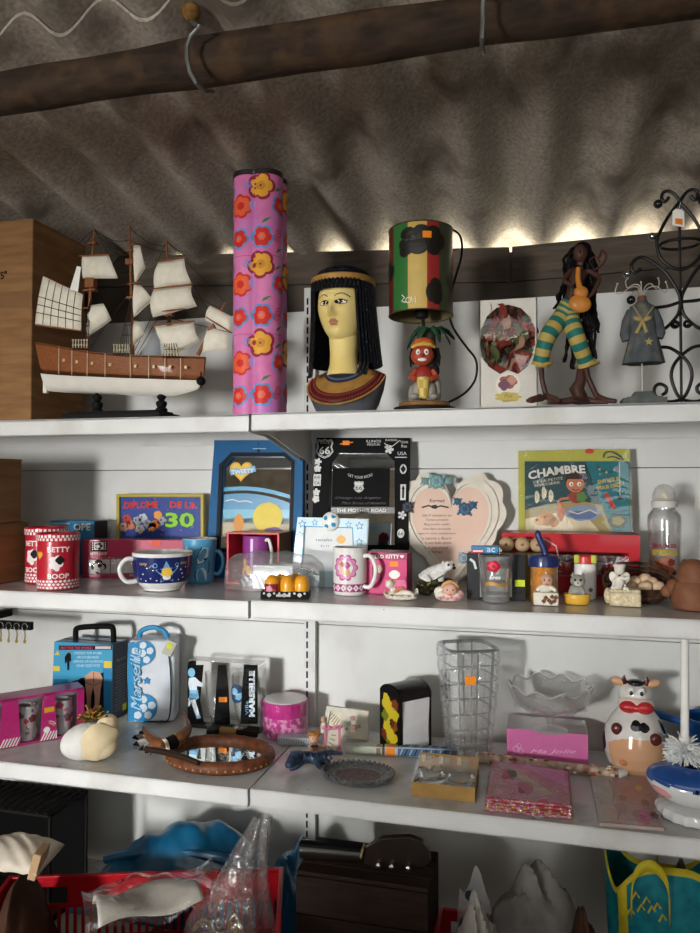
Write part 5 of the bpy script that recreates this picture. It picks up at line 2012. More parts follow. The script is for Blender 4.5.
for u, v, r in ((301, 524, 4.6), (313.5, 522.5, 3.6), (347.5, 524.5, 3.6), (358.5, 526, 4.6), (299, 535, 4), (358.5, 542, 4.2), (296.5, 547, 4.2), (358, 555, 4)):
    m.star(u, v, r, outl, 1, .48, .1); m.star(u, v, r * .66, fb, 2, .48, .1)
m.line([(301, 570), (303, 526.5), (351.5, 528), (354, 570)], 1.2, outl, 1)
m.build('printed_pattern', frm, smooth=0, recalc=False)
m = MB(1, plane_canvas(Yt + .0037, o), -1)
m.text(323, 540, 'TAMAÑO', 2.6, dkw, 1, width=17); m.text(324, 546, '9 x 13', 2.2, dkw, 1, width=8)
m.blob(340.5, 539.5, 4.6, col('#e8b46a', .5), 1, 20, .06, 4, rv=4)
m.build('lettering', ins, smooth=0, recalc=False)
bc = Vector(C(329.5, 521.5))
m = MB()
rb_ = (C(338.5, 521)[0] - C(320.5, 521)[0]) / 2
with m.at(bc.x, 0, bc.z, sc=(rb_, .012, rb_ * 1.05)):
    m.lathe([(max(1e-4, math.cos(-PI / 2 + PI * j / 12)), math.sin(-PI / 2 + PI * j / 12)) for j in range(13)], white_gloss, 28)
ball = m.build('football', frm)
m = MB()
for u, v in ((-.45, .35), (.42, .55), (.45, -.35), (-.35, -.55), (.02, .02)):
    if (u, v) == (.02, .02): continue
    y = -.012 * math.sqrt(max(0, 1 - u * u - v * v)) - .0006
    n = 7
    ce = (bc.x + u * rb_, y, bc.z + v * rb_)
    m.add([ce] + [(bc.x + (u + .26 * math.cos(q)) * rb_, -.012 * math.sqrt(max(0, 1 - (u + .26 * math.cos(q)) ** 2 - (v + .26 * math.sin(q)) ** 2)) - .0005, bc.z + (v + .26 * math.sin(q)) * rb_) for q in ellipse_pts(6)], [(0, 1 + i, 1 + (i + 1) % 6) for i in range(6)], outl)
m.build('printed_pattern', ball, smooth=0, recalc=False)

# dark figurine with a dull red flower, between the frame and the black mirror
p = zs2(373, 580); p.y = -.16; p.z = Z2R
k = kof(p)
t = thing('ornament', 'dark ornament with a dull red flower, half hidden behind the pink box', 'ornament', p)
m = MB(k); m.lathe([(7, 0), (8, 2), (6, 8), (4, 16), (4.5, 30), (6.5, 40), (5, 46), (.01, 48)], mottled('#1f1b1d', '#3a3034', scale=90, rough=.5), 18, cap=False); m.build('stem', t)
m = MB(k)
for i in range(7):
    q = 2 * PI * i / 7
    m.ball((3.2 * math.cos(q), -3 + 0, 50 + 4 * math.sin(q)), (3.2, 2.4, 3.2), col('#6e2230', .5), 10, 6)
m.ball((0, -5, 50), (2.5, 1.5, 2.5), col('#4a1622', .5), 10, 6)
m.build('flower', t)

# ---- white mug with pink print
p, k = stand_at(350, 596, 16)
t = thing('mug', 'white mug with a pink medallion print and handle on its right', 'mug', p, face_cam(p))
R, H = 16.8, 46.5
m = MB(k)
m.lathe([(15.2, 0), (16, .8), (16.6, 4), (R, 20), (R, H - 1), (R - .5, H), (R - 1.4, H - 1), (R - 1.6, 20), (14, 4), (.01, 3)], porc, 48, cap=False)
body = m.build('body', t)
m = MB(k); handle(m, R, 8, 38, 13, 2.1, porc, -34); m.build('handle', t)
m = MB(k, cyl_canvas(R + .06))
pk = [col('#a8487e', .25, coat=.4), col('#cf86ae', .25, coat=.4), col('#dcb3b0', .25, coat=.4), col('#8e3a6c', .25, coat=.4)]
m.blob(-5, 27.5, 12, pk[0], 1, 40, .10, 10); m.blob(-5, 27.5, 10.6, pk[1], 2, 40, .10, 10); m.blob(-5, 27.5, 7.4, porc, 3, 30, .05, 8)
m.blob(-6, 26, 5, pk[2], 4, 24, .18, 5, rv=6); m.blob(-3, 30, 3, pk[0], 5, 20, .2, 4); m.blob(-8, 31, 2.4, col('#b5703a', .3), 5, 16, .2, 4); m.blob(-3, 23, 3, col('#c79a6a', .3), 5, 16, .2, 5)
for i in range(17):
    u = -50 + i * 6.2
    m.rect(u - 3.1, 3.6, u + 3.1, 11.4, pk[3 if i % 2 else 0], 1, nu=2)
    m.pp([(u - 3, 7.5), (u, 4.2), (u + 3, 7.5), (u, 10.8)], porc, 2); m.pp([(u - 1.3, 7.5), (u, 6), (u + 1.3, 7.5), (u, 9)], pk[1], 3)
m.build('printed_pattern', body, smooth=0, recalc=False)

# ---- pink gift box with writing
mag = col('#b52a62', .35, coat=.3)
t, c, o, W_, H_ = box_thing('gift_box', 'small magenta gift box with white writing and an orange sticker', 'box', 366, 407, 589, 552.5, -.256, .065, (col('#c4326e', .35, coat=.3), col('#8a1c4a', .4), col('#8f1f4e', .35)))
m = MB(1, plane_canvas(-.2563, o), -1)
m.rect(366, 553, 407, 560, col('#a02358', .35), 1)
m.text(384, 556.5, 'HELLO KITTY', 4, white_p, 2, width=30, bold=.03); m.heart(402, 556.5, 2, white_p, 2)
m.rect(389.8, 561.5, 398.2, 566.5, sticker_o, 3)
m.rect(372, 566, 382, 580, col('#7a1a40', .4), 1); m.blob(379, 569, 3.6, col('#b9a58a', .4), 2, 18, .2, 5)
m.blob(394.5, 574.5, 5.4, white_p, 2, 24, .04, 4, rv=4.2); m.rect(385, 580, 406, 587, col('#d86a96', .4), 1)
m.build('lettering', c, smooth=0, recalc=False)

# ---- small white figurine (reclining cherub on a shell)
def blobfig(name, label, cat, px, py, balls, base=None, rz=0, group=None, rp=5):
    p, k = stand_at(px, py, rp)
    t = thing(name, label, cat, p, face_cam(p, rz), group)
    return t, k
cer = mottled('#cfc7b4', '#e2dccf', scale=60, rough=.35, lo=.3, hi=.7, bump=.1, coat=.3)
cerp = col('#d8a99a', .35, coat=.3)
t, k = blobfig('figurine', 'small white cherub figurine reclining on a shell, before the magenta box', 'figurine', 401, 601.5, None, rp=9)
m = MB(k)
m.grid(lambda u, v: ((u - .5) * 34, -8 + 16 * v, max(.2, 4.5 + 6 * (abs(u - .5) * 2) ** 2 * (.6 if u < .5 else 1.1) + 1.0 * math.cos(u * 40) - 4 * (1 - (2 * v - 1) ** 2) ** .5)), 30, 12, cer)
m.ball((0, 0, 3), (16, 8, 3.2), cer, 24, 10)
m.build('shell', t, recalc=False)
sk = skin('cherub', [(-9, 0, 9), (-2, 0, 8), (5, -1, 8), (11, -2, 6.5), (14, -2, 6), (-11, -1, 13), (-7, -5, 8), (-12, -6, 7), (10, 2, 6)], [(0, 1), (1, 2), (2, 3), (3, 4), (0, 5), (0, 6), (6, 7), (2, 8)], [3.6, 3.6, 3.6, 2, 1.4, 1.6, 1.6, 1.2, 1.8], cer, t, k)
m = MB(k); m.ball((-11, -2, 16), (4.4, 4.2, 4.4), cer, 16, 10); m.ball((-11, -6.2, 15.6), .8, cerp, 8, 6); m.build('head', t)
m = MB(k)
for a in (0, 1, 2, 3, 4):
    m.ball((-13 + a * 1.6, -1 + (a % 2) * 2, 19.5 - abs(a - 2) * .8), 1.8, col('#c79a4a', .4), 8, 6)
m.build('hair', t)
m = MB(k)
for x, z in ((-2, 12), (1, 13), (-14, 8), (-4, 10)):
    m.ball((x, -5, z), (2, 1.4, 2), col('#c9785a', .4), 10, 6)
m.build('rose', t)

# ---- puppy on dark rocks
fur = mottled('#b9b6b0', '#dedcd6', scale=120, rough=.8, lo=.35, hi=.65, bump=.5, dist=.002)
rockm = mottled('#23241a', '#4d4a30', scale=70, rough=.7, lo=.3, hi=.7, bump=.6)
p = zs2(435, 595); p.z = Z2R; k = kof(p)
t = thing('figurine', 'white puppy figurine lying on dark rocks below the heart plaque', 'figurine', p, face_cam(p, 8))
m = MB(k)
rg = random.Random(4)
for i in range(16):
    m.ball((rg.uniform(-15, 15), rg.uniform(-3, 9), rg.uniform(2, 14)), (rg.uniform(4, 8), rg.uniform(4, 6), rg.uniform(3, 5)), rockm, 10, 7)
m.build('rock', t)
sk = skin('puppy', [(-12, 2, 20), (-4, 1, 22), (5, 0, 23), (10, -2, 28), (14, -5, 30), (17, -8, 28), (-17, 1, 19), (3, -6, 18), (7, -10, 16), (-9, -5, 17), (-5, -9, 16)], [(0, 1), (1, 2), (2, 3), (3, 4), (4, 5), (0, 6), (2, 7), (7, 8), (0, 9), (9, 10)], [6.5, 7, 6.5, 5.5, 6, 2.6, 1.6, 3, 2.6, 3.4, 2.6], fur, t, k)
for sx in (-1, 1):
    m = MB(k); m.ball((13 + 3.5 * sx - 1, -4 + 1.5 * -sx * 0, 30), (2, 2.6, 5), fur, 10, 8, ry=15 * sx); m.build('ear', t)
    m = MB(k); m.ball((14.5 + 2.6 * sx, -10.2, 31), 1.1, black, 8, 6); m.build('eye', t)
m = MB(k); m.ball((17.6, -10.6, 28), 1.5, black, 10, 6); m.build('nose', t)
m = MB(k)
for i in range(14):
    m.ball((rg.uniform(-15, 15), rg.uniform(-8, -5), rg.uniform(3, 13)), rg.uniform(1, 2), (col('#5d6a34', .6), col('#7a6a3a', .6))[i % 2], 8, 5)
m.build('moss', t)

# ---- pink cherub head figurine
t, k = blobfig('figurine', 'small pink and white cherub bust figurine beside the rose glass', 'figurine', 449, 602, None, rp=7)
m = MB(k); m.ball((0, 0, 5), (14, 8, 6), cer, 20, 10); m.ball((-9, 2, 8), (6, 4, 6), cer, 14, 8); m.ball((10, 1, 6), (5, 5, 5), col('#dca9a2', .35, coat=.3), 14, 8); m.build('base', t)
m = MB(k); m.ball((1, -3, 11), (7.5, 6.6, 7.2), col('#d8aa94', .35, coat=.3), 20, 12); m.ball((1, -9.6, 10.4), (1.1, 1, 1), col('#cf9a84', .35), 8, 6); m.ball((1, -9.0, 7.6), (1.8, .8, .7), col('#b0564f', .4), 8, 5); hd = m.build('head', t)
for sx in (-1, 1):
    m = MB(k); m.ball((1 + 2.7 * sx, -9, 12), (.9, .6, .9), col('#3a2a22', .3), 8, 6); m.build('eye', hd)
m = MB(k)
for i in range(22):
    q = PI * i / 10.5
    m.ball((1 + 6.8 * math.cos(q) * (1 - .3 * (i // 11)), -1 - 3 * math.sin(q * 3) * .2, 14 + 4 * abs(math.sin(q)) * (1 + .2 * (i // 11))), 2.2, col('#d3a06a', .45), 8, 6)
m.build('hair', hd)
m = MB(k)
for i in range(6):
    m.ball((-9 + i * 3.8, -7.4, 3.4 + (i % 2) * 1.5), (2, 1.5, 1.8), col('#d58a92', .4), 8, 6)
m.build('rose', t)

# ---- heart plaque with a poem
Yh = -.05
o = onY(455, 562, Yh); o.z = Z2R
t = thing('plaque', 'cream heart-shaped plaque with a scalloped edge, blue roses and a poem', 'plaque', o)
t.rotation_euler.x = math.radians(-4)
C = plane_canvas(Yh, o)
crm = mottled('#cfc6b6', '#ddd6c8', scale=30, rough=.55, lo=.3, hi=.7, bump=.1)
pchp = mottled('#d3b09c', '#dcbfae', scale=12, rough=.5, lo=.3, hi=.7, bump=0)
def heart_outline(cx, cy, w, h, n=64, scal=0, ns=17):
    P = []
    for i in range(n):
        q = 2 * PI * i / n
        x = 16 * math.sin(q) ** 3 / 17
        y = (13 * math.cos(q) - 5 * math.cos(2 * q) - 2 * math.cos(3 * q) - math.cos(4 * q)) / 17
        f = 1 + scal * (abs(math.sin(q * ns / 2)) - .5)
        P.append((cx + w * x * f, cy - h * y * f))
    return P
def hp_(P):
    R_ = [(C(a, b)[0], max(.0005, C(a, b)[2])) for a, b in P]
    return R_
# the heart: centre about (452,516), half width 53, half height 50
m = MB(); m.prism(hp_(heart_outline(451, 526, 57, 74, 136, .08)), .004, .016, crm); pl = m.build('heart_board', t)
def raised(P0, P1, y0, y1, mm, name):
    m = MB(); m.frame(hp_(P0), hp_(P1), y0, y1, mm); return m.build(name, t)
raised(heart_outline(450.5, 526, 51, 68), heart_outline(450, 526, 45, 61), -.002, .008, crm, 'rim')
raised(heart_outline(450.5, 526, 43.5, 59), heart_outline(450, 526, 41, 56), .0, .008, crm, 'rim')
m = MB(); m.prism(hp_(heart_outline(449.5, 526, 42, 57)), .001, .006, pchp); face = m.build('panel', t)
m = MB(1, plane_canvas(Yh + .0006, o), -1)
pin = col('#3c3436', .6)
m.text(436, 500.5, 'Kermait', 3.4, pin, 1, width=16, shear=.3, bold=.01)
m.line([(421, 507.5), (428, 505.5), (434, 508), (440, 505.8), (448, 507.5)], 1.6, pin, 1); m.blob(434, 506.8, 3, pin, 1, 18, .3, 5, rv=1.8)
for i, s_ in enumerate(("Qu'il sendent en", 'Temps present', 'Repondre enfin', 'Une fleur possede', 'Regard a tout simplement', 'La nature a fleurir', 'Tout une belle saison', 'Pour ton amour', 'Maman')):
    m.text(436 - (i > 3) * 1, 515.5 + i * 4.55, s_, 2.9, pin, 1, width=(29, 23, 26, 28, 40, 32, 31, 26, 14)[i], shear=.3)
m.build('lettering', face, smooth=0, recalc=False)
def rose(cx, cy, r, cc, cc2, par, y=-.006, leaves=True):
    m = MB()
    c = C(cx, cy)
    k_ = (C(cx + 1, cy)[0] - c[0]) * r
    for j, (n, rr, s_) in enumerate(((7, .75, .42), (6, .5, .36), (4, .26, .28))):
        for i in range(n):
            q = 2 * PI * i / n + j * .5
            m.ball((c[0] + rr * k_ * math.cos(q), y - .0012 * j, c[2] + rr * k_ * math.sin(q)), (s_ * k_, .0022, s_ * k_), cc if j % 2 == 0 else cc2, 10, 6)
    m.ball((c[0], y - .005, c[2]), (k_ * .2, .002, k_ * .2), cc, 8, 6)
    if leaves:
        for i in range(4):
            q = 2 * PI * i / 4 + .7
            m.ball((c[0] + 1.3 * k_ * math.cos(q), y + .002, c[2] + 1.05 * k_ * math.sin(q)), (.5 * k_, .0016, .25 * k_), cc2, 8, 5, ry=-math.degrees(q))
    return m.build('rose', par)
tq, tq2, bl1, bl2 = col('#6b9296', .5), col('#8aa6a4', .5), col('#3d5a72', .5), col('#4f7088', .5)
rose(436, 481.5, 6.6, tq, tq2, pl); rose(424, 481, 3.4, tq2, tq, pl); rose(448, 480.5, 3.4, tq2, tq, pl); rose(464.5, 509, 6, bl1, bl2, pl, -.002); rose(472.5, 505, 3.6, bl2, bl1, pl, -.001); rose(457, 501.5, 3.4, bl2, bl1, pl, -.001)
rose(407, 507, 5, col('#3c3f46', .6), col('#55585f', .6), pl); rose(464, 558, 5, col('#7e93a0', .5), col('#9fb0b8', .5), pl)

# ---- black window box with a clear glass tumbler in front of it
t, c, o, W_, H_ = box_thing('gift_box', 'black gift box with a clear window standing behind the rose glass', 'box', 467, 526, 598, 554, -.272, .045, (col('#121213', .25, coat=.4), black, col('#2a2a2c', .4)))
m = MB(1, plane_canvas(-.2723, o), -1)
m.rect(515, 580, 525, 586.5, sticker_y, 1)
m.rect(480, 557, 512, 597, col('#8b8e8d', .35), 1)
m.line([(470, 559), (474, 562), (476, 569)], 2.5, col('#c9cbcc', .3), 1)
m.build('price_sticker', c, smooth=0, recalc=False)
t, c, o, W_, H_ = box_thing('card_packet', 'small blue packet with a red stripe lying on the black box', 'packet', 471, 498, 553.6, 546.5, -.268, .03, (col('#2f86b8', .35), col('#2a6c94', .4), col('#5aa8d0', .35)), zbase=onY(496, 554, -.272).z + .0006)
m = MB(1, plane_canvas(-.2683, o), -1)
m.rect(472, 549, 484, 553, col('#b8323a', .4), 1); m.rect(473, 550.3, 483, 551.8, white_p, 2); m.text(491, 550, 'ac', 4.5, white_p, 1, width=8)
m.build('lettering', c, smooth=0, recalc=False)
p, k = stand_at(496.5, 601.5, 13)
p.y -= .028
gcl = film(.06, .8, .03, .0, 20, milky=.02)
t = thing('glass_tumbler', 'clear glass tumbler with a red rose printed on it', 'glass', p, face_cam(p))
m = MB(k)
m.lathe([(12.6, 0), (13.2, .8), (14.6, 16), (16.6, 46), (16.3, 46.6), (15.7, 46), (13.6, 16), (12.4, 8), (.01, 7)], gcl, 40, cap=False)
body = m.build('body', t)
m = MB(k); m.lathe([(12.2, .9), (12.8, 8), (12.2, 8.6), (.01, 8.2)], film(.25, .8, .05, .2, 60, milky=.16), 36, cap=True); m.build('thick_base', t)
m = MB(k, lambda u, v, h: ((13.2 + v * .073 + h + .12) * math.sin(u / 15), -(13.2 + v * .073 + h + .12) * math.cos(u / 15), v))
rr_ = col('#b01c30', .4)
m.blob(-2, 36, 6, rr_, 1, 24, .18, 5, rv=5.2); m.blob(-2.6, 36.6, 3.4, col('#d8485a', .4), 2, 20, .2, 4, rv=2.8); m.blob(-1.6, 36, 1.6, rr_, 3, 14, .2, 3)
m.line([(4, 32), (8, 30)], 1.2, col('#6d8a52', .4), 1); m.line([(-4, 31), (6, 26.5)], .7, col('#6d8a52', .4), 1)
m.text(-1, 25.5, 'Eres', 4, white_gloss, 2, width=11, shear=.3, bold=.02)
gld = col('#b98a4a', .35, .3)
for i in range(7):
    m.blob(-9 + i * 3.2, 18.5 + math.sin(i) * .8, 1.7, gld, 1, 12, .3, 4)
m.build('rose_print', body, smooth=0, recalc=False)

# ---- three beige balls on the red box? in a clear tray behind
m0 = zs2(522, 556)
Ybb = -.212
for i, px in enumerate((506.5, 522.5, 537.5)):
    c0 = onY(px, 546.5, Ybb)
    r = .0152
    c0.z = Z2R + .058 + r
wood_b = mottled('#b09370', '#c8ab84', scale=40, rough=.6, lo=.3, hi=.7, bump=.1)
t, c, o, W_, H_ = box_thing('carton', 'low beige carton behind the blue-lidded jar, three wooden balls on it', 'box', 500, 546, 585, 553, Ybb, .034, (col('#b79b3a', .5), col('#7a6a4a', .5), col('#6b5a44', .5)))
ztop = o.z + H_
for i, px in enumerate((506.5, 522.5, 537.5)):
    q = onY(px, 546, Ybb + .017)
    r = .0155
    lab = ('wooden ball in front of the red tea box, leftmost of three', 'wooden ball in front of the red tea box, middle one of three', 'wooden ball in front of the red tea box, rightmost of three')[i]
    tb = thing('wooden_ball', lab, 'ball', (q.x, Ybb + .017, ztop + .0004), 0, 'wooden balls before the red box')
    m = MB(); m.ball((0, 0, r), r, wood_b, 24, 14); bb = m.build('ball', tb)
    m = MB(); m.ball((0, -r * .93, r * 1.05), (.004, .002, .0035), col('#8a6844', .6), 10, 6); m.build('knot', bb)

# ---- blue-lidded jar of orange beads
p = onY(544, 600, -.285); p.z = Z2R; k = kof(p)
t = thing('bead_jar', 'jar of orange beads with a dark blue spouted lid', 'jar', p, face_cam(p))
beads = mottled('#b5611a', '#e39a34', scale=420, rough=.35, lo=.25, hi=.5, bump=.8, dist=.003, kind='voronoi')
m = MB(k); m.stack = Matrix.Diagonal((1, 1, 1.14, 1)); m.lathe([(12.4, .6), (12.9, 1.4), (12.9, 31), (12.4, 32), (.01, 32)], beads, 36, cap=True); m.build('orange_beads', t)['kind'] = 'stuff'
m = MB(k); m.stack = Matrix.Diagonal((1, 1, 1.14, 1)); m.lathe([(12.8, 0), (13.6, .8), (13.6, 33), (13.0, 33.6), (13.2, 1.2)], film(.06, .5, .05, .2, 20), 40, cap=False); m.build('body', t, recalc=False)
bl_l = col('#17285e', .3, coat=.3)
m = MB(k); m.stack = Matrix.Diagonal((1, 1, 1.14, 1)); m.lathe([(13.8, 32), (14.6, 32.6), (14.6, 39), (13.6, 41.4), (8, 42.6), (.01, 42.8)], bl_l, 36, cap=False)
for i in range(30):
    q = 2 * PI * i / 30; m.box((14.7 * math.cos(q), 14.7 * math.sin(q), 36), (.6, .6, 6), bl_l, rz=math.degrees(q))
lid = m.build('lid', t)
m = MB(k); m.stack = Matrix.Diagonal((1, 1, 1.14, 1)); m.tube([(2, -1, 41), (0, -1.5, 48), (-5, -2, 58), (-5.6, -2, 61), (-4.6, -2, 63)], [3.6, 3.4, 3.0, 3.2, 1.6], bl_l, 12); m.build('spout', lid)

# ---- baby figurine on a white box
t, k = blobfig('figurine', 'baby figurine leaning on a white box marked with brown shapes', 'figurine', 546, 606, None, rp=8)
m = MB(k); m.rbox((0, 0, 6.5), (24, 14, 13), cer, 1.2); bx = m.build('base', t)
m = MB(k, lambda u, v, h: (u, -7.05 - h, v))
br = col('#6b4428', .5)
for u, v in ((0, 8), (3, 5.4), (6, 9), (8, 5), (-2, 4.6), (9.5, 8.5), (5, 3.4)):
    m.blob(u, v, 1.9, br, 1, 14, .25, 4)
m.build('printed_pattern', bx, smooth=0, recalc=False)
skn = col('#c99e86', .4, coat=.2)
sk = skin('baby', [(0, 0, 14), (0, -1, 18), (-6, -4, 17), (-9, -6, 14), (7, -4, 17), (10, -6, 14), (0, -1, 21)], [(0, 1), (1, 2), (2, 3), (1, 4), (4, 5), (1, 6)], [6, 5, 2.4, 2, 2.4, 2, 3.4], cer, t, k)
m = MB(k); m.ball((1, -3, 24.5), (6, 5.6, 6), skn, 18, 12); m.ball((1, -8.8, 23.6), (1, .9, .9), skn, 8, 6); m.ball((1, -8.2, 21.4), (1.6, .6, .6), col('#a04a44', .4), 8, 5); hd = m.build('head', t)
for sx in (-1, 1):
    m = MB(k); m.ball((1 + 2.2 * sx, -8.2, 25.4), (.8, .5, .8), black, 8, 6); m.build('eye', hd)
m = MB(k); m.ball((1, -1, 27), (6.2, 5.4, 4.4), col('#b5957a', .6), 14, 8); m.build('hair', hd)

# ---- grey cat figurine in a yellow tub
t, k = blobfig('figurine', 'grey cat figurine sitting in a yellow tub', 'figurine', 577, 605, None, rp=8)
grey_f = mottled('#7d7c74', '#a5a49a', scale=80, rough=.5, lo=.3, hi=.7, bump=.2)
m = MB(k); m.lathe([(11, 0), (12, 1), (13, 9.5), (12.4, 10.2), (11, 9.6), (.01, 9)], col('#d8a83a', .35, coat=.3), 28, sy=.7, cap=False); m.build('tub', t)
sk = skin('cat', [(0, 1, 8), (0, 1, 15), (0, 0, 20), (-5, -4, 13), (-7, -7, 10), (5, -4, 13), (7, -7, 10)], [(0, 1), (1, 2), (1, 3), (3, 4), (1, 5), (5, 6)], [8, 7, 4.5, 3, 2.6, 3, 2.6], grey_f, t, k)
m = MB(k); m.ball((1, -2, 23), (7.2, 6, 6.4), grey_f, 18, 12); m.ball((1, -7, 21), (3.6, 2.6, 2.6), col('#c9c5b8', .5), 12, 8); hd = m.build('head', t)
for sx in (-1, 1):
    m = MB(k); m.lathe([(2.4, 0), (.1, 4.4)], grey_f, 10); [setattr(v, 'co', Vector((v.co.x + (1 + 4.6 * sx) * k, v.co.y - 1.6 * k, v.co.z + 27.4 * k))) for v in m.build('ear', hd).data.vertices]
    m = MB(k); m.ball((1 + 2.6 * sx, -7.6, 24.6), (1.1, .6, 1.1), black, 8, 6); m.build('eye', hd)
m = MB(k); m.ball((1, -9.4, 21.6), (1, .7, .7), col('#3a2a28', .4), 8, 5); m.build('nose', hd)

# ---- white cup with red and yellow ends behind the cat
p, k = stand_at(585.5, 600, 10)
t = thing('mug', 'narrow white beaker with a red band and two yellow knobs on top', 'beaker', p, face_cam(p))
m = MB(k); m.lathe([(9.6, 0), (10.4, .8), (10.8, 32), (10.8, 35)], white_gloss, 32); m.build('body', t)
m = MB(k); m.lathe([(9.6, 35), (10.6, 35.6), (10.6, 42), (9.8, 43)], col('#c23228', .3, coat=.4), 32); m.build('lid', t)
for x in (-8, 8):
    m = MB(k); m.rbox((x, -8, 40), (5.4, 4, 8.4), col('#b9ba4a', .4), 1.4); m.build('knob', t)
p_ = MB(k, cyl_canvas(10.9)); p_.star(5, 10, 3, col('#8a5a6a', .5), 1, .3); p_.blob(5, 10, 1.8, col('#6d6a72', .5), 2, 14, .3, 4); p_.build('printed_pattern', t, smooth=0, recalc=False)

# ---- red tea gift box with a clear window
redb = col('#b41c26', .35, coat=.4)
Yr = -.165
a, b = onY(502, 590, Yr), onY(640.5, 590, Yr)
zt = onY(572, 534, Yr).z
o = Vector(((a.x + b.x) / 2, Yr, Z2R))
t = thing('gift_box', 'wide red gift box with a clear window onto cups, under the painted sign', 'box', o)
W_, H_, D_ = b.x - a.x, zt - Z2R, .10
C = plane_canvas(Yr, o)
win = [(521, 575), (629, 575), (629, 553), (521, 551)]
wp2 = [(C(*q)[0], C(*q)[2]) for q in win]
m = MB()
m.frame([(-W_ / 2, 0), (W_ / 2, 0), (W_ / 2, H_), (-W_ / 2, H_)], wp2, 0, .003, redb)
m.box((0, D_, H_ / 2), (W_, .003, H_), redb).box((-W_ / 2 + .0015, D_ / 2, H_ / 2), (.003, D_ - .004, H_), redb).box((W_ / 2 - .0015, D_ / 2, H_ / 2), (.003, D_ - .004, H_), redb)
m.box((0, D_ / 2, H_ - .0015), (W_ - .007, D_ - .004, .003), redb).box((0, D_ / 2, .0015), (W_ - .007, D_ - .004, .003), redb)
c = m.build('carton', t, smooth=0)
m = MB(); m.grid(lambda u, v: (wp2[0][0] + (wp2[1][0] - wp2[0][0]) * u, -.0008 - .004 * math.sin(PI * v) * math.sin(PI * u) ** .5, wp2[0][1] + (wp2[2][1] - wp2[1][1]) * v), 24, 8, film(.12, .55, .05, 1.0, 26)); m.build('window_film', t, recalc=False)
for i, (px, cc) in enumerate(((541, '#b8202a'), (566, '#b8202a'), (592, '#c9c2bc'), (616, '#b8202a'))):
    q = C(px, 575)
    m = MB()
    with m.at(q[0], .045, .004):
        m.lathe([(.018, 0), (.022, .002), (.024, .045), (.025, .06), (.0235, .06), (.022, .01), (.001, .006)], col(cc, .25, coat=.5), 28, cap=False)
    cu = promote(m.build('cup', t), ('red cup inside the wide red window box, leftmost of its four cups', 'red cup inside the wide red window box, between a red cup and the white cup', 'white cup inside the wide red window box', 'red cup inside the wide red window box, right of the white cup')[i], 'cup', 'cups in the red window box')
m = MB(1, plane_canvas(Yr - .0005, o), -1)
m.line([(508, 540), (515, 538), (530, 540), (545, 539), (556, 546), (558, 555), (556, 565), (552, 570)], 1.4, col('#c9a8a4', .4), 1)
m.build('printed_pattern', c, smooth=0, recalc=False)

# ---- wicker nest with eggs
p = onY(637, 600, -.222); p.z = Z2R; k = kof(p) * 1.02
t = thing('wicker_nest', 'dark brown wicker nest basket holding beige eggs', 'basket', p, face_cam(p))
wick = mottled('#2c1d14', '#543a28', scale=130, rough=.8, lo=.3, hi=.7, bump=.5)
m = MB(k)
rg = random.Random(9)
for j in range(9):
    f = j / 8
    R_ = 20 + 11 * math.sin(f * 1.4)
    zz_ = 2 + 18 * f
    tilt = .42
    pts = [(R_ * math.cos(q), R_ * .62 * math.sin(q), max(1.8, zz_ + .55 * f * R_ * .62 * math.sin(q) * 1.4 + rg.uniform(-.8, .8))) for q in ellipse_pts(40)]
    m.tube(pts, 1.7, wick, 6, close=True)
m.lathe([(19, .4), (21, 1.2), (26, 8), (28, 14), (20, 9), (.01, 4)], wick, 36, sy=.6, cap=True)
m.build('basket', t)
m = MB(k)
for i in range(60):
    q = rg.uniform(0, 2 * PI); z0 = rg.uniform(4, 22)
    R_ = 27 + rg.uniform(-2, 4)
    if math.sin(q) < -.2 and z0 > 10: continue
    m.tube([(R_ * math.cos(q), R_ * .62 * math.sin(q), z0), ((R_ + 1) * math.cos(q + .25), (R_ + 1) * .62 * math.sin(q + .25), z0 + rg.uniform(-3, 4)), (R_ * math.cos(q + .5), R_ * .62 * math.sin(q + .5), z0 + rg.uniform(-3, 3))], .6, wick, 5)
m.build('wicker_weave', t)
egg_m = mottled('#bd9f7e', '#d3b797', scale=50, rough=.6, lo=.3, hi=.7, bump=.05)
eg_labels = ['leftmost beige egg in the wicker nest', 'beige egg in the wicker nest, second from the left', 'topmost beige egg in the wicker nest', 'beige egg in the wicker nest, right of the topmost', 'rightmost beige egg in the wicker nest', 'beige egg at the front middle of the wicker nest']
for i, (x, y, z, r) in enumerate(((-6, -8, 15, 7), (-1, -1, 20, 6.5), (7, 1, 22.5, 6.5), (14, -1, 19.5, 6.5), (19, -5, 16.5, 6.5), (7, -9, 15.5, 7.5))):
    q = t.matrix_basis @ Vector((x * k, y * k, z * k))
    m = MB(k); m.ball((0, 0, 0), (r, r * .85, r * .8), egg_m, 18, 12, ry=(i * 37) % 60 - 30)
    o = m.build('egg', None, loc=q); tag(o, eg_labels[i], 'egg', 'eggs in the wicker nest')

# ---- cream box with a small white angel
t, k = blobfig('figurine', 'white angel figurine sitting on a cream carved box', 'figurine', 624, 607, None, rp=8)
crm2 = mottled('#b8a886', '#dccfb2', scale=110, rough=.55, lo=.35, hi=.65, bump=.5)
m = MB(k); m.rbox((1, 0, 7), (30, 16, 14), crm2, 2.4); m.ball((-15, 2, 9), (4, 6, 8), crm2, 14, 10); bx = m.build('box', t)
m = MB(k); m.rbox((1, 0, 15.5), (29, 16, 3.4), crm2, 1.4)
for i in range(7):
    m.ball((-11 + i * 4, -8, 15.5), (1.8, 1, 1.6), col('#cdbf9e', .5), 8, 5)
m.build('lid', bx)
m = MB(k)
for i in range(8):
    m.ball((-10 + i * 3.2, -8.2, 6 + (i % 3) * 1.4), (1.6, .8, 1.9), col('#d8c79a', .5), 8, 5)
m.build('carving', bx)
wce = col('#d9d3c6', .45)
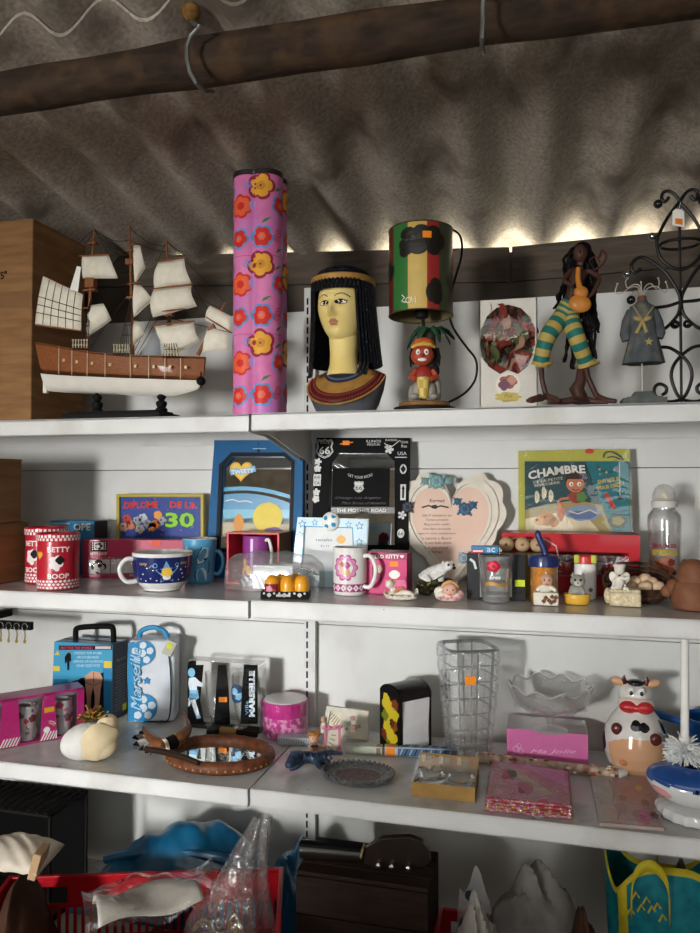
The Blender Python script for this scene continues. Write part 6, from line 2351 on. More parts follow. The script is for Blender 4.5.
sk = skin('angel', [(-4, 0, 18), (-4, 0, 24), (-4, 0, 30), (-9, -3, 24), (-10, -5, 20), (1, -3, 27), (6, -4, 29), (-8, -5, 18), (-12, -7, 19), (1, -6, 18), (5, -8, 17)], [(0, 1), (1, 2), (2, 3), (3, 4), (2, 5), (5, 6), (0, 7), (7, 8), (0, 9), (9, 10)], [4.4, 3.8, 2.6, 1.7, 1.5, 1.7, 1.5, 2.4, 1.8, 2.4, 1.8], wce, t, k)
m = MB(k); m.ball((-4, -1, 36), (5, 4.8, 5.4), wce, 16, 12); m.ball((-4, -5.6, 35.4), (.9, .7, .9), wce, 8, 6); hd = m.build('head', t)
m = MB(k)
for i in range(14):
    q = 2 * PI * i / 14; m.ball((-4 + 4 * math.cos(q), .5 + 3.6 * math.sin(q), 39.4), 2, wce, 8, 6)
m.build('hair', hd)
for sx in (-1, 1):
    m = MB(k); m.ball((-4 + 5 * sx, 4, 27), (4.6, 1.2, 6.4), wce, 14, 8, ry=25 * sx); m.build('wing', t)

# ---- baby bottle
p = onY(665, 580, -.115); p.z = Z2R; k = kof(p)
t = thing('baby_bottle', 'clear baby bottle with red and yellow print and a domed cap', 'bottle', p, face_cam(p))
zt = (onY(665, 484, p.y).z - p.z) / k
H = zt
m = MB(k)
bp_ = [(13.5, 0), (15.4, 1.2), (16, 6), (15.4, 20), (14.8, 34), (15.4, 48), (16, 62), (15.6, 66), (12.5, 70), (10.8, 71.5), (10.8, 74)]
sc_ = (H - 22) / 74
bp_ = [(r, z * sc_) for r, z in bp_]
inner = [(r - 1.0, z + .6) for r, z in bp_[::-1][:-1]]
m.lathe(bp_ + inner + [(.01, 1.6)], gcl, 40, cap=False)
body = m.build('body', t)
zc = 74 * sc_
m = MB(k); m.lathe([(11.6, zc - 1.5), (12.2, zc - 1), (12.2, zc + 5), (11, zc + 6), (9, zc + 6.2), (.01, zc + 6.3)], col('#c9c7c0', .4), 36, cap=False); m.build('collar', t)
m = MB(k); m.lathe([(8, zc + 6.4), (5, zc + 9), (3, zc + 12), (2.6, zc + 16), (.01, zc + 18)], col('#d8cfae', .4), 20, cap=False); m.build('teat', t)
m = MB(k); m.lathe([(11.4, zc + 6.4), (11, zc + 12), (8.6, zc + 18), (5, zc + 21), (.01, zc + 22)], film(.15, .6, .05, .1, 20, milky=.18), 32, cap=False); m.build('cap', t)
m = MB(k, cyl_canvas(16.1))
rt, yt_, bt = col('#7a2230', .4), col('#b59a2a', .4), col('#8a4a2c', .4)
m.text(0, 50, 'BIBERON DEL', 4, rt, 2, width=24, bold=.04)
m.text(0, 43, 'ESTRESADO', 6, yt_, 2, width=24, bold=.05)
for i, (u, v, r) in enumerate(((-4, 32, 5), (3, 28, 5), (-3, 22, 6), (4, 18, 5), (-5, 14, 4), (6, 34, 3), (9, 24, 2.4), (2, 36, 3), (0, 9, 4))):
    m.blob(u, v, r, (bt, col('#a8604a', .4), col('#6d2e24', .4))[i % 3], 1 + i % 3, 20, .25, 5, i)
m.disc(10, 12, 3, yt_, 1, 14)
m.build('lettering', body, smooth=0, recalc=False)

# ---- terracotta animal money box at the right edge
p = zs2(693, 612); k = kof(p); p = p + Vector((.008, .035, 0)); p.z = Z2R; k = kof(p)
t = thing('money_box', 'brown terracotta animal-shaped money box at the right end of the shelf', 'money box', p, face_cam(p, -30))
terra = mottled('#6b4430', '#83573e', scale=40, rough=.6, lo=.3, hi=.7, bump=.15)
m = MB(k); m.lathe([(16, 0), (19, 1), (20.5, 6), (21, 16), (19, 24), (15, 28), (15.5, 33), (15, 40), (11, 46), (5, 49), (.01, 49.6)], terra, 40, cap=True); m.build('body', t)
m = MB(k); m.ball((-16, -8, 20), (8, 8, 9), terra, 18, 12); m.ball((-21, -13, 16), (6, 5, 6), terra, 14, 10); m.build('snout', t)
for sx in (-1, 1):
    m = MB(k); m.ball((3 + 11 * sx, -1, 44), (5, 2.6, 5), terra, 12, 8); m.build('ear', t)
    m = MB(k); m.ball((-6 + 6 * sx, -14.2, 35), (1.6, 1.2, 1.6), black, 10, 6); m.build('eye', t)

# ---- painted sign in a clear bag
Yg = -.055
o = onY(574, 545, Yg); o.z = Z2R
t = thing('door_sign', 'colourful painted children room sign in a clear bag with yellow backing', 'sign', o)
t.rotation_euler.x = math.radians(-3)
C = plane_canvas(Yg, o)
def cpoly(P): return [(C(*q)[0], max(.0005, C(*q)[2])) for q in P]
m = MB(); P = cpoly([(518.5, 580), (632, 580), (631.5, 448), (518, 450)]); P[0] = (P[0][0], .0005); P[1] = (P[1][0], .0005); m.prism(P, .010, .012, col('#b2ad4a', .5)); m.build('backing_card', t, smooth=0)
m = MB(); P = cpoly([(525, 531), (631, 533), (630, 461), (524.5, 461)]); m.prism(P, 0, .009, col('#23454a', .4)); bd = m.build('sign_board', t, smooth=0)
m = MB(1, plane_canvas(Yg - .0003, o), -1)
teal2, dk2, sand2, cr2 = col('#1d6a72', .4), col('#24292e', .4), col('#9a8a5a', .4), col('#cfc2a0', .4)
m.pp([(586, 461.3), (629.8, 461.3), (630.7, 532.6), (612, 532.2)], teal2, 1)
m.pp([(525.2, 510), (545, 505), (575, 500), (603, 505), (613, 532), (525.4, 530.6)], sand2, 1)
m.pp([(525.2, 519), (560, 512), (590, 520), (600, 531.8), (525.4, 530.6)], cr2, 2)
m.text(557, 471, 'CHAMBRE', 9.5, col('#1a1c1e', .4), 2, width=60, rot=.12, bold=.05, arc=2); m.text(556.5, 470.5, 'CHAMBRE', 8.6, col('#d2cfc4', .4), 3, width=58, rot=.12, bold=.04, arc=2)
m.text(548, 480, 'DE LA PETITE', 2.6, cr2, 3, width=30, rot=.15); m.text(547, 484, 'SORCIERE', 2.4, cr2, 3, width=26, rot=.15)
m.text(609, 480, 'ENTREZ SI', 4, col('#b59a34', .4), 3, width=22, rot=.18, bold=.04); m.text(611, 486, 'VOUS OSEZ !', 4, col('#b59a34', .4), 3, width=28, rot=.18, bold=.04)
skt, hrt = col('#b5704a', .4), col('#3a2018', .4)
# a plain child in a dress with a jug, ghosts, a dog, a spider on its thread
m.disc(575, 481, 10, hrt, 3, 24, rv=9); m.disc(575.5, 484, 9.2, skt, 4, 24, rv=8.2); m.rect(566, 475, 585, 479, hrt, 5)
for u in (571.5, 579.5): m.disc(u, 484, 2.2, white_p, 5, 12); m.disc(u + .4, 484.4, 1, dk2, 6, 8)
m.line([(572, 489), (576, 490.5), (580, 489)], .8, dk2, 5)
m.blob(577, 497, 9, col('#8a3a2a', .4), 3, 24, .06, 4, rv=6); m.blob(582, 497, 5, col('#4f7a3a', .4), 5, 20, .15, 5, rv=5)
m.blob(583, 513, 17, col('#7e8fa8', .4), 4, 36, .08, 7, rv=7.5); m.blob(583, 515, 13, col('#5a6c94', .4), 5, 30, .12, 6, rv=4); m.line([(569, 511), (578, 514), (590, 510), (598, 514)], 1.2, cr2, 6)
m.line([(569, 498), (561, 499), (558, 502)], 2.4, skt, 4); m.blob(561, 512, 4, skt, 3, 16, .1, 4, rv=9)
for u, v in ((537, 497), (544, 493), (551, 496)):
    m.blob(u, v, 2.4, cr2, 3, 18, .1, 3, rv=6)
    m.disc(u, v - 2, .6, dk2, 4, 6)
m.blob(546, 519, 9, col('#b9824a', .4), 4, 24, .1, 5, rv=6.5); m.blob(539, 521, 4.4, col('#c99a62', .4), 5, 18, .1, 4); m.disc(545, 517, 1, dk2, 6, 8); m.disc(537, 520, 1.2, dk2, 6, 8); m.blob(554, 522, 5, col('#b9824a', .4), 4, 18, .1, 4)
m.blob(618, 521, 9, col('#3d4a34', .4), 3, 26, .16, 6, rv=7); m.blob(618, 521, 5.6, col('#8a7a3a', .4), 4, 22, .2, 5, rv=4)
m.pp([(604, 494), (608, 492.5), (617, 508), (613, 510)], col('#b0342c', .4), 3)
m.line([(620, 461.5), (620.5, 496)], .5, cr2, 3); m.blob(620.5, 497, 2.4, dk2, 4, 16, .3, 6)
m.line([(597, 465), (603, 471), (612, 472), (620, 466)], .7, dk2, 3)
for u, v in ((600, 469), (607, 472), (615, 470)): m.disc(u, v, 1.1, col('#c9a23a', .4), 4, 8)
m.build('painted_print', bd, smooth=0, recalc=False)
m = MB(1, plane_canvas(Yg + .0097, o), -1)
m.disc(590, 450.5, 4.6, col('#c8402c', .4), 1, 20, rv=2.6)
m.build('sticker', t, smooth=0, recalc=False)
m = MB(); m.tube(catmull([Vector(C(604, 457)) + Vector((0, .004, 0)), Vector(C(606, 452)) + Vector((0, .003, 0)), Vector(C(613, 451.5)) + Vector((0, .002, 0)), Vector(C(621, 456)) + Vector((0, .002, 0)), Vector(C(623, 459.5)) + Vector((0, .003, 0)), Vector(C(614, 456)) + Vector((0, .004, 0)), Vector(C(608, 457)) + Vector((0, .005, 0))], 5), .0014, col('#1d4a6a', .5), 6); m.build('hanging_cord', t)
m = MB()
P = [C(516.5, 535), C(633, 537), C(632.5, 446), C(516.5, 447)]
m.grid(lambda u, v: (P[0][0] + (P[1][0] - P[0][0]) * u, -.004 - .002 * math.sin(9 * u + 4 * v), P[0][2] + (P[2][2] - P[0][2]) * v), 30, 20, film(.04, .3, .08, .3, 10))
m.build('clear_bag', t, recalc=False)

for t_ in [o_ for o_ in list(COL.objects) if o_.type == 'EMPTY' and o_.name.split('.')[0] == 'figurine' and o_ is not fig2]:
    clampz(t_)
# ============================================================ lower shelf
Z3R = Z3 + .0003
ZB3 = Z3 - .0017
def zs3(px, py):
    p = onZ(px, py, Z3R)
    if p.x < 0: p.z = ZB3
    return p
def stand3(px, py, rpx):
    p = zs3(px, py); k = kof(p)
    d = Vector((p.x - CAM[0], p.y - CAM[1], 0)).normalized() * rpx * k
    q = p + d; q.z = p.z
    return q, kof(q)
def keep_off(q, r):
    """stand clear of the back panel"""
    if q.y > -.022 - r:
        f = (-.022 - r - CAM[1]) / (q.y - CAM[1])
        q = Vector((CAM[0] + (q.x - CAM[0]) * f, -.022 - r, q.z))
    return q, kof(q)

# ---- pink window box angled at the left edge
A, B = zs3(13, 746.5), zs3(84, 733.0)
rz = math.atan2(B.y - A.y, B.x - A.x)
k = kof(zs3(45, 740))
Lx = (B - A).length / k
t = thing('gift_box', 'magenta gift box with clear windows and striped feet, lying at the left edge', 'box', B, rz)
Hh, Dd, LL = 47.0, 26.0, Lx + 50
mgt = col('#c01f78', .35, coat=.3)
m = MB(k)
m.box((-LL / 2, Dd - .5, Hh / 2), (LL, 1, Hh), col('#8f8a8c', .5)).box((-LL / 2, Dd / 2, Hh - .5), (LL, Dd - 2, 1), col('#a8276c', .3, coat=.4)).box((-LL / 2, Dd / 2, .5), (LL, Dd - 2, 1), mgt).box((-.5, Dd / 2, Hh / 2), (1, Dd - 2, Hh - 2), mgt)
for u0, u1, tpr in ((-7, 0, 0), (-42, -26, 2.5), (-79, -60, 2.5), (-112, -98, 2)):
    m.add([(u0, 0, 0), (u1, 0, 0), (u1 - tpr, 0, Hh), (u0 + tpr, 0, Hh), (u0, 1, 0), (u1, 1, 0), (u1 - tpr, 1, Hh), (u0 + tpr, 1, Hh)], [(0, 1, 2, 3), (7, 6, 5, 4), (0, 4, 5, 1), (1, 5, 6, 2), (2, 6, 7, 3), (3, 7, 4, 0)], mgt)
m.box((-LL / 2, .5, 1), (LL, 1, 2), mgt).box((-LL / 2, .5, Hh - 1.2), (LL, 1, 2.4), mgt)
c = m.build('carton', t, smooth=0)
m = MB(k, lambda u, v, h: (u, -.05 - h, v))
for u0, u1 in ((-42, -26), (-79, -60), (-112, -98)):
    for i in range(6):
        m.pp([(u0 + i * 2.8, 1), (min(u1, u0 + i * 2.8 + 1.4), 1), (min(u1, u0 + i * 2.8 + 5.4), 9), (min(u1 - .2, u0 + i * 2.8 + 4.0), 9)], white_p, 1)
m.rect(-38.5, 28, -29, 33, col('#e0b020', .4), 2)
m.ring(-34, 12, 7, 1.2, col('#d9a8c4', .4), 1, 12, .4, 1.6); m.ring(-34, 12, 5, 1.2, col('#c9c24a', .4), 1, 12, .4, 1.6); m.blob(-36, 11, 3, white_p, 2, 18, .06, 4)
m.build('printed_pattern', c, smooth=0, recalc=False)
rg = random.Random(21)
cc_ = [col(x, .4) for x in ('#c9c4c6', '#a83a4a', '#d88a9a', '#8a2a3a', '#e0d8d8', '#6d5a60', '#c46a7a', '#b9b0b4')]
for u0, u1, lab in ((-27, -8, 'glass cup behind the right window of the magenta box'), (-60, -43, 'glass cup behind the middle window of the magenta box'), (-97, -80, 'glass cup behind the left window of the magenta box')):
    m = MB(k)
    with m.at((u0 + u1) / 2, Dd * .5, 1.2):
        m.lathe([(6.5, 0), (7.4, 1), (8.6, 34), (8, 34), (6.6, 3), (.01, 2)], col('#c4c0c2', .2, coat=.5), 24, cap=False)
    g_ = m.build('cup', t)
    m = MB(k, lambda u, v, h: ((u0 + u1) / 2 + (8.5 + h) * math.sin(u / 8), Dd * .5 - (8.5 + h) * math.cos(u / 8), v + 1))
    for i in range(16):
        m.blob(rg.uniform(-9, 9), rg.uniform(4, 31), rg.uniform(1.6, 3.6), rg.choice(cc_), 1 + i % 6, 16, .2, rg.choice((4, 5, 6)), i)
    m.build('flower_print', g_, smooth=0, recalc=False)
    promote(g_, lab, 'cup', 'cups in the magenta window box')
m = MB(k); m.grid(lambda u, v: (-LL * u, -.12 - .5 * math.sin(9 * u + 3 * v) ** 2, Hh * v), 30, 8, film(.08, .45, .06, .4, 14)); m.build('window_film', t, recalc=False)

# ---- blue carry box with a black handle
Yv = min(zs3(112, 716).y, -.10)
a, b = onY(51, 716, Yv), onY(112, 716, Yv)
o = Vector(((a.x + b.x) / 2, Yv, ZB3))
t = thing('carry_box', 'blue gable-topped carry box with a black handle and printed legs', 'box', o)
C = plane_canvas(Yv, o)
def P3(px, py, d=0, C=C):
    q = C(px, py); return Vector((q[0], q[1] + d, q[2]))
W_ = b.x - a.x
Dp_ = .070
zs_, zt_ = P3(112, 645.2).z, P3(112, 645.2).z
cyb, dkb, navyb = col('#3f9cc4', .3, coat=.3), col('#1b5d8c', .3, coat=.3), col('#3d434a', .35)
m = MB()
ins_ = .012
m.add([(-W_ / 2, 0, 0), (W_ / 2, 0, 0), (W_ / 2, Dp_, 0), (-W_ / 2, Dp_, 0),
       (-W_ / 2 + .008, 0, zs_), (W_ / 2 - .0, 0, zs_), (W_ / 2, Dp_, zs_), (-W_ / 2 + .008, Dp_, zs_),
       (-W_ / 2 + .010, Dp_ * .42, zt_ + .0008), (W_ / 2, Dp_ * .42, zt_ + .0008), (W_ / 2, Dp_ * .58, zt_ + .0008), (-W_ / 2 + .010, Dp_ * .58, zt_ + .0008)],
      [(0, 3, 2, 1), (0, 1, 5, 4), (1, 2, 6, 5), (2, 3, 7, 6), (3, 0, 4, 7), (4, 5, 9, 8), (5, 6, 10, 9), (6, 7, 11, 10), (7, 4, 8, 11), (8, 9, 10, 11)],
      [dkb, cyb, navyb, dkb, dkb, dkb, black, dkb, dkb, black])
c = m.build('carton', t, smooth=0)
m = MB(1, lambda u, v, h: (C(u, v)[0], -h - .0003, C(u, v)[2]), -1)
pk_, yl_, sk_ = col('#c2486a', .4), col('#d9c24a', .4), col('#c99a80', .4)
m.rect(59, 645.5, 112, 649.8, col('#241a1e', .35), 1); m.text(77, 647.7, 'NOT FOR THE WORKS !', 2.6, pk_, 2, width=32, bold=.03); m.rect(95.5, 646.2, 111, 649, col('#cfc4c4', .4), 2)
m.pp([(53.5, 686), (112, 672), (111.5, 716), (51.5, 716)], dkb, 1)
m.rect(54, 679, 68, 687, col('#2a78a8', .4), 2); m.rect(103, 668, 111.8, 716, col('#2f82b4', .4), 2)
m.pp([(67, 654), (69, 652), (71, 654), (71.4, 661), (69.6, 661), (69.4, 670), (67.6, 670), (67.4, 661), (65.4, 664), (65, 657)], black, 3); m.disc(68.8, 651.6, 1.4, col('#b58a70', .4), 3, 10)
m.rect(53.6, 666, 60, 671, yl_, 2); m.rect(104, 661, 112, 668, yl_, 2); m.pp([(54.5, 655), (58, 650), (60, 655)], yl_, 2)
for i, w_ in enumerate((28, 22, 30, 24)):
    m.text(88, 653 + i * 4.2, ('DRESSED FOR WORK', 'FROM BEHIND', 'APRON OF HUMOUR', 'ONE SIZE FITS')[i], 2.6, col('#c8e2ee', .4), 2, width=w_, shear=.2)
m.blob(81, 694, 12, black, 2, 28, .12, 5, rv=15); m.pp([(80, 682), (104, 672), (104, 716), (86, 716)], col('#1c2026', .4), 2)
m.pp([(85, 676), (92, 671), (100, 672), (103, 678), (101, 688), (100, 700), (98, 714), (95, 714), (95, 696), (93.5, 686), (91.5, 696), (90.5, 714), (87, 714), (87, 698), (86, 688)], sk_, 3)
m.line([(94, 672), (94, 684)], .8, col('#8a5a48', .4), 4); m.line([(86, 682), (93.5, 685.5), (102, 682)], .8, col('#8a5a48', .4), 4)
m.disc(74, 692, 4, col('#3a4a52', .4), 3, 14); m.disc(64, 700, 4, col('#2a6c94', .4), 3, 14)
m.build('printed_pattern', c, smooth=0, recalc=False)
m = MB(1, lambda u, v, h: (W_ / 2 + h + .0003, u, v))
for i in range(16):
    m.rect(.012 + .006 * (i % 2), .02 + i * .0075, .06, .0225 + i * .0075, col('#6a7076', .5), 1)
m.rect(.048, .012, .066, .03, sticker_y, 2); m.text(.04, .15, 'Apron', .012, col('#8a9096', .5), 1, width=.045)
m.build('side_print', c, smooth=0, recalc=False)
m = MB()
hp0 = [P3(68, 646.5, Dp_ / 2), P3(67.5, 635, Dp_ / 2), P3(70, 630.5, Dp_ / 2), P3(86, 629, Dp_ / 2), P3(102, 629, Dp_ / 2), P3(105.5, 632.5, Dp_ / 2), P3(106, 646.5, Dp_ / 2)]
m.tube(catmull(hp0, 5), .0075, black, 10)
m.build('handle', t)

# ---- white and blue football bag
Yv = zs3(150, 722).y
p = zs3(150, 722)
k = kof(p)
t = thing('toiletry_bag', 'white zipped bag with blue footballs, a star and blue script down its side', 'bag', p, face_cam(p, -12))
bag_w = mottled('#c5cbd2', '#d8dce2', scale=20, rough=.5, lo=.3, hi=.7, bump=.1, coat=.1)
bag_b = col('#2c86b8', .45)
m = MB(k)
m.rbox((1, 15, 41), (46, 30, 81), bag_w, 3.2)
bag = m.build('body', t)
for v in bag.data.vertices:          # slack sides
    f = v.co.z / (82 * k)
    v.co.x += .6 * k * math.sin(f * 7)
    v.co.y -= 1.5 * k * math.sin(PI * f)
def bagw(u, v, h):
    f = v / 82
    return (u + .6 * math.sin(f * 7), -.35 - h - 1.5 * math.sin(PI * f), v)
m = MB(k, bagw)
lgt = col('#cdd8e0', .45)
for cu, cv, r in ((-7.5, 69, 12.5), (-7, 15, 14)):
    m.disc(cu, cv, r, bag_b, 1, 32)
    for q in range(5):
        an = 2 * PI * q / 5 + .3
        m.blob(cu + r * .62 * math.cos(an), cv + r * .62 * math.sin(an), r * .26, lgt, 2, 16, .1, 5)
    m.blob(cu, cv, r * .28, lgt, 2, 16, .1, 5)
m.rect(-21.5, 2, -15.5, 80, bag_b, 1, 1, 12)
m.star(-3, 42, 4.6, bag_b, 2)
m.text(-13.5, 42, 'Marseille', 11, col('#2a7cae', .45), 4, width=64, rot=PI / 2, shear=.35, bold=.025); m.text(-13.8, 42.4, 'Marseille', 10, col('#9ccbe2', .45), 5, width=62, rot=PI / 2, shear=.35)
m.build('printed_pattern', bag, smooth=0, recalc=False)
m = MB(k)
m.tube(catmull([(17, -.4, 80), (18.5, -1.6, 66), (20.5, -2.4, 45), (20.5, -1.5, 20), (18, -.6, 3), (10, -.8, 1.5), (-6, -.6, 1.6)], 5), .7, col('#20364a', .5), 8)
m.build('zip', bag)
m = MB(k)
m.tube(catmull([(-14, 15, 81), (-12, 14, 88), (0, 12, 92), (12, 10, 88), (15, 9, 81)], 5), [2.6] * 21, bag_b, 8)
m.build('strap', t)
m = MB(k)
with m.at(19, -2.2, 74, ry=25):
    m.rbox((0, 0, 0), (10, 1.6, 15), col('#b9b8a8', .4), .7)
tgg = m.build('zip_pull', t)
m = MB(k)
with m.at(19, -3.1, 76, ry=25):
    m.box((0, 0, 0), (4.5, .4, 5), sticker_y)
m.build('sticker', tgg, smooth=0)

# ---- black boxed pair of glasses
Yv = min(zs3(222, 723).y, -.092)
a, b = onY(187.5, 722, Yv), onY(259.5, 722, Yv)
o = Vector(((a.x + b.x) / 2, Yv, ZB3))
t = thing('glasses_box', 'black and clear gift box holding two footed glasses, white vertical writing', 'gift box', o)
C = plane_canvas(Yv, o)
W_, Ht = b.x - a.x, C(222, 664)[2]
Dp_ = .045
m = MB()
m.box((0, Dp_ / 2, .001), (W_, Dp_ - .004, .002), black)
def pan(P):
    m.prism([(C(*q)[0], max(.0025, C(*q)[2])) for q in P], 0, .0015, blackb)
blackb = col('#0b0c0e', .7)
pan([(187.5, 724), (204, 724), (200, 700), (203.5, 665), (187.5, 665)])
pan([(214, 724), (230, 724), (228.5, 690), (226, 665), (218, 665), (216, 690)])
pan([(240.5, 724), (257.5, 724), (257.5, 665), (244, 665), (242, 690)])
m.box((-W_ / 2 + .0008, Dp_ / 2, Ht / 2), (.0015, Dp_ - .003, Ht - .004), blackb)
c = m.build('carton', t, smooth=0)
m = MB()
m.grid(lambda u, v: (-W_ / 2 + W_ * u, -.001 + Dp_ * .3 * max(0, v - .86) / .14, Ht * min(v, .86) / .86 + .0 + .006 * max(0, v - .86) / .14 * (1 + .8 * math.sin(u * 12))), 24, 12, film(.02, .3, .06, .2, 10)); m.build('window_film', t, recalc=False)
m = MB(); m.box((0, Dp_ * .5, Ht + .004), (W_ * .98, Dp_ * .9, .0012), film(.2, .6, .1, .5, 20, milky=.25)); m.box((W_ / 2 - .0005, Dp_ / 2, Ht / 2), (.0008, Dp_ - .004, Ht - .004), film(.12, .5, .08, .3, 12, milky=.12)); m.build('plastic_lid', t, smooth=0)
m = MB(1, plane_canvas(Yv - .0003, o), -1)
lb_, wb_ = col('#7fb8da', .35), col('#d2dbe2', .35)
m.disc(191.5, 672.5, 3.6, lb_, 1, 18, rv=4.6)
m.pp([(189, 678), (195, 677), (199, 681), (203, 683.5), (203, 687), (197, 686), (197, 692), (190, 692), (188.2, 684)], wb_, 1)
m.pp([(190, 690), (198, 690), (199, 698), (196, 700), (189, 699)], lb_, 2)
m.pp([(190, 698), (195, 698), (200, 716), (197, 719), (193, 707)], wb_, 2); m.pp([(188.2, 698), (192, 698), (190, 706), (188.2, 707)], wb_, 2); m.disc(199, 717, 2.2, lb_, 3, 12, rv=1.4)
m.rect(219, 697, 227, 702, sticker_o, 2)
m.text(252, 694, 'MARSEILLE', 6, wb_, 2, width=46, rot=PI / 2, bold=.06); m.text(246.8, 708, 'Ville', 3.4, lb_, 2, width=14, rot=PI / 2)
m.build('lettering', c, smooth=0, recalc=False)
for i, px in enumerate((209, 236)):
    q = onY(px, 720, Yv)
    m = MB(k)
    m.lathe([(8.6, 0), (8.8, .8), (3, 3), (2.2, 6), (3.2, 9), (6.2, 18), (8.6, 34), (9.6, 52), (9.1, 52), (8, 34), (5.6, 19), (2.4, 10.5), (.01, 10)], film(.08, .7, .03, 0, 20, milky=.06), 28, sx=.86, sy=.86, cap=False)
    g_ = m.build('glass', None, loc=(q.x, Yv + .0235, ZB3 + .0024))
    tag(g_, ('footed glass in the black box, beside the player figure', 'footed glass with a round blue badge, in the black box')[i], 'glass', 'glasses in the black gift box')
    if i:
        m = MB(k, lambda u, v, h: (8.3 * math.sin(u / 8), -8.4 * math.cos(u / 8) - h, v))
        m.disc(0, 35, 7.6, col('#1f3f5e', .3), 1, 26, rv=9); m.blob(-2, 37, 3, lb_, 2, 16, .15, 5); m.blob(2, 32, 3, lb_, 2, 16, .15, 5); m.text(0, 35, 'Marseille', 2.6, wb_, 3, width=12)
        m.build('badge_print', g_, smooth=0, recalc=False)

# ---- pink wrapped drum
p, k = stand3(285.5, 730, 15); p, k = keep_off(p, .055); p.z = Z3R
t = thing('gift_drum', 'round magenta and pink wrapped box with a pale lid, beside the black glasses box', 'box', p, face_cam(p))
mgs = mottled('#e0a4c6', '#c03a88', scale=90, rough=.35, lo=.42, hi=.58, bump=0, coat=.3)
m = MB(k); m.lathe([(21.6, 0), (22.2, 1), (22.4, 20)], mgs, 14, cap=True); bd_ = m.build('body', t, smooth=25)
m = MB(k); m.lathe([(22.8, 20), (23, 20.5), (22.6, 33), (21.6, 34)], col('#c02f86', .3, coat=.4), 14); ld_ = m.build('lid', t, smooth=25)
m = MB(k); m.lathe([(21.4, 34.05), (21, 34.8), (12, 36), (.01, 36.4)], film(.3, .6, .15, .4, 14, milky=.55, tint='#f3e6ec'), 14, cap=False); m.build('film_cover', t)
m = MB(k); m.lathe([(24.4, .3), (23.6, 8), (23.2, 20), (23.4, 34.4)], film(.08, .5, .08, .5, 16), 14, cap=False); m.build('clear_wrap', t, recalc=False)

# ---- white broken-egg ornament with dried flowers
p, k = stand3(90, 762, 14)
t = thing('ornament', 'white egg-shaped ornament with a cream broken edge and dried flowers on top', 'ornament', p, face_cam(p))
ew, ec = mottled('#c9c7c2', '#dad8d3', scale=30, rough=.5, lo=.3, hi=.7, bump=.05), mottled('#cbb790', '#dccba8', scale=24, rough=.5, lo=.3, hi=.7, bump=.15)
m = MB(k); m.ball((-4, 0, 17), (24, 18, 17.5), ew, 32, 18, ry=-8); m.build('shell', t)
m = MB(k)
m.grid(lambda u, v: (lambda a, r: (6 + r * 20 * math.cos(a) * (1 + .06 * math.sin(5 * a)), -7 - 13.5 * math.sqrt(max(0, 1 - r * r * .8)), 19 + r * 17 * math.sin(a) * (1 + .08 * math.sin(4 * a + 1)) + r * 3 * math.cos(a)))(2 * PI * u, v), 36, 10, ec, closeu=True)
m.ball((16, -2, 30), (11, 10, 12), ec, 20, 12, ry=20)
m.ball((11, -10, 14), (15, 9, 13), ec, 22, 12)
m.build('cream_lining', t, recalc=False)
m = MB(k)
rg = random.Random(6)
fl = [col('#8a6a2a', .7), col('#b08a3a', .7), col('#6d3a24', .7), col('#5d5a2a', .7)]
for i in range(70):
    q = rg.uniform(0, 2 * PI); e = rg.uniform(.2, 1.3)
    L_ = rg.uniform(7, 17)
    bs = Vector((0, -3, 38)); d = Vector((math.cos(q) * math.cos(e) * 1.1, math.sin(q) * math.cos(e), math.sin(e) * .9))
    m.tube([bs + Vector((rg.uniform(-4, 4), 0, 0)), bs + d * L_ * .6, bs + d * L_ + Vector((0, 0, -1))], [.7, .6, .3], fl[i % 4], 5)
    if i % 2: m.ball(bs + d * L_, (1.4, 1.4, 1.2), fl[(i // 2) % 4], 6, 4)
m.build('dried_flower', t)
clampz(t)

# ---- oval mirror lying flat, brown wrapped frame
cm = zs3(222, 757); cm.z = ZB3
xl, xr = zs3(163, 757), zs3(283, 757)
yb, yf = onZ(222, 735, ZB3 + .02), zs3(222, 779.5)
RX, RY = (xr.x - xl.x) / 2 - .002, (yb.y - yf.y) / 2
cm = Vector(((xl.x + xr.x) / 2, (yb.y + yf.y) / 2, ZB3 if (xl.x + xr.x) < 0 else Z3R))
RY = min(RY, .135)
t = thing('hand_mirror', 'oval mirror lying flat in a brown wrapped and stitched frame', 'mirror', cm)
leather = mottled('#4d2b18', '#74432a', scale=60, rough=.5, lo=.3, hi=.7, bump=.4, dist=.002, coat=.2)
m = MB()
R0 = .0155
n = 96
P = [((RX - R0) * math.cos(2 * PI * i / n), (RY - R0) * math.sin(2 * PI * i / n), .0155) for i in range(n)]
m.tube(P, [R0 * .85 * (1 + .05 * math.sin(i * 1.9)) for i in range(n)], leather, 14, close=True)
fr = m.build('frame', t)
m = MB()
for i in range(44):
    q = 2 * PI * i / 44
    m.ball(((RX - .004) * math.cos(q), (RY - .004) * math.sin(q), .013), .0028, col('#b08a58', .5), 8, 6)
m.build('stitching', fr)
m = MB(); m.lathe([((RX - R0), 0), ((RX - R0), .004)], mirror_mat(), 64, sy=(RY - R0) / (RX - R0)); gm = m.build('mirror_glass', t, smooth=30)
gm.location.z = .010
m = MB(); m.lathe([((RX - R0), 0.0006), ((RX - R0), .009)], black, 48, sy=(RY - R0) / (RX - R0)); m.build('backing', t, smooth=30)

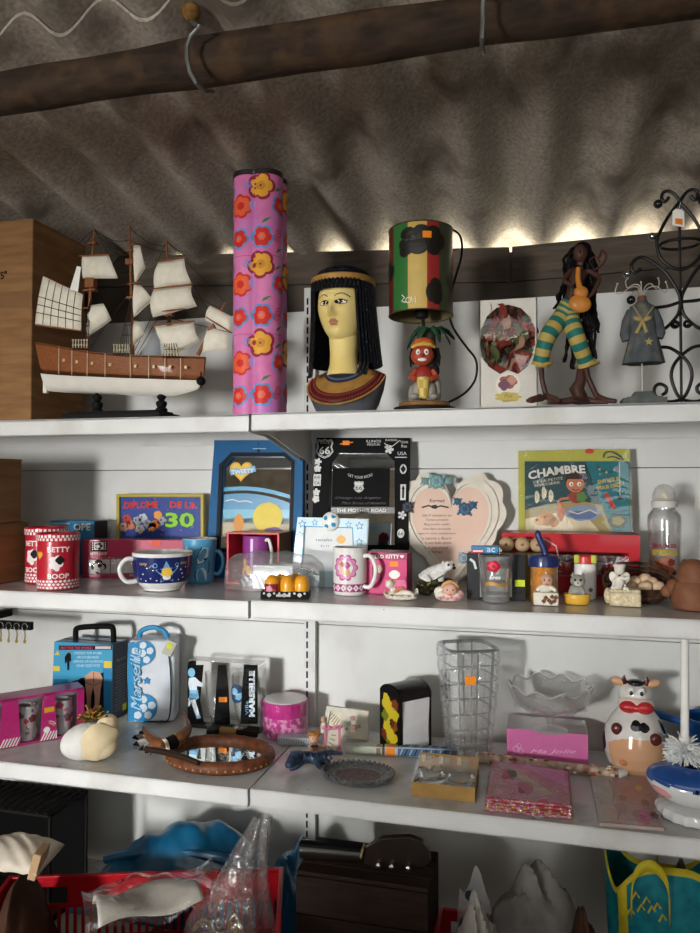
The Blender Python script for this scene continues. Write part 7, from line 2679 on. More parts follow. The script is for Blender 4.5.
# ---- horned ornament with feathers leaning on the mirror frame
hc0 = zs3(160, 752); hc0.z = ZB3
t = thing('horn_ornament', 'ornament of two brown horns, a dark band and grey feathers by the oval mirror', 'ornament', hc0)
k = kof(hc0)
def H3(px, py, z):
    p = onZ(px, py, ZB3 + z); return p - hc0
horn = mottled('#4a2a18', '#7d4c2c', scale=50, rough=.35, lo=.3, hi=.7, bump=.05, coat=.3)
for P, rr in (([(170, 745, .034), (160, 744, .034), (151, 738, .036), (145, 729, .042), (143, 726, .047)], [.013, .014, .011, .006, .0015]),
              ([(172, 742, .034), (181, 737, .044), (187, 730, .05), (187, 722, .058), (183.5, 712, .07)], [.013, .014, .011, .006, .0015])):
    m = MB(); m.tube(catmull([H3(*q) for q in P], 5), [rr[0]] * 1 + [rr[min(4, i // 5)] * (1 - (i % 5) / 5) + rr[min(4, i // 5 + 1)] * (i % 5) / 5 for i in range(1, 21)], horn, 14); m.build('horn', t)
m = MB(); m.tube([H3(167, 745, .035), H3(175, 741, .037)], .0155, col('#1c1a17', .6), 16); m.tube([H3(164.5, 746, .0345), H3(166.5, 745.2, .0352)], .0158, cream, 16); m.tube([H3(175.5, 740.6, .0372), H3(177.5, 739.6, .0385)], .0158, col('#a88a3a', .5), 16); m.build('band', t)
ftm, ftd = mottled('#6b6560', '#a09a92', scale=40, rough=.8, lo=.3, hi=.7, bump=.2), col('#211d1b', .7)
for i, (px, py) in enumerate(((132, 738), (133, 745), (139, 750), (145, 753), (139, 733), (150, 755))):
    a_, b_ = H3(164, 745, .02), H3(px, py, .008 + .004 * (i % 3))
    d = (b_ - a_); s_ = (Vector((-d.y, d.x, 0)).normalized() * .6 + Vector((0, 0, .8)))
    m = MB(); vs = []
    for f, w_ in ((0, .003), (.3, .012), (.6, .015), (.82, .011), (1, .001)):
        c_ = a_ + d * f + Vector((0, 0, .006 * math.sin(PI * f)))
        vs += [c_ + s_ * w_, c_ + Vector((0, 0, .0012)), c_ - s_ * w_]
    fs = [f for j in range(4) for f in ((3 * j, 3 * j + 1, 3 * j + 4, 3 * j + 3), (3 * j + 1, 3 * j + 2, 3 * j + 5, 3 * j + 4))]
    m.add(vs, fs, [ftm] * 6 + [ftd] * 2)
    m.build('feather', t, recalc=False, solid=.0008)
m = MB(); m.tube([H3(146, 749, .044), H3(165, 752, .052), H3(186, 758, .052), H3(199, 763, .048)], [.006, .0065, .006, .005], col('#2a1c14', .5), 10); m.build('stick', t)
clampz(t)
t = thing('toy_hatchet', 'small dark hatchet with a gold band lying behind the oval mirror', 'hatchet', zs3(230, 734))
h0 = t.location.copy()
m = MB(); m.tube([onZ(226, 731, ZB3 + .012) - h0, onZ(257, 735, ZB3 + .010) - h0], [.0075, .0065], col('#211610', .5), 12); m.build('handle', t)
m = MB(); m.tube([onZ(221, 730, ZB3 + .012) - h0, onZ(237, 732.4, ZB3 + .0115) - h0], .0095, col('#a8874a', .4, .4), 14); m.build('band', t)
m = MB()
q = [onZ(206, 737, ZB3) - h0, onZ(216, 724.5, ZB3) - h0, onZ(224, 727, ZB3) - h0, onZ(223, 733, ZB3) - h0, onZ(214, 737, ZB3) - h0]
m.add([(p.x, p.y, .002) for p in q] + [(p.x, p.y, .016) for p in q], [(4, 3, 2, 1, 0), (5, 6, 7, 8, 9)] + [(i, (i + 1) % 5, 5 + (i + 1) % 5, 5 + i) for i in range(5)], mottled('#1a1a1c', '#303034', scale=60, rough=.5)); m.build('blade', t, smooth=0, bevel=.002)

# ---- angel with a small frame
p, k = stand3(324, 760, 8)
t = thing('figurine', 'seated angel figurine holding a small pink-bowed picture frame', 'figurine', p, face_cam(p, 6))
flesh = col('#c99a7c', .4, coat=.2)
m = MB(k); m.rbox((-1, 0, 1.6), (36, 14, 3.2), col('#c8b4a8', .45), 1); m.build('base', t)
sk = skin('angel', [(-10, -1, 6), (-10, 0, 11), (-10, 0, 15), (-14, -4, 11), (-11, -7, 9), (-5, -3, 11), (-1, -6, 10), (-13, -7, 5), (-15, -9, 3.5), (-6, -7, 5), (-3, -9, 3.5)], [(0, 1), (1, 2), (1, 3), (3, 4), (1, 5), (5, 6), (0, 7), (7, 8), (0, 9), (9, 10)], [5, 4.4, 2.6, 2, 1.7, 2, 1.7, 2.6, 2, 2.6, 2], flesh, t, k)
m = MB(k); m.ball((-10, -2, 20), (5.2, 5, 5.4), flesh, 16, 12); m.ball((-10, -7, 19.4), (.9, .7, .9), flesh, 8, 6); hd = m.build('head', t)
m = MB(k)
for i in range(14):
    q = 2 * PI * i / 14; m.ball((-10 + 4.4 * math.cos(q), -.5 + 4 * math.sin(q), 23.4 + .8 * math.sin(q * 2)), 2.1, col('#a8743a', .5), 8, 6)
m.build('hair', hd)
m = MB(k)
for sx in (-1, 1): m.ball((-10 + 1.9 * sx, -6.6, 20.8), (.6, .4, .6), black, 6, 4)
m.build('eye_dots', hd)
m = MB(k)
for sx in (-1, 1): m.ball((-10 + 2 * sx, -5.2, 13), (2.2, 1, 1.4), col('#3d4a66', .4), 10, 6)
m.ball((-10, -5.6, 13), .9, col('#3d4a66', .4), 8, 5); m.build('bow', t)
m = MB(k)
m.frame([(-1, 3), (17, 3), (16, 31), (0, 30)], [(2, 6), (14, 6), (13.4, 28), (2.4, 27.4)], -5, -2, col('#c07a8c', .4)); f_ = m.build('frame', t, smooth=0, bevel=.0004)
m = MB(k); m.prism([(2, 6), (14, 6), (13.4, 28), (2.4, 27.4)], -3.8, -2.4, col('#cfc7b4', .5)); pc_ = m.build('picture', f_, smooth=0)
m = MB(k, lambda u, v, h: (u, -3.85 - h, v))
for i in range(4): m.line([(3 + i * 1.2, 12 + i * 3.6), (8 + i * 1.2, 8 + i * 4.6)], 1, col('#8a7a66', .5), 1)
m.build('printed_pattern', pc_, smooth=0, recalc=False)
for x in (2, 13):
    m = MB(k)
    for sx in (-1, 1): m.ball((x + 2.4 * sx, -5.4, 31), (2.8, 1.2, 1.9), col('#d07a90', .4), 10, 6, ry=20 * sx)
    m.ball((x, -6, 31), 1.2, col('#b85a74', .4), 8, 6); m.build('bow', f_)
m = MB(k)
for x, z in ((13, 6), (16, 5), (14, 9), (-4, 4)):
    m.ball((x, -6, z), (2.4, 1.6, 2.2), col('#a87a9a', .45), 10, 6)
m.build('rose', t)

# ---- cream relief frame leaning at the back
Yv = -.085
o = onY(344, 735, Yv); o.z = Z3R
t = thing('photo_frame', 'cream relief photo frame with an angel and a striped picture, leaning on the panel', 'photo frame', o)
t.rotation_euler.x = math.radians(-6)
C = plane_canvas(Yv, o)
crf = mottled('#bdb8a8', '#cfcabb', scale=50, rough=.55, lo=.3, hi=.7, bump=.15)
P = [(C(*q)[0], C(*q)[2]) for q in ((322, 724), (367.5, 731), (368, 702), (325.5, 697))]
dz = P[0][1] - 0.0; dz = min(q[1] for q in P)
P = [(x, z - dz + .002) for x, z in P]
Q = [(C(*q)[0], C(*q)[2] - dz) for q in ((326.5, 719), (338, 720.5), (341, 703), (329.5, 701.5))]
m = MB(); m.frame(P, Q, 0, .014, crf); f_ = m.build('frame', t, smooth=0, bevel=.0015)
m = MB(); m.prism(Q, .005, .012, col('#cfc8b0', .5)); pc_ = m.build('picture', t, smooth=0)
m = MB(1, lambda u, v, h: (C(u, v)[0], .0048 - h, C(u, v)[2] - dz), -1)
for i in range(5): m.line([(327.5 + i * 1.6, 707 + i * 2.6), (332 + i * 1.7, 703 + i * 1.6)], .8, col('#6d6552', .5), 1)
m.build('printed_pattern', pc_, smooth=0, recalc=False)
m = MB()
for i, (u, v, r) in enumerate(((352, 708, 2.6), (355, 711, 1.8), (349, 713, 2.2), (354, 717, 3), (350, 720, 2.4), (359, 716, 1.8), (346, 718, 1.6))):
    q = C(u, v); rr = r * .0023
    m.ball((q[0], -.0015, q[2] - dz), (rr, .003, rr), (col('#b98a84', .5), crf, col('#9aa08a', .5))[i % 3], 10, 6)
m.build('relief_flower', f_)
m = MB(); q = C(324, 716); z0 = q[2] - dz
m.ball((q[0], -.006, z0), (.008, .006, .012), crf, 12, 8); m.ball((q[0] - .001, -.008, z0 + .016), (.006, .006, .006), flesh, 12, 8); m.ball((q[0], -.006, z0 - .014), (.012, .006, .006), crf, 12, 8); m.ball((q[0] - .001, -.006, z0 + .020), (.006, .005, .004), col('#b59a6a', .5), 10, 6); m.build('relief_angel', f_)

# ---- pewter dragon dish
cd = zs3(341, 775); cd.z = Z3R
t = thing('dragon_dish', 'pewter-grey oval dish with a blue-black dragon on its left end', 'dish', cd)
pew = mottled('#4a4a4c', '#7d7d7e', scale=120, rough=.4, lo=.3, hi=.7, bump=.5, dist=.002, metal=.6)
dred_ = mottled('#3a2c2e', '#6d4a4a', scale=140, rough=.5, lo=.35, hi=.65, bump=.5, dist=.002, metal=.3)
dbl = mottled('#16202e', '#3a4a62', scale=90, rough=.35, lo=.35, hi=.65, bump=.5, dist=.002, metal=.3)
x0_, x1_ = zs3(322, 775).x - cd.x, zs3(398, 775).x - cd.x
ry_ = (zs3(360, 764).y - zs3(360, 786.5).y) / 2
cx_, rx_ = (x0_ + x1_) / 2, (x1_ - x0_) / 2
m = MB()
with m.at(cx_, -.006, 0):
    m.lathe([(rx_ * .8, .0003), (rx_ * .96, .005), (rx_, .013), (rx_ * .97, .0145), (rx_ * .90, .010), (rx_ * .62, .0065), (.0001, .006)], pew, 56, sy=ry_ / rx_, mfn=lambda i, j: dred_ if j >= 5 else pew, cap=True)
dish = m.build('dish', t)
m = MB()
for i in range(40):
    q = 2 * PI * i / 40
    m.ball((cx_ + rx_ * .98 * math.cos(q), -.006 + ry_ * .98 * math.sin(q), .0145), .0032, pew, 8, 5)
m.build('beaded_rim', dish)
P = [zs3(331, 770) - cd, zs3(318, 768) - cd, zs3(303, 768) - cd, zs3(292, 772) - cd, zs3(287, 776) - cd]
P = [Vector((p.x, p.y, h)) for p, h in zip(P, (.014, .022, .024, .026, .018))]
sk = skin('dragon', P + [P[1] + Vector((.01, -.026, -.008)), P[1] + Vector((.03, -.035, -.012)), P[2] + Vector((-.006, -.024, -.014)), P[2] + Vector((-.02, -.034, -.016)), P[3] + Vector((.002, 0, .014)), P[3] + Vector((.02, .004, .018)), P[1] + Vector((.02, .015, .008)), P[1] + Vector((.05, .02, .006))],
          [(0, 1), (1, 2), (2, 3), (3, 4), (1, 5), (5, 6), (2, 7), (7, 8), (3, 9), (9, 10), (1, 11), (11, 12)], [.007, .012, .014, .013, .007, .006, .004, .006, .004, .005, .002, .007, .002], dbl, t)
m = MB()
for i in range(7):
    c_ = P[0].lerp(P[3], i / 6)
    with m.at(c_.x, c_.y + .002, c_.z + .008, ry=-20): m.lathe([(.004, 0), (.0002, .012)], dbl, 8)
m.build('spine', t)
clampz(t)

# ---- napkin dispenser with a printed side
Cn = onY(400, 740, -.148); Cn.z = Z3R
k = kof(Cn)
ang = math.radians(48)
t = thing('napkin_dispenser', 'dark napkin dispenser with white napkins in front and a yellow printed side', 'dispenser', Cn, ang)
wN, dN, hN = 40.0, 34.0, 58.0
chrome = col('#2a2725', .2, .6)
def prof_t(y):      # rounded top over the depth
    f = (y / dN) * 2 - 1
    return hN + 13 * (math.sqrt(max(0, 1 - f * f * .82)) - .42)
ys_ = [dN * i / 12 for i in range(13)]
sideP = [(0, .3)] + [(y, prof_t(y)) for y in ys_] + [(dN, .3)]
m = MB(k)
for x0 in (0, wN - 1.2):
    vs = [(x0, y, z) for y, z in sideP] + [(x0 + 1.2, y, z) for y, z in sideP]
    n = len(sideP)
    m.add(vs, [tuple(range(n)), tuple(range(2 * n - 1, n - 1, -1))] + [(i, i + n, (i + 1) % n + n, (i + 1) % n) for i in range(n)], black)
for (y0, z0), (y1, z1) in zip(sideP[1:-1], sideP[2:-1]):
    m.add([(0, y0, z0), (wN, y0, z0), (wN, y1, z1), (0, y1, z1), (0, y0, z0 - 1), (wN, y0, z0 - 1), (wN, y1, z1 - 1), (0, y1, z1 - 1)], [(0, 1, 2, 3), (7, 6, 5, 4), (0, 4, 5, 1), (2, 6, 7, 3), (1, 5, 6, 2), (3, 7, 4, 0)], chrome)
m.box((wN / 2, dN / 2, .8), (wN, dN, 1.2), black)
m.box((wN / 2, -.2, 54.5), (wN, .8, 6), chrome).box((wN / 2, -.2, 1.6), (wN, .8, 2.6), chrome).box((1.6, -.2, 28), (2.6, .8, 55), chrome).box((wN - 1.2, -.2, 28), (2, .8, 55), chrome)
c = m.build('body', t, smooth=30)
m = MB(k); m.box((wN / 2 + .6, dN * .45, 26), (wN - 6, dN * .8, 50), col('#d6d4d2', .8)); npk = m.build('napkins', t, smooth=0)
m = MB(k)
m.grid(lambda u, v: (4 + (wN - 6.5) * u, .5 - .9 * math.sin(PI * u) - .7 * math.sin(3 * u + 5 * v), 3 + 48 * v), 10, 10, col('#dcdad8', .8)); m.build('top_napkin', npk, recalc=False)
npk.name = 'napkin_stack'
m = MB(k, lambda u, v, h: (-h - .06, dN - u, v))
yy, yg = col('#c9b42a', .4), col('#6d7a24', .4)
m.rect(2, 2, dN - 2, 55, col('#1d1712', .35), 1)
for i, (u, v, r, q) in enumerate(((12, 38, 6, yy), (18, 30, 7, yy), (14, 20, 6, yy), (20, 12, 6, yy), (15, 8, 4, yg), (24, 40, 4, col('#7a3a1c', .4)), (9, 28, 4, yg), (23, 22, 4, col('#8a4a1c', .4)), (8, 12, 4, col('#6d2e1a', .4)), (26, 32, 3, yy), (10, 44, 3, yy), (20, 24, 3, col('#2a1a12', .4)))):
    m.blob(u * 1.1, v * 1.18, r * 1.25, q, 2 + i % 4, 22, .25, 4 + i % 3, i)
m.build('side_print', c, smooth=0, recalc=False)

# ---- slim packets lying behind
def packet(label, pxa, pya, pxb, pyb, wpx, hpx, mats, deco):
    a, b = zs3(pxa, pya), zs3(pxb, pyb)
    c = (a + b) / 2; c.z = max(a.z, b.z)
    k = kof(c)
    t = thing('slim_packet', label, 'packet', c, math.atan2(b.y - a.y, b.x - a.x), 'slim packets on the lower shelf')
    L_ = (b - a).length
    m = MB(); m.box((0, wpx * k / 2, hpx * k / 2), (L_, wpx * k, hpx * k), mats[0]); cc = m.build('packet', t, smooth=0, bevel=.0008)
    m = MB(1, lambda u, v, h: (u, -h - .0002, v)); deco(m, L_, hpx * k, mats); m.build('front_print', cc, smooth=0, recalc=False)
    m = MB(1, lambda u, v, h: (u, v, hpx * k + h + .0002)); deco(m, L_, wpx * k, mats); m.build('top_print', cc, smooth=0, recalc=False)
    return t
pw, pb_ = col('#b9bcbd', .3, coat=.3), col('#5a7ca0', .35)
def deco_stripes(m, L_, H_, mats):
    n = 16
    for i in range(n):
        u = -L_ / 2 + L_ * (i + .2) / n
        m.pp([(u, H_ * .12), (u + L_ * .022, H_ * .12), (u + L_ * .05, H_ * .88), (u + L_ * .028, H_ * .88)], mats[1], 1)
packet('slim white packet with grey-blue strokes in front of the pink drum', 278, 744.5, 317, 746, 13, 7, (pw, col('#7f93a8', .35)), deco_stripes)
def deco_green(m, L_, H_, mats):
    m.rect(-L_ * .35, H_ * .15, L_ * .3, H_ * .85, col('#aeb8a4', .4), 1); m.rect(L_ * .34, H_ * .1, L_ * .46, H_ * .9, col('#8a7a5a', .4), 1)
packet('slim whitish packet with a pale green panel behind the dragon dish', 346, 753.5, 382, 755.5, 9, 8, (col('#c0c1bb', .35, coat=.2), pb_), deco_green)
def deco_blue(m, L_, H_, mats):
    m.rect(-L_ * .32, H_ * .1, L_ * .48, H_ * .9, col('#4d6c90', .35), 1)
    for i in range(12):
        u = -L_ * .3 + L_ * .78 * i / 12
        m.pp([(u, H_ * .15), (u + .003, H_ * .15), (u + .009, H_ * .85), (u + .006, H_ * .85)], (col('#a8bccc', .4), col('#22364e', .4))[i % 2], 2)
    m.rect(-L_ * .48, H_ * .1, -L_ * .36, H_ * .9, sticker_o, 2)
packet('slim blue patterned packet with an orange sticker before the napkin dispenser', 384.5, 756, 459, 759, 9, 9, (pw, pb_), deco_blue)

# ---- tall textured glass vase
p, k = stand3(468, 752, 18); p, k = keep_off(p, .085)
t = thing('glass_vase', 'tall clear glass vase with a square-cut texture and an orange sticker', 'vase', p, face_cam(p, 20))
Hv = (onY(468, 645, p.y).z - p.z) / k
def sq(tq_, z=0):
    c_, s_ = abs(math.cos(tq_)), abs(math.sin(tq_))
    return 1 / ((c_ ** 5 + s_ ** 5) ** (1 / 5))
prof = []
NR = 70
for i in range(NR + 1):
    f = i / NR
    prof.append((19 + 9.8 * f ** .8 - 1.6 * max(0, f - .9) / .1 * .5, Hv * f))
inn = [(r - (3.0 + 2 * (1 - z / Hv)), z) for r, z in prof if z > 12][::-1] + [(.01, 11)]
def tex(tq_, z):
    g_ = sq(tq_)
    cell = abs(math.sin(tq_ * 6)) ** .5 * abs(math.sin(z / Hv * PI * 7)) ** .5
    return g_ * (1 + .05 * cell) * .93
m = MB(k)
m.v, m.f, m.mi, m.mats = [], [], [], []
clr = film(.09, .8, .03, .3, 40, milky=.08)
lin_ = film(.25, .8, .1, 0, 20, tint='#b4bbbb', milky=.10)
seg = 96
m.lathe([(.01, 1.2), (17, 1.2)] + prof + [(prof[-1][0] - 1.6, Hv + .6), (prof[-1][0] - 2.6, Hv - 3)], None, seg, rfn=lambda tq_, z: sq(tq_) * .93, cap=False, mfn=lambda i, j: lin_ if (j < 4 or j > NR or (j - 2) % 10 == 0 or i % 8 == 0) else clr)
for j in range(2, 2 + len(prof)):
    z = prof[j - 2][1]
    for i in range(seg):
        tq_ = 2 * PI * i / seg
        v = m.v[j * seg + i]
        f = 1 + .07 * (abs(math.sin(tq_ * 6)) ** .4) * (abs(math.sin(z / Hv * PI * 7)) ** .4)
        m.v[j * seg + i] = (v[0] * f, v[1] * f, v[2])
vase = m.build('body', t, smooth=60, recalc=False)
m = MB(k)
with m.at(-8, -29.5, Hv - 27, rz=-18):
    m.box((0, 0, 0), (10, .3, 8), sticker_o)
m.build('price_sticker', t, smooth=0)

# ---- pink box with a translucent lid and the footed glass bowl on it
Yv = zs3(548, 763.5).y
a, b = onY(507, 763, Yv), onY(588.5, 763, Yv)
o = Vector(((a.x + b.x) / 2, Yv, Z3R))
zt = onY(548, 731.5, Yv).z - Z3R
bk = onZ(548, 704, Z3R + zt)
Dp_ = min(bk.y - Yv, -.02 - Yv)
W_ = b.x - a.x
pnk = col('#c96a9e', .4)
pkf = mottled('#b88a98', '#cfa6b0', scale=26, rough=.25, lo=.3, hi=.7, bump=.1, coat=.5, c3='#a8707e', scale2=14)
t = thing('gift_box', 'pink gift box with a film-covered top, under the footed glass bowl', 'box', o)
m = MB(); m.add([(-W_ / 2, 0, 0), (W_ / 2, 0, 0), (W_ / 2, Dp_, 0), (-W_ / 2, Dp_, 0), (-W_ / 2, 0, zt), (W_ / 2, 0, zt), (W_ / 2, Dp_, zt), (-W_ / 2, Dp_, zt)], [(0, 3, 2, 1), (4, 5, 6, 7), (0, 1, 5, 4), (1, 2, 6, 5), (2, 3, 7, 6), (3, 0, 4, 7)], [pnk, pkf, pnk, pnk, pnk, pnk]); c = m.build('carton', t, smooth=0, bevel=.001)
m = MB(1, plane_canvas(Yv - .0003, o), -1)
wpk = col('#dcb4c8', .4)
m.ring(516, 749, 3, .5, wpk, 1, 14); m.ring(519, 746, 2.4, .5, wpk, 1, 12); m.ring(521, 751, 2.4, .5, wpk, 1, 12); m.line([(511, 755), (516, 752), (523, 755)], .5, wpk, 1)
m.text(552, 752, 'Ma Jolie', 5, wpk, 1, width=46, shear=.35)
m.build('lettering', c, smooth=0, recalc=False)
zb_top = Z3R + zt
m = MB(); m.box((0, Dp_ * .5, zt + .0006), (W_ * .995, Dp_ * .99, .0008), film(.14, .5, .1, .6, 14, milky=.06)); m.build('film_cover', t, smooth=0)
cb = onZ(550, 724, zb_top + .0014); cb.y = min(cb.y, -.11)
k = kof(cb)
t = thing('glass_bowl', 'footed clear glass bowl with a scalloped rim standing on the pink box', 'bowl', cb, face_cam(cb))
gb2 = film(.10, .85, .03, .3, 90, milky=.04)
NS = 96
Hb = (onY(550, 686, cb.y).z - cb.z) / k
prof = [(17, 0), (17.2, 1), (10, 3.4), (4, 6), (3.2, 9), (5, 12.5), (16, 17), (28, 22.5), (36, 29), (40.5, Hb), (40.2, Hb + .8), (39.2, Hb), (34.5, 29.6), (26, 23.8), (12, 18.6), (.01, 16.8)]
m = MB(k)
for j, (r, z) in enumerate(prof):
    for i in range(NS):
        q = 2 * PI * i / NS
        w_ = max(0, (r - 20) / 20)
        f = 1 + .035 * w_ * math.cos(10 * q); dz = 2.6 * w_ ** 2 * math.cos(10 * q)
        if r < 18 and j < 3: f = 1 + .03 * math.cos(16 * q)
        m.v.append((r * f * math.cos(q) * k, r * f * math.sin(q) * .95 * k, (z + dz) * k))
m.slot(gb2)
for j in range(len(prof) - 1):
    for i in range(NS):
        a_, b_ = j * NS + i, j * NS + (i + 1) % NS
        m.f.append([a_, b_, b_ + NS, a_ + NS]); m.mi.append(0)
m.f.append(list(range(NS))[::-1]); m.mi.append(0)
m.build('bowl', t, smooth=60)
m = MB(k)
m.tube([(39.8 * (1 + .034 * math.cos(10 * 2 * PI * i / NS)) * math.cos(2 * PI * i / NS), 37.8 * (1 + .034 * math.cos(10 * 2 * PI * i / NS)) * math.sin(2 * PI * i / NS), Hb + .4 + 2.6 * math.cos(10 * 2 * PI * i / NS)) for i in range(NS)], .9, film(.3, .9, .05, 0, 20, milky=.3), 8, close=True)
m.build('rim', t, recalc=False)
for i in range(10):
    q = 2 * PI * (i + .5) / 10
    m = MB(k)
    m.ball((32 * math.cos(q), 30.4 * math.sin(q), 25.4), (4.5, 4.5, 2.0), gb2, 12, 8)
    m.build('relief_flower', t)

# ---- boxed glass ashtray on kraft card
Fl, Fr = zs3(411, 796), zs3(476.5, 803)
a, b = Fl, zs3(475, 802.5)
rz = math.atan2(b.y - a.y, b.x - a.x)
k = kof(a.lerp(b, .5)); W_ = (b - a).length
t = thing('ashtray_box', 'kraft card box with glass ashtrays under clear film near the shelf edge', 'gift box', (a + b) / 2, rz)
bkp = onZ(444, 763, Z3R + 13 * k)
Dp_ = bkp.y - (a.y + b.y) / 2
kraft = mottled('#8a6a3a', '#a17e48', scale=30, rough=.8, lo=.3, hi=.7, bump=.05)
Hf = 14 * k
m = MB(); m.box((0, .0008, Hf / 2), (W_, .0016, Hf), kraft).box((0, Dp_ / 2, .001), (W_, Dp_ - .0032, .002), kraft).box((-W_ / 2 + .0008, Dp_ / 2, Hf * .35), (.0016, Dp_ - .0032, Hf * .7), kraft).box((W_ / 2 - .0008, Dp_ / 2, Hf * .35), (.0016, Dp_ - .0032, Hf * .7), kraft)
m.box((0, Dp_ - .0008, Hf * .8), (W_, .0016, Hf * 1.6), kraft)
c = m.build('carton', t, smooth=0)
m = MB(1, lambda u, v, h: (u, Dp_ - .0018 - h, v))
for i in range(9):
    m.rect(-W_ * .46 + i * W_ * .1, Hf * .9, -W_ * .46 + i * W_ * .1 + W_ * .07, Hf * 1.5, (col('#b5a78c', .5), col('#8d8470', .5), col('#9a6a3a', .5))[i % 3], 1)
m.build('label_print', c, smooth=0, recalc=False)
m = MB(); m.add([(-W_ / 2, -.0006, Hf), (W_ / 2, -.0006, Hf), (W_ / 2, Dp_ - .002, Hf * 1.5), (-W_ / 2, Dp_ - .002, Hf * 1.5)], [(0, 1, 2, 3)], film(.12, .5, .06, .6, 16)); m.build('film_cover', t, recalc=False, smooth=0)
for i, x in enumerate((-W_ * .24, W_ * .24)):
    m = MB()
    with m.at(x, Dp_ * .5, .0024):
        m.lathe([(W_ * .17, 0), (W_ * .22, .004), (W_ * .235, Hf * .75), (W_ * .22, Hf * .8), (W_ * .15, Hf * .5), (.0005, Hf * .3)], glass('#dfe9ea', .02), 36, sy=min(1, Dp_ * .42 / (W_ * .235)), cap=True)
    promote(m.build('glass_ashtray', t), ('small glass ashtray under film in the kraft box, left of two', 'small glass ashtray under film in the kraft box, right of two')[i], 'ashtray', 'glass ashtrays in the kraft box')

# ---- long patterned wrapped roll
a, b = zs3(478, 764), zs3(619, 781)
a.z = b.z = Z3R
k = kof((a + b) / 2)
t = thing('wrapped_roll', 'long thin floral-printed roll lying before the pink gift box', 'roll', (a + b) / 2, math.atan2(b.y - a.y, b.x - a.x))
L_ = (b - a).length
flp = mottled('#8a7260', '#c0aa94', scale=70, rough=.3, lo=.35, hi=.65, bump=0, coat=.5, c3='#7a3a2c', scale2=40)
R_ = 5.2 * k
m = MB(); m.tube([(-L_ / 2 + L_ * i / 20, R_ * .8, R_ + .0003) for i in range(21)], R_, flp, 16); c = m.build('roll', t)
for s_ in (-1, 1):
    m = MB(); m.tube([(s_ * L_ / 2, R_ * .8, R_ + .0003), (s_ * (L_ / 2 + .006), R_ * .8, R_ + .0003)], [R_ * 1.02, R_ * .9], col('#c9c6c0', .3, coat=.4), 16); m.build('end_cap', t)
m = MB()
rg = random.Random(8)
for i in range(40):
    u = rg.uniform(-L_ / 2 + .005, L_ / 2 - .005); q = rg.uniform(-.6, 2.2)
    m.ball((u, R_ * .8 - R_ * math.cos(q), R_ + R_ * math.sin(q)), (rg.uniform(.003, .006), .0012, .003), (col('#a8502c', .4), col('#d8c8b0', .4), col('#5d3a2c', .4), col('#b58a6a', .4))[i % 4], 8, 5)
m.build('flower_print', c)
clampz(t)

# ---- folded shiny pink cloth in film
Q4 = [zs3(484, 812), zs3(573, 820.5), onZ(570, 777, Z3R + .012), onZ(491, 766, Z3R + .012)]
c0 = (Q4[0] + Q4[1] + Q4[2] + Q4[3]) / 4; c0.z = Z3R
t = thing('cloth_pack', 'folded shiny pink and gold cloth packed in clear film', 'packet', c0)
sari = mottled('#8a3a4c', '#b5667a', scale=26, rough=.3, lo=.3, hi=.7, bump=.2, metal=.25, c3='#a07a4c', scale2=14, stretch=(1, 4, 1))
for i in range(4):
    m = MB(); z0 = .0008 + i * .0062
    f = 1 - .012 * i
    def gq(u, v, z0=z0, f=f):
        p = Q4[0].lerp(Q4[1], u).lerp(Q4[3].lerp(Q4[2], u), v) - c0
        e = min(u, 1 - u, v, 1 - v)
        return (p.x * f, p.y * f, z0)
    top = [gq(u, v) for u, v in ((0, 0), (1, 0), (1, 1), (0, 1))]
    m.add([(x, y, z0) for x, y, _ in top] + [(x, y, z0 + .0056) for x, y, _ in top], [(3, 2, 1, 0), (4, 5, 6, 7), (0, 1, 5, 4), (1, 2, 6, 5), (2, 3, 7, 6), (3, 0, 4, 7)], (sari, mottled('#9a2a3a', '#b8485a', scale=30, rough=.3, lo=.3, hi=.7, metal=.3))[i % 2])
    m.build('fold', t, smooth=0, bevel=.0022)
gq2 = lambda u, v: (lambda p: (p.x * .96, p.y * .96))(Q4[0].lerp(Q4[1], u).lerp(Q4[3].lerp(Q4[2], u), v) - c0)
m = MB(1, lambda u, v, h: gq2(u, v) + (.0258 + h,))
m.hs = .0002
gl_ = mottled('#9a7a4a', '#b89a6a', scale=60, rough=.3, lo=.3, hi=.7, metal=.4)
m.pp([(.02, .98), (.30, .98), (.70, .2), (.55, .05)], col('#a8606e', .35, .2), 1); m.pp([(.25, .7), (.42, .72), (.8, .25), (.7, .2)], gl_, 2); m.pp([(.35, .98), (.95, .98), (.95, .5)], col('#b96a90', .35, .1), 1); m.pp([(.2, .75), (.32, .78), (.36, .6), (.26, .58)], col('#5d6a44', .4), 3)
m.build('woven_pattern', t, smooth=0, recalc=False)
m = MB()
for i in range(22):
    u = .02 + .96 * i / 21
    p = Q4[0].lerp(Q4[1], u) - c0
    m.ball((p.x, p.y - .001, .008 + .006 * (i % 3)), (.004, .003, .003), (gl_, col('#c98a3a', .3, .5), col('#b02a34', .3, .2))[i % 3], 8, 5)
m.build('gold_trim', t)
m = MB(); m.grid(lambda u, v: (lambda p: (p.x * 1.03, p.y * 1.03, .0275 + .0022 * math.sin(7 * u + 5 * v) + .001 * math.sin(17 * u - 9 * v) - .024 * (max(0, abs(2 * u - 1) - .93) / .07) * 1 - .024 * (max(0, abs(2 * v - 1) - .93) / .07) * (1 if abs(2 * u - 1) <= .93 else 0)))(Q4[0].lerp(Q4[1], u).lerp(Q4[3].lerp(Q4[2], u), v) - c0), 40, 30, film(.10, .45, .08, .7, 24)); m.build('clear_film', t, recalc=False)
clampz(t)

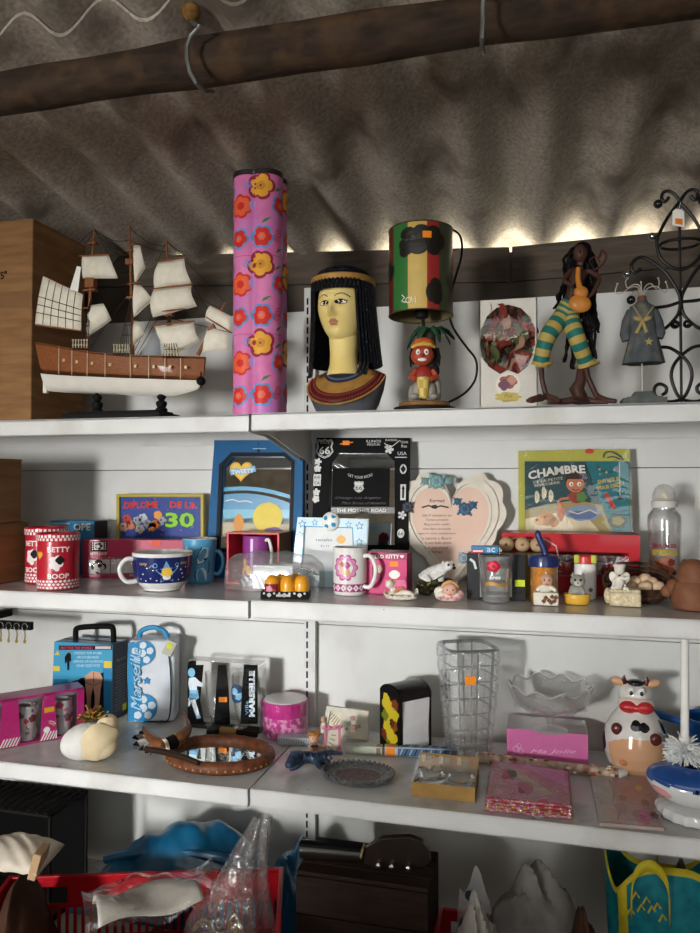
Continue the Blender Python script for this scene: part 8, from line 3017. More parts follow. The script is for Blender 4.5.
# ---- thin pink patterned packet at the right
Q5 = [zs3(599, 826.5), zs3(664, 832), zs3(651, 779), zs3(590, 779)]
c0 = (Q5[0] + Q5[1] + Q5[2] + Q5[3]) / 4; c0.z = Z3R
t = thing('flat_packet', 'thin flat packet with faded pink flowers, before the ceramic cow', 'packet', c0)
def g5(u, v): 
    p = Q5[0].lerp(Q5[1], u).lerp(Q5[3].lerp(Q5[2], u), v) - c0
    return (p.x, p.y)
m = MB(); tp = [g5(u, v) for u, v in ((0, 0), (1, 0), (1, 1), (0, 1))]
m.add([(x, y, .0004) for x, y in tp] + [(x, y, .007) for x, y in tp], [(3, 2, 1, 0), (4, 5, 6, 7), (0, 1, 5, 4), (1, 2, 6, 5), (2, 3, 7, 6), (3, 0, 4, 7)], mottled('#9a8884', '#b3a29c', scale=20, rough=.35, lo=.3, hi=.7, bump=0, coat=.3)); c = m.build('packet', t, smooth=0, bevel=.001)
m = MB(1, lambda u, v, h: g5(u, v) + (.0071 + h,)); m.hs = .0002
m.pp([(.3, .08), (.95, .08), (.95, .95), (.35, .95)], col('#a07a80', .4), 1)
for i, (u, v, r, q) in enumerate(((.72, .16, .12, '#b8568a'), (.62, .2, .06, '#8a4a5a'), (.8, .42, .06, '#6d3a44'), (.45, .5, .06, '#7a4048'), (.6, .62, .14, '#a86878'), (.75, .72, .05, '#c9a83a'), (.42, .3, .08, '#93666c'), (.5, .84, .1, '#b07a88'), (.85, .85, .08, '#a8707c'), (.9, .2, .06, '#5d3a3c'))):
    m.blob(u, v, r, col(q, .4), 2 + i % 4, 22, .2, 5, i)
m.line([(.3, .9), (.34, .6), (.28, .4), (.36, .2), (.3, .08)], .015, col('#5d4a44', .5), 3)
m.build('flower_print', c, smooth=0, recalc=False)
m = MB(); m.grid(lambda u, v: g5(u, v) + (.0092 + .0012 * math.sin(9 * u + 6 * v),), 24, 24, film(.10, .4, .08, .6, 24)); m.build('clear_film', t, recalc=False)

# ---- ceramic cow
p, k = stand3(636, 779, 24); p, k = keep_off(p, .062)
t = thing('cow_jar', 'glossy ceramic cow jar standing upright with red lips and black patches', 'cow jar', p, face_cam(p, 4))
cw_ = col('#d8d4cd', .1, coat=.9)
pch = mottled('#cf9a72', '#dcae88', scale=8, rough=.12, lo=.3, hi=.7, bump=0, coat=.9)
brn = col('#5a2420', .15, coat=.8)
bkc = col('#151314', .12, coat=.8)
Hc = (onY(636, 672, p.y).z - p.z) / k
s_ = Hc / 107
def bellyfn(t_, z): return 1
prof = [(14, 0), (20, 1), (27, 10), (30.5, 22), (31, 33), (28.5, 46), (23.5, 57), (18.5, 64), (15.5, 68)]
prof = [(r, z * s_) for r, z in prof]
def cm_(i, j):
    a = (i + .5) / 144 * 360 - 270           # 0 = front
    a = (a + 180) % 360 - 180
    z = (prof[j][1] + prof[j + 1][1]) / 2 / s_
    return pch if abs(a) < 58 and z < 44 - (abs(a) / 58) ** 2 * 10 else cw_
fine = []
for (r0, z0), (r1, z1) in zip(prof, prof[1:]):
    for q in range(10):
        f = q / 10
        fine.append((r0 + (r1 - r0) * f, z0 + (z1 - z0) * f))
fine.append(prof[-1])
coarse = prof
prof = fine
m = MB(k); m.lathe(prof, cw_, 144, mfn=cm_, cap=True); body = m.build('body', t, smooth=80)
def rad_at(v):
    for (r0, z0), (r1, z1) in zip(prof, prof[1:]):
        if z0 <= v <= z1: return r0 + (r1 - r0) * (v - z0) / (z1 - z0)
    return 16
cwp = lambda u, v, h: ((rad_at(v) + h + .15) * math.sin(u / 28), -(rad_at(v) + h + .15) * math.cos(u / 28), v)
m = MB(k, cwp)
m.blob(-1, 56 * s_, 6, bkc, 1, 30, .12, 3, .5, rv=4.4); m.blob(7, 55 * s_, 5.5, bkc, 2, 24, .06, 4, rv=4); m.blob(33, 53 * s_, 4, bkc, 1, 20, .1, 3, rv=6); m.blob(-40, 30 * s_, 7, bkc, 1, 20, .15, 4, rv=9); m.blob(48, 30 * s_, 7, bkc, 1, 20, .15, 4, rv=9)
m.build('black_pattern', body, smooth=60, recalc=False)
for x, z, sx in ((-22, 50, -1), (17, 44, 1)):
    r = rad_at(z * s_)
    th = x / 30
    m = MB(k); m.ball((r * math.sin(th) * 1.02, -r * math.cos(th) * 1.02, z * s_), (5.6, 4, 6), brn, 18, 12, ry=15 * sx); m.build('hoof', t)
for x in (-13, 14):
    r = rad_at(16 * s_); th = x / 28
    m = MB(k); m.ball((r * math.sin(th), -r * math.cos(th), 17 * s_), (4, 4, 3.4), col('#c9825a', .12, coat=.8), 14, 10); m.build('udder_teat', t)
for x in (-17, 17):
    m = MB(k); m.ball((x, -22, 5), (9, 9, 5.5), cw_, 18, 10); m.build('foot', t)
m = MB(k); zh = 82 * s_
m.ball((0, 1, zh), (16, 15, 17 * s_), cw_, 32, 20); m.ball((0, -7, zh - 7), (17, 12, 9), col('#dcc0b4', .12, coat=.9), 28, 16); hd = m.build('head', t)
m = MB(k); m.ball((-7, -15.5, zh - 8), (9, 6, 6), col('#b8242a', .1, coat=.9), 20, 12); m.ball((7, -15.5, zh - 8), (9, 6, 6), col('#b8242a', .1, coat=.9), 20, 12); m.ball((0, -16.5, zh - 8.4), (6, 4.4, 4), col('#b8242a', .1, coat=.9), 16, 10); m.build('muzzle', hd)
for sx in (-1, 1):
    m = MB(k); m.ball((4.6 * sx, -14, zh + 7), (3.4, 2, 4), white_gloss, 14, 8); ey = m.build('eye', hd)
    m = MB(k); m.ball((4.8 * sx, -15.8, zh + 5.6), (1.7, 1, 2.4), bkc, 10, 6); m.build('pupil', ey)
    m = MB(k); m.ball((16 * sx, -2, zh + 13), (7.6, 3, 4), pch, 16, 10, ry=-12 * sx); m.build('ear', hd)
    m = MB(k); m.tube([(9.5 * sx, -2, zh + 13 * s_), (11 * sx, -3, zh + 17.5 * s_), (10 * sx, -4, zh + 22 * s_)], [3.2, 2.4, .6], col('#4a2018', .15, coat=.7), 12); m.build('horn', hd)
m = MB(k); m.ball((0, -5, zh + 14.6 * s_), (8, 7, 3.6), bkc, 18, 10); m.build('forelock', hd)
clampz(t)

# ---- blue saucepan with a long handle, behind the brush
pp_ = zs3(722, 776); pp_.y = -.075; pp_.x = onY(714, 740, -.075).x; pp_.z = Z3R; k = kof(pp_)
t = thing('saucepan', 'blue enamel saucepan behind the white brush, its long handle pointing left', 'saucepan', pp_)
enb = col('#1c4f8e', .2, coat=.6)
zt_ = (onY(700, 716, pp_.y).z - pp_.z) / k
m = MB(k); m.lathe([(22, 0), (25, 2), (27, zt_ - 1), (27.6, zt_), (26.4, zt_), (24.4, 3), (.01, 2.4)], enb, 44, cap=False); m.build('pan', t)
hA, hB = onY(683, 722, -.06) - pp_, onY(645.5, 710.5, -.022) - pp_
m = MB(); m.tube([hA + Vector((.02, .01, -.004)), hA, hA.lerp(hB, .5), hB], [.006, .0075, .0085, .0075], enb, 12); m.ball(hB, .0078, enb, 10, 8); m.build('handle', t)

# ---- whale-shaped brush holder and brush
p, k = stand3(693, 823, 20)
t = thing('brush_holder', 'blue and white whale-shaped ceramic brush holder at the right edge', 'brush holder', p, face_cam(p))
wh, blw = col('#cfd0cf', .12, coat=.8), mottled('#173f80', '#2a5aa0', scale=8, rough=.12, lo=.3, hi=.7, bump=0, coat=.9)
m = MB(k); m.lathe([(30, 0), (33, 1), (34, 6), (32, 10), (26, 12), (.01, 12)], wh, 64, rfn=lambda t_, z: 1 + .03 * math.cos(18 * t_), cap=True); m.build('ruffled_base', t)
def whfn(u, v):
    a = 2 * PI * u
    ph = -PI / 2 + PI * v * .9
    rx, ry_, rz_ = 43, 30, 20
    x = rx * math.cos(ph) * math.cos(a); y = ry_ * math.cos(ph) * math.sin(a); z = 29 + rz_ * math.sin(ph)
    if x < 0: z += 5 * (x / rx) ** 2
    return (x, y, z)
m = MB(k); m.grid(whfn, 64, 28, wh, closeu=True, mfn=lambda i, j: (blw if whfn((i + .5) / 64, (j + .5) / 27)[2] > 32 + 6 * math.sin(i / 64 * 2 * PI) * 0 - .10 * whfn((i + .5) / 64, (j + .5) / 27)[0] - (2 if whfn((i + .5) / 64, (j + .5) / 27)[0] < -20 else 0) else wh))
wb = m.build('body', t, smooth=80)
m = MB(k); m.ball((-27, -19.5, 26), (11, 5, 4.5), col('#c98a90', .15, coat=.7), 18, 10, rz=-32, ry=10); m.build('mouth', t)
m = MB(k); m.ball((4, -29.4, 33.5), (1.8, 1.0, 2.2), black, 10, 6); m.build('eye', t)
m = MB(k); m.ball((-26, -20, 36), (12, 4, 3), blw, 16, 8, rz=-32); m.build('brow', t)
m = MB(k); m.tube([(36, 0, 44), (44, 4, 56), (48, 8, 66)], [9, 5, 2], blw, 14); m.build('tail', t)
q = t.matrix_basis @ Vector((-7 * k, 12 * k, 45 * k))
t2 = thing('toilet_brush', 'white toilet brush standing in the whale-shaped holder', 'brush', q, 0)
hl = onY(685, 636, q.y) - q
m = MB(); m.tube([(hl.x * .0, 0, .012), (hl.x * .5, 0, hl.z * .5), (hl.x, 0, hl.z + .03)], [.0075, .0075, .0070], white_gloss, 14); m.build('handle', t2)
rg = random.Random(13)
m = MB()
bw = col('#eceeec', .6)
for i in range(420):
    a = rg.uniform(0, 2 * PI); e = rg.uniform(-.35, .8); z0 = rg.uniform(.010, .030)
    L_ = rg.uniform(.030, .040)
    d = Vector((math.cos(a) * math.cos(e), math.sin(a) * math.cos(e), math.sin(e)))
    b0 = Vector((0, 0, z0)); m.tube([b0, b0 + d * L_ * .6, b0 + d * L_ + Vector((0, 0, -.004))], [.0013, .0012, .0009], bw, 4)
br_ = m.build('bristle_head', t2, recalc=False); br_['kind'] = 'stuff'
m = MB(); m.tube([(0, 0, .008), (0, 0, .05)], .010, white_gloss, 14); m.build('ferrule', t2)

# ---- key rack at the far left
Yv = -.16
a = onY(32, 626, Yv)
o = Vector((a.x, Yv, a.z))
t = thing('key_rail', 'black wall rail with silver rings and gold key chains at the left edge', 'rail', o)
m = MB(); m.box((-.13, 0, 0), (.26, .012, .020), black); m.box((-.20, .08, 0), (.02, .16, .02), black); m.build('rail', t, smooth=0)
for i in range(6):
    x = -.012 - i * .024
    m = MB(); m.tube([(x + .008 * math.cos(q), -.0085 - .004, -.001 + .009 * math.sin(q)) for q in ellipse_pts(20)], .0012, col('#b5b5b5', .2, .9), 6, close=True); r_ = m.build('ring', t)
    m = MB(); m.tube([(x, -.0125, -.010), (x + .002, -.0125, -.022), (x, -.0125, -.034)], .0016, col('#a8914a', .3, .7), 6); m.ball((x, -.0125, -.038), (.004, .003, .005), col('#b59a4a', .3, .7), 10, 6); m.build('key_chain', r_)
# ============================================================ bottom shelf
ZD = .4003
red_pl = col('#a3121c', .35, coat=.3)
bag_blue = mottled('#0c4a6c', '#17698f', scale=9, rough=.28, lo=.3, hi=.7, bump=.35, dist=.01, coat=.3)
def mound(o, x0, x1, y0, y1, prof, mat, wr=.010, seed=0, n=60, mb=None):
    """crumpled soft heap between x0..x1, y0..y1; prof(u) gives its ridge height"""
    rg = random.Random(seed)
    ws = [(rg.uniform(4, 16), rg.uniform(2, 9), rg.uniform(0, 6), rg.uniform(.4, 1)) for _ in range(7)]
    m = mb or MB()
    def fn(u, v):
        b = math.sin(PI * v) ** .55 * (math.sin(PI * min(1, max(0, u))) ** .25)
        w = sum(a * abs(math.sin(fx * u + fy * v + ph)) for fx, fy, ph, a in ws) / 3.5
        z = prof(u) * b + wr * (w - .6) * b * 2
        return (x0 + (x1 - x0) * u - o[0], y0 + (y1 - y0) * v - o[1] + .012 * math.sin(9 * u + 3 * v) * b, max(.0006, z))
    m.grid(fn, n, n // 2, mat)
    return m

def zat(px, py, Y): return onY(px, py, Y).z - ZD
# two blue plastic bags of goods at the back
Yb_ = -.13
xs = onY(92, 870, Yb_).x, onY(262, 870, Yb_).x
o = Vector(((xs[0] + xs[1]) / 2, Yb_, ZD))
t = thing('plastic_bag', 'large blue plastic bag slumped at the back behind the red basket', 'bag', o)
hp = [(0, zat(64, 872, Yb_)), (.25, zat(107, 842, Yb_)), (.45, zat(146, 829, Yb_)), (.72, zat(206, 823, Yb_)), (.9, zat(245, 822, Yb_)), (1, zat(255, 840, Yb_))]
def pw_(P):
    def f(u):
        for (a, b), (c, d) in zip(P, P[1:]):
            if a <= u <= c: return b + (d - b) * (u - a) / (c - a)
        return P[-1][1]
    return f
mound(o, xs[0], xs[1], -.245, -.03, pw_(hp), bag_blue, .022, 3, 90).build('bag_film', t, recalc=False)
m = MB(); m.tube(catmull([Vector((-.16, -.045, .10)), Vector((-.05, -.055, .135)), Vector((.10, -.06, .15)), Vector((.22, -.06, .14))], 6), [.012] * 19, bag_blue, 8); m.build('fold', t)
Yb2 = -.12
xs = onY(268, 870, Yb2).x, onY(338, 870, Yb2).x
o = Vector(((xs[0] + xs[1]) / 2, Yb2, ZD))
t = thing('plastic_bag', 'smaller blue plastic bag in the shade between the clear bag and the guitar', 'bag', o)
mound(o, xs[0], xs[1], -.20, -.04, lambda u: zat(300, 845, Yb2) * (1 - .25 * abs(2 * u - 1)), bag_blue, .02, 8, 50).build('bag_film', t, recalc=False)

# ---- red basket
ZR = .562
A, B, Cc = onZ(43, 877, ZR), onZ(282, 869, ZR), onZ(240, 933, ZR)
rzb = math.atan2(B.y - A.y, B.x - A.x)
def basket(label, Bp, rz, L_, D_, zr, z0):
    o = Vector((Bp.x, Bp.y, z0))
    t = thing('basket', label, 'basket', o, rz, 'red plastic baskets on the bottom shelf')
    H = zr - z0
    th = .004
    # local: right back corner at the origin, basket runs to -x and -y
    m = MB()
    m.box((-L_ / 2, -D_ / 2, .003), (L_, D_, .006), red_pl)
    for (x0, x1, y0, y1) in ((-L_, 0, -th, 0), (-L_, 0, -D_, -D_ + th), (-L_, -L_ + th, -D_ + th, -th), (-th, 0, -D_ + th, -th)):
        cx, cy, dx, dy = (x0 + x1) / 2, (y0 + y1) / 2, x1 - x0, y1 - y0
        m.box((cx, cy, .02), (dx, dy, .03), red_pl)
        top = .062
        if dy < dx and y1 == 0:          # back wall: a hand slot left of the middle
            s0, s1 = -L_ * .93, -L_ * .79
            m.box((cx, cy, H - .010), (dx, dy, .02), red_pl)
            m.box(((x0 + s0) / 2, cy, H - .02 - .019), (s0 - x0, dy, .038), red_pl)
            m.box(((s1 + x1) / 2, cy, H - .02 - .019), (x1 - s1, dy, .038), red_pl)
            m.box((cx, cy, H - .058 - .004), (dx, dy, .008), red_pl)
        else:
            m.box((cx, cy, H - top / 2), (dx, dy, top), red_pl)
        n = int(max(dx, dy) / .017)
        for i in range(n + 1):
            f = i / n
            if dx > dy: m.box((x0 + .003 + (dx - .006) * f, cy, H / 2 - .012), (.007, dy * .9, H - .09), red_pl)
            else: m.box((cx, y0 + .003 + (dy - .006) * f, H / 2 - .012), (dx * .9, .007, H - .09), red_pl)
    m.build('body', t, smooth=0)
    m = MB()
    R_ = [(-L_ - .004, -D_ - .004), (.004, -D_ - .004), (.004, .004), (-L_ - .004, .004)]
    Q_ = [(-L_ + .006, -D_ + .006), (-.006, -D_ + .006), (-.006, -.006), (-L_ + .006, -.006)]
    vs = [(x, y, z) for z in (H - .006, H + .004) for x, y in R_ + Q_]
    fs = []
    for i in range(4):
        j = (i + 1) % 4
        fs += [(i, j, 4 + j, 4 + i), (8 + i, 12 + i, 12 + j, 8 + j), (i, 8 + i, 8 + j, j), (4 + i, 4 + j, 12 + j, 12 + i)]
    m.add(vs, fs, red_pl); m.build('rim', t, smooth=0, bevel=.002)
    return t
Lb = (B - onZ(10, 878, ZR)).length
bk = basket('red plastic basket full of wrapped goods at the bottom left', B, rzb, Lb, .34, ZR, ZD + .0004)
BM = Matrix.Translation(bk.location) @ Matrix.Rotation(rzb, 4, 'Z')
def inb(x, y, z): return BM @ Vector((x, y, z))

# ---- things in the basket
straw = col('#8a6a3e', .8)
o = inb(-.118, -.15, .008)
t = thing('clear_bag', 'clear plastic bag with a pointed top, standing in the red basket', 'bag', o)
pk_t = onY(263, 817, o.y) - o
m = MB()
rg = random.Random(17)
ws = [(rg.randint(2, 7), rg.uniform(5, 16), rg.uniform(0, 6)) for _ in range(6)]
def bagfn(u, v):
    a = 2 * PI * u
    r = .083 * (1 - .12 * v) * (1 - max(0, v - .35) / .65 * .82) + .004
    w_ = sum(math.sin(n * a + f * v + p) for n, f, p in ws) / 6
    r *= 1 + .34 * w_ * (.35 + v)
    x = r * math.cos(a) + pk_t.x * v ** 1.5; y = r * .75 * math.sin(a)
    return (x, y, .002 + pk_t.z * v)
cf = film(.14, .7, .10, 1.6, 26, milky=.05)
m.grid(bagfn, 72, 30, cf, closeu=True)
m.build('bag_film', t, recalc=False)
for i, (x, y, q, lab) in enumerate(((-.035, -.01, 20, 'bundle of tan straw loops at the left inside the clear bag'), (.035, -.005, -30, 'bundle of tan straw loops at the right inside the clear bag'))):
    tb = thing('straw_bundle', lab, 'straw bundle', o + Vector((x, y, .006)), math.radians(q), 'straw bundles in the clear bag')
    for j in range(9):
        m = MB(); a = rg.uniform(-.5, .5); h_ = rg.uniform(.09, .15)
        P = [Vector((.03 * s_ * math.cos(a) * w_, .02 * math.sin(a) * s_, h_ * z_)) for s_, w_, z_ in ((-.3, 1, 0), (-.8, 1, .5), (-.9, .8, .85), (0, 1, 1), (.9, .8, .85), (.8, 1, .5), (.3, 1, 0))]
        m.tube(catmull(P, 5), .0016, straw, 6); m.build('loop', tb)
    m = MB(); m.tube([(-.018, 0, .025), (.018, 0, .025)], .012, col('#5d4326', .8), 12); m.build('knot', tb)
paper_w = mottled('#b9b2a6', '#cfc9be', scale=18, rough=.8, lo=.3, hi=.7, bump=.4, dist=.006)
brown_c = mottled('#2a1a12', '#4a3020', scale=20, rough=.8, lo=.3, hi=.7, bump=.5, dist=.006)
# brown cloth heap along the basket, white paper packet in film on it
o = inb(-.25, -.17, .008)
def heap(name, label, cat, o, sx, sy, h, mat, wr, seed, partname, n=44, rz=0):
    t = thing(name, label, cat, o, rz)
    mound(Vector((0, 0, 0)), -sx / 2, sx / 2, -sy / 2, sy / 2, lambda u: h * (1 - .35 * abs(2 * u - 1)), mat, wr, seed, n).build(partname, t, recalc=False)
    return t
heap('brown_cloth', 'dark brown crumpled cloth filling the red basket under the white packet', 'cloth', inb(-.265, -.17, .0075), .20, .25, .10, brown_c, .02, 5, 'cloth', rz=rzb)
o = inb(-.262, -.15, .118); o.z = onY(150, 896, o.y).z - .015
t = thing('paper_packet', 'white folded paper packet in clear film on the brown cloth', 'packet', o, rzb + math.radians(22))
m = MB()
m.grid(lambda u, v: ((u - .5) * .20, (v - .5) * .10, .004 + .026 * math.sin(PI * v) ** .6 * (1 - .5 * u) + .008 * math.sin(7 * u + 4 * v)), 24, 14, paper_w); m.build('paper', t, recalc=False, solid=.002)
m = MB(); m.grid(lambda u, v: ((u - .5) * .27 + .01, (v - .5) * .15, .008 + .034 * math.sin(PI * v) ** .6 * (1 - .4 * u) + .010 * math.sin(9 * u + 5 * v) + .004 * math.sin(21 * u - 8 * v)), 34, 20, film(.14, .6, .1, .9, 18)); m.build('clear_film', t, recalc=False)
# ---- wire crate at the far left with crumpled papers and a wooden block
Yc_ = -.30
a, b = onY(-60, 812, Yc_), onY(50, 812, Yc_)
zt = onY(50, 815, Yc_).z
o = Vector((b.x, Yc_, ZD))
t = thing('wire_crate', 'dark wire crate with slatted top at the bottom left corner', 'crate', o)
m = MB(); Lc, Hc_, Dc = .36, zt - ZD, .14
for x in (0, -Lc):
    for y in (0, Dc):
        m.box((x, y, Hc_ / 2), (.006, .006, Hc_), dark)
for z in (.006, Hc_ - .003):
    m.box((-Lc / 2, 0, z), (Lc, .006, .006), dark).box((-Lc / 2, Dc, z), (Lc, .006, .006), dark).box((0, Dc / 2, z), (.006, Dc, .006), dark).box((-Lc, Dc / 2, z), (.006, Dc, .006), dark)
fr_ = m.build('frame', t, smooth=0)
m = MB()
for i in range(15):
    m.box((-Lc * (i + .5) / 15, Dc / 2, Hc_ + .001), (.010, Dc, .002), dark)
m.build('slat', t, smooth=0)
m = MB(); m.box((-Lc / 2, Dc - .004, Hc_ / 2), (Lc - .006, .002, Hc_ - .012), col('#0b0b0b', .8)); m.build('back_panel', t, smooth=0)
m = MB(); m.box((-Lc / 2, Dc / 2, .010), (Lc - .006, Dc - .01, .004), dark); m.build('bottom', t, smooth=0)
q = onY(18, 865, -.36)
def sheet(label, px, py, Y, w, d, h, mat, seed, rz=0, name='crumpled_paper', cat='paper', z=None):
    p = onY(px, py, Y)
    if z is not None: p.z = z
    t = thing(name, label, cat, p, rz)
    rg = random.Random(seed)
    ws = [(rg.uniform(3, 14), rg.uniform(3, 14), rg.uniform(0, 6)) for _ in range(6)]
    m = MB(); m.grid(lambda u, v: ((u - .5) * w, (v - .5) * d, .003 + h * (math.sin(PI * v) ** .5 * math.sin(PI * u) ** .5) + h * .30 * sum(abs(math.sin(a * u + b * v + c)) for a, b, c in ws) / 6 * math.sin(PI * u) ** .3), 40, 30, mat)
    m.build('sheet', t, recalc=False, solid=.0012)
    return t
hl_ = inb(-Lb + .075, -.14, .0075)
zt_p = onY(20, 868, hl_.y).z
heap('brown_cloth', 'dark brown cloth heap at the left end of the red basket, under crumpled white paper', 'cloth', hl_, .115, .23, zt_p - hl_.z - .012, brown_c, .010, 15, 'cloth', rz=rzb)
ztc = zt_p + .012
sheet('white crumpled paper on top of the brown cloth at the lower left', 12, 855, hl_.y, .16, .12, .035, mottled('#b5aa98', '#d2c8b8', scale=18, rough=.85, lo=.3, hi=.7, bump=.3, dist=.004), 4, .2, z=ztc)
p = onY(39, 855, hl_.y - .02); p.z = ztc - .012
t = thing('wooden_block', 'small tan wooden block leaning by the crumpled paper', 'block', p, .3)
m = MB(); m.box((0, 0, .031), (.016, .05, .05), col('#a88a68', .7), ry=14); bl_ = m.build('block', t, smooth=0, bevel=.002); clampz(t)

# ---- wooden crate and dark guitar at the middle
wdk = wood('#1d140e', '#2f2118', 14, .7, (1, 8, 8), 0)
Yg_ = -.36
a, b = onY(296, 900, Yg_), onY(428, 900, Yg_)
zt = onY(360, 884, Yg_).z
o = Vector(((a.x + b.x) / 2, Yg_, ZD))
t = thing('wooden_crate', 'dark wooden crate of planks under the guitar neck', 'crate', o)
W_, H_, D_ = b.x - a.x, zt - ZD, .15
for i in range(3):
    for y in (0, D_ - .012):
        m = MB(); h_ = H_ / 3; m.box((0, y + .006, h_ * (i + .5)), (W_, .012, h_ - .003), wdk); m.build('plank', t, smooth=0, bevel=.001)
for x in (-W_ / 2 + .006, W_ / 2 - .006):
    m = MB(); m.box((x, D_ / 2, H_ / 2), (.012, D_ - .026, H_ - .002), wdk); m.build('end_panel', t, smooth=0)
for i in range(4):
    m = MB(); m.box((0, D_ * (i + .5) / 4, H_ + .004), (W_, D_ / 4 - .004, .008), wdk); m.build('lid_plank', t, smooth=0, bevel=.001)
gz = zt + .0088
gt = mottled('#15100e', '#2a1c16', scale=30, rough=.3, lo=.3, hi=.7, bump=0, coat=.5)
o = onY(362, 868, -.30); o.z = gz
t = thing('guitar', 'dark guitar neck and headstock with three chrome pegs in the shade', 'guitar', o, math.radians(4))
k = kof(o)
m = MB(k); m.tube([(-62, 0, 9), (-30, 0, 9), (0, 0, 9)], [8.5, 8, 7.4], gt, 16); nk = m.build('neck', t)
m = MB(k); m.box((-31, -4, 16.5), (62, 9, 2.4), black, rx=0); m.build('fretboard', nk, smooth=0)
m = MB(k); m.box((1, -3, 14), (2, 12, 9), col('#b09a70', .5), ry=12); m.build('nut', t, smooth=0)
m = MB(k); hpts = [(2, 2), (10, 0), (40, 1), (62, 4), (68, 10), (66, 20), (60, 28), (48, 32), (20, 28), (4, 17)]
m.prism(hpts, -4, 4, gt); m.build('headstock', t, smooth=30, bevel=.002)
chr_ = col('#c9c9c9', .15, .95)
for x in (18, 31, 47):
    m = MB(k)
    with m.at(x, -4, 6, rx=90): m.lathe([(2.2, 0), (2.2, 2), (1.4, 3), (1.4, 7), (2.4, 8), (2.6, 10), (1.2, 11)], chr_, 14)
    m.build('peg', t)

# ---- second red basket with crumpled paper and a printed plastic bag
YB2 = -.20
cA = onY(441, 909, YB2)
bk2 = basket('red plastic basket at the bottom right holding crumpled grey papers', Vector((cA.x + .30, YB2, 0)), 0, .30, .30, cA.z, ZD + .0004)
gp_ = mottled('#5f5b58', '#8d8985', scale=14, rough=.85, lo=.3, hi=.7, bump=.4, dist=.006)
gp2_ = mottled('#8f8a84', '#b5b0aa', scale=14, rough=.85, lo=.3, hi=.7, bump=.4, dist=.006)
rid = pw_([(0, .62), (.2, .74), (.38, .97), (.52, 1.0), (.68, .88), (.85, .82), (1, .6)])
def crumple(lab, px0, px1, pyt, Y, d, mat, sd, rz=0):
    a, b = onY(px0, 900, Y), onY(px1, 900, Y)
    h = onY((px0 + px1) / 2, pyt, Y).z - ZD - .0075
    w = b.x - a.x
    t = thing('crumpled_paper', lab, 'paper', Vector(((a.x + b.x) / 2, Y, ZD + .0075)), rz)
    rg = random.Random(sd)
    ws = [(rg.uniform(4, 12), rg.uniform(3, 12), rg.uniform(0, 6)) for _ in range(6)]
    m = MB(); m.grid(lambda u, v: ((u - .5) * w, (v - .5) * d + .01 * math.sin(7 * u), .001 + h * max(0, math.sin(PI * v)) ** .3 * rid(u) * (.80 + .34 * sum(abs(math.sin(a * u + b * v + c)) for a, b, c in ws) / 6)), 26, 20, mat)
    m.build('sheet', t, recalc=False, solid=.0012, smooth=24)
    return t
crumple('big grey crumpled paper at the top of the right red basket', 492, 580, 868, -.29, .13, gp_, 12)
crumple('white crumpled paper at the front left of the right red basket', 452, 500, 900, -.41, .12, gp2_, 22)
crumple('dark brown crumpled paper at the right end of the right red basket', 566, 600, 908, -.41, .11, brown_c, 32)
q = onY(472, 900, -.265)
t = thing('plastic_bag', 'translucent plastic bag with a dark print sticking up from the right basket', 'bag', Vector((q.x, -.265, ZD + .0075)))
hb_ = onY(472, 872, -.265).z - ZD - .0075
m = MB(); m.grid(lambda u, v: ((u - .5) * (.085 - .025 * v) + .006 * v, .012 * math.sin(6 * u + 3 * v) * (1 - v), hb_ * v * (1 - .16 * abs(2 * u - 1) - .08 * math.sin(8 * u))), 20, 20, film(.2, .6, .15, .8, 20, milky=.25)); fm_ = m.build('bag_film', t, recalc=False)
m = MB()
for i, (u, z, r) in enumerate(((-.012, .55, .014), (.012, .7, .010), (-.004, .82, .009), (.014, .5, .010))):
    m.ball((u, -.014, hb_ * z), (r, .0008, r * 1.2), col('#2a3440', .5), 12, 6)
m.build('printed_pattern', t)

# ---- teal and yellow woven shopping bag at the right
tealb = mottled('#0d5f6a', '#17808a', scale=50, rough=.5, lo=.3, hi=.7, bump=.3, dist=.002, coat=.1)
yel_b = col('#c2b02a', .5)
Yt_ = -.33
a, b = onY(612, 920, Yt_), onY(735, 920, Yt_)
o = Vector(((a.x + b.x) / 2, Yt_, ZD))
t = thing('shopping_bag', 'teal woven shopping bag with yellow handles at the bottom right', 'bag', o)
W_ = b.x - a.x
Ht = onY(640, 886, Yt_).z - ZD
def sb(u, v):
    a_ = 2 * PI * u
    rx, ry_ = W_ / 2, .085
    sx = abs(math.cos(a_)) ** .5 * (1 if math.cos(a_) > 0 else -1)
    sy = abs(math.sin(a_)) ** .5 * (1 if math.sin(a_) > 0 else -1)
    return (rx * sx * (1 + .03 * math.sin(5 * a_ + 6 * v)), .085 + ry_ * sy * (1 - .25 * v) + .006 * math.sin(7 * v + 4 * a_), .0006 + Ht * v * (1 + .10 * math.sin(a_ * 3)))
m = MB(); m.grid(sb, 72, 24, tealb, closeu=True, mfn=lambda i, j: yel_b if (44 <= i <= 47 and j > 6) or j >= 22 else tealb)
bd_ = m.build('body', t, recalc=False, solid=.0015)
m = MB()
rg = random.Random(3)
for i in range(16):
    x = -W_ * .42 + W_ * .02 * (i % 8) * 2.2; z = Ht * (.35 + .5 * (i // 8)) + rg.uniform(-.02, .02)
    m.tube([(x, -.006, z), (x + .006, -.008, z + .014), (x + .012, -.006, z + .004)], .0018, yel_b, 5)
m.build('printed_pattern', bd_)
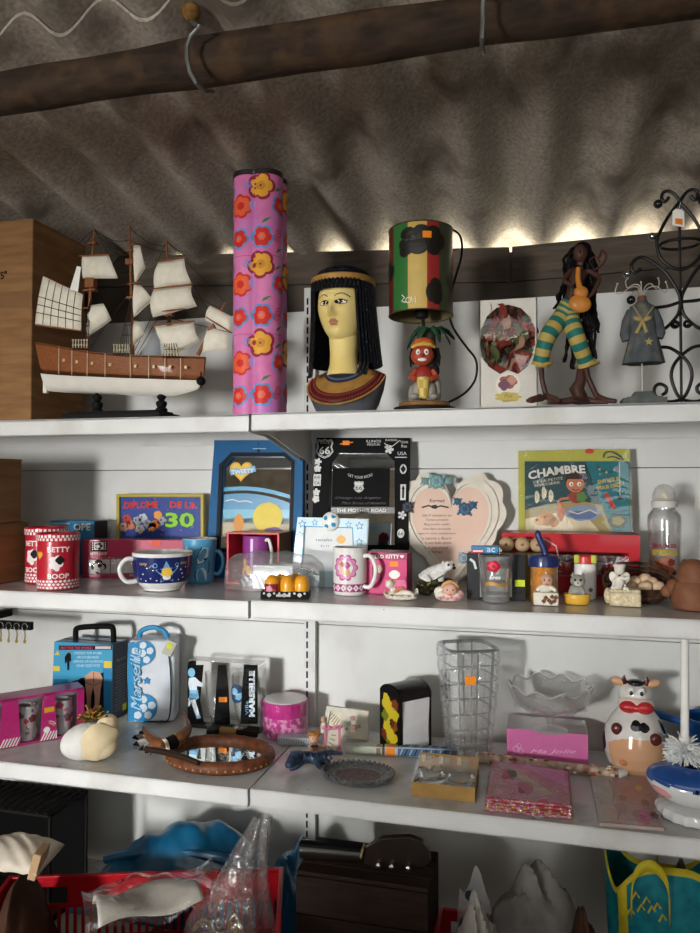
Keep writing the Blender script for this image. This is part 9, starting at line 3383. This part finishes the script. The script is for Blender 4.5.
for x0, x1, y in ((-W_ * .34, -W_ * .02, .0), (-W_ * .02, W_ * .34, .15)):
    P = catmull([Vector((x0, y, Ht * .8)), Vector((x0 + .005, y - .004, Ht * 1.06)), Vector(((x0 + x1) / 2, y - .01, Ht * 1.16)), Vector((x1 - .005, y - .004, Ht * 1.05)), Vector((x1, y, Ht * .8))], 7)
    m = MB(); vs = []
    for p in P: vs += [p + Vector((0, 0, -.011)), p + Vector((0, -.002, .011))]
    m.add(vs, [(2 * i, 2 * i + 1, 2 * i + 3, 2 * i + 2) for i in range(len(P) - 1)], yel_b)
    m.build('handle', t, recalc=False, solid=.003)
heap('grey_bundle', 'grey cloth bundle standing out of the teal shopping bag', 'cloth', o + Vector((.03, .085, .003)), W_ * .55, .10, Ht * 1.0, mottled('#3a3a3a', '#5c5c5a', scale=20, rough=.7, bump=.4, dist=.005), .02, 9, 'cloth')
# ============================================================ light, camera
def area(name, loc, target, sx, sy, power, c=(1, 1, 1)):
    l = bpy.data.lights.new(name, 'AREA')
    l.shape = 'RECTANGLE'
    l.size, l.size_y = sx, sy
    l.energy = power
    l.color = c
    o = bpy.data.objects.new(name, l)
    COL.objects.link(o)
    o.location = loc
    o.rotation_euler = (Vector(target) - Vector(loc)).to_track_quat('-Z', 'Y').to_euler()
    return o
area('window_daylight', (-1.2, -4.63, 1.25), (-.6, 0, 1.35), .6, .6, 104, (1, .98, .95))
low = area('low_shelf_fill', (-1.2, -4.62, 1.25), (.25, 0, .72), .6, .6, 9, (.97, .99, 1))  # added narrow lamp, brightens the lower shelf
low.data.spread = math.radians(34)
area('front_fill', (1.2, -4.63, 1.4), (.9, 0, 1.3), 2.2, 1.2, 34, (.95, .98, 1))  # added wide fill lamp, lifts the shadows
area('overhead_fill', (.2, -2.3, 2.33), (.2, -2.3, 0), 1.8, .8, 7, (.97, .99, 1))  # added fill lamp from above, brightens the shelf tops
W = bpy.data.worlds.new('World')
scene.world = W
W.use_nodes = True
bg = W.node_tree.nodes['Background']
bg.inputs['Color'].default_value = (1, .95, .78, 1)
bg.inputs['Strength'].default_value = 12

cam_d = bpy.data.cameras.new('camera')
cam_d.sensor_fit = 'HORIZONTAL'
cam_d.sensor_width = 36
cam_d.lens = F / 700 * 36
cam_d.clip_start = .02
cam = bpy.data.objects.new('camera', cam_d)
COL.objects.link(cam)
cam.location = CAM
cam.rotation_euler = (PI / 2 + PITCH, 0, YAW)
scene.camera = cam
vs = scene.view_settings
vs.view_transform = 'Standard'
vs.look = 'None'
vs.gamma = 1
vs.use_curve_mapping = False
vs.exposure = 0.0
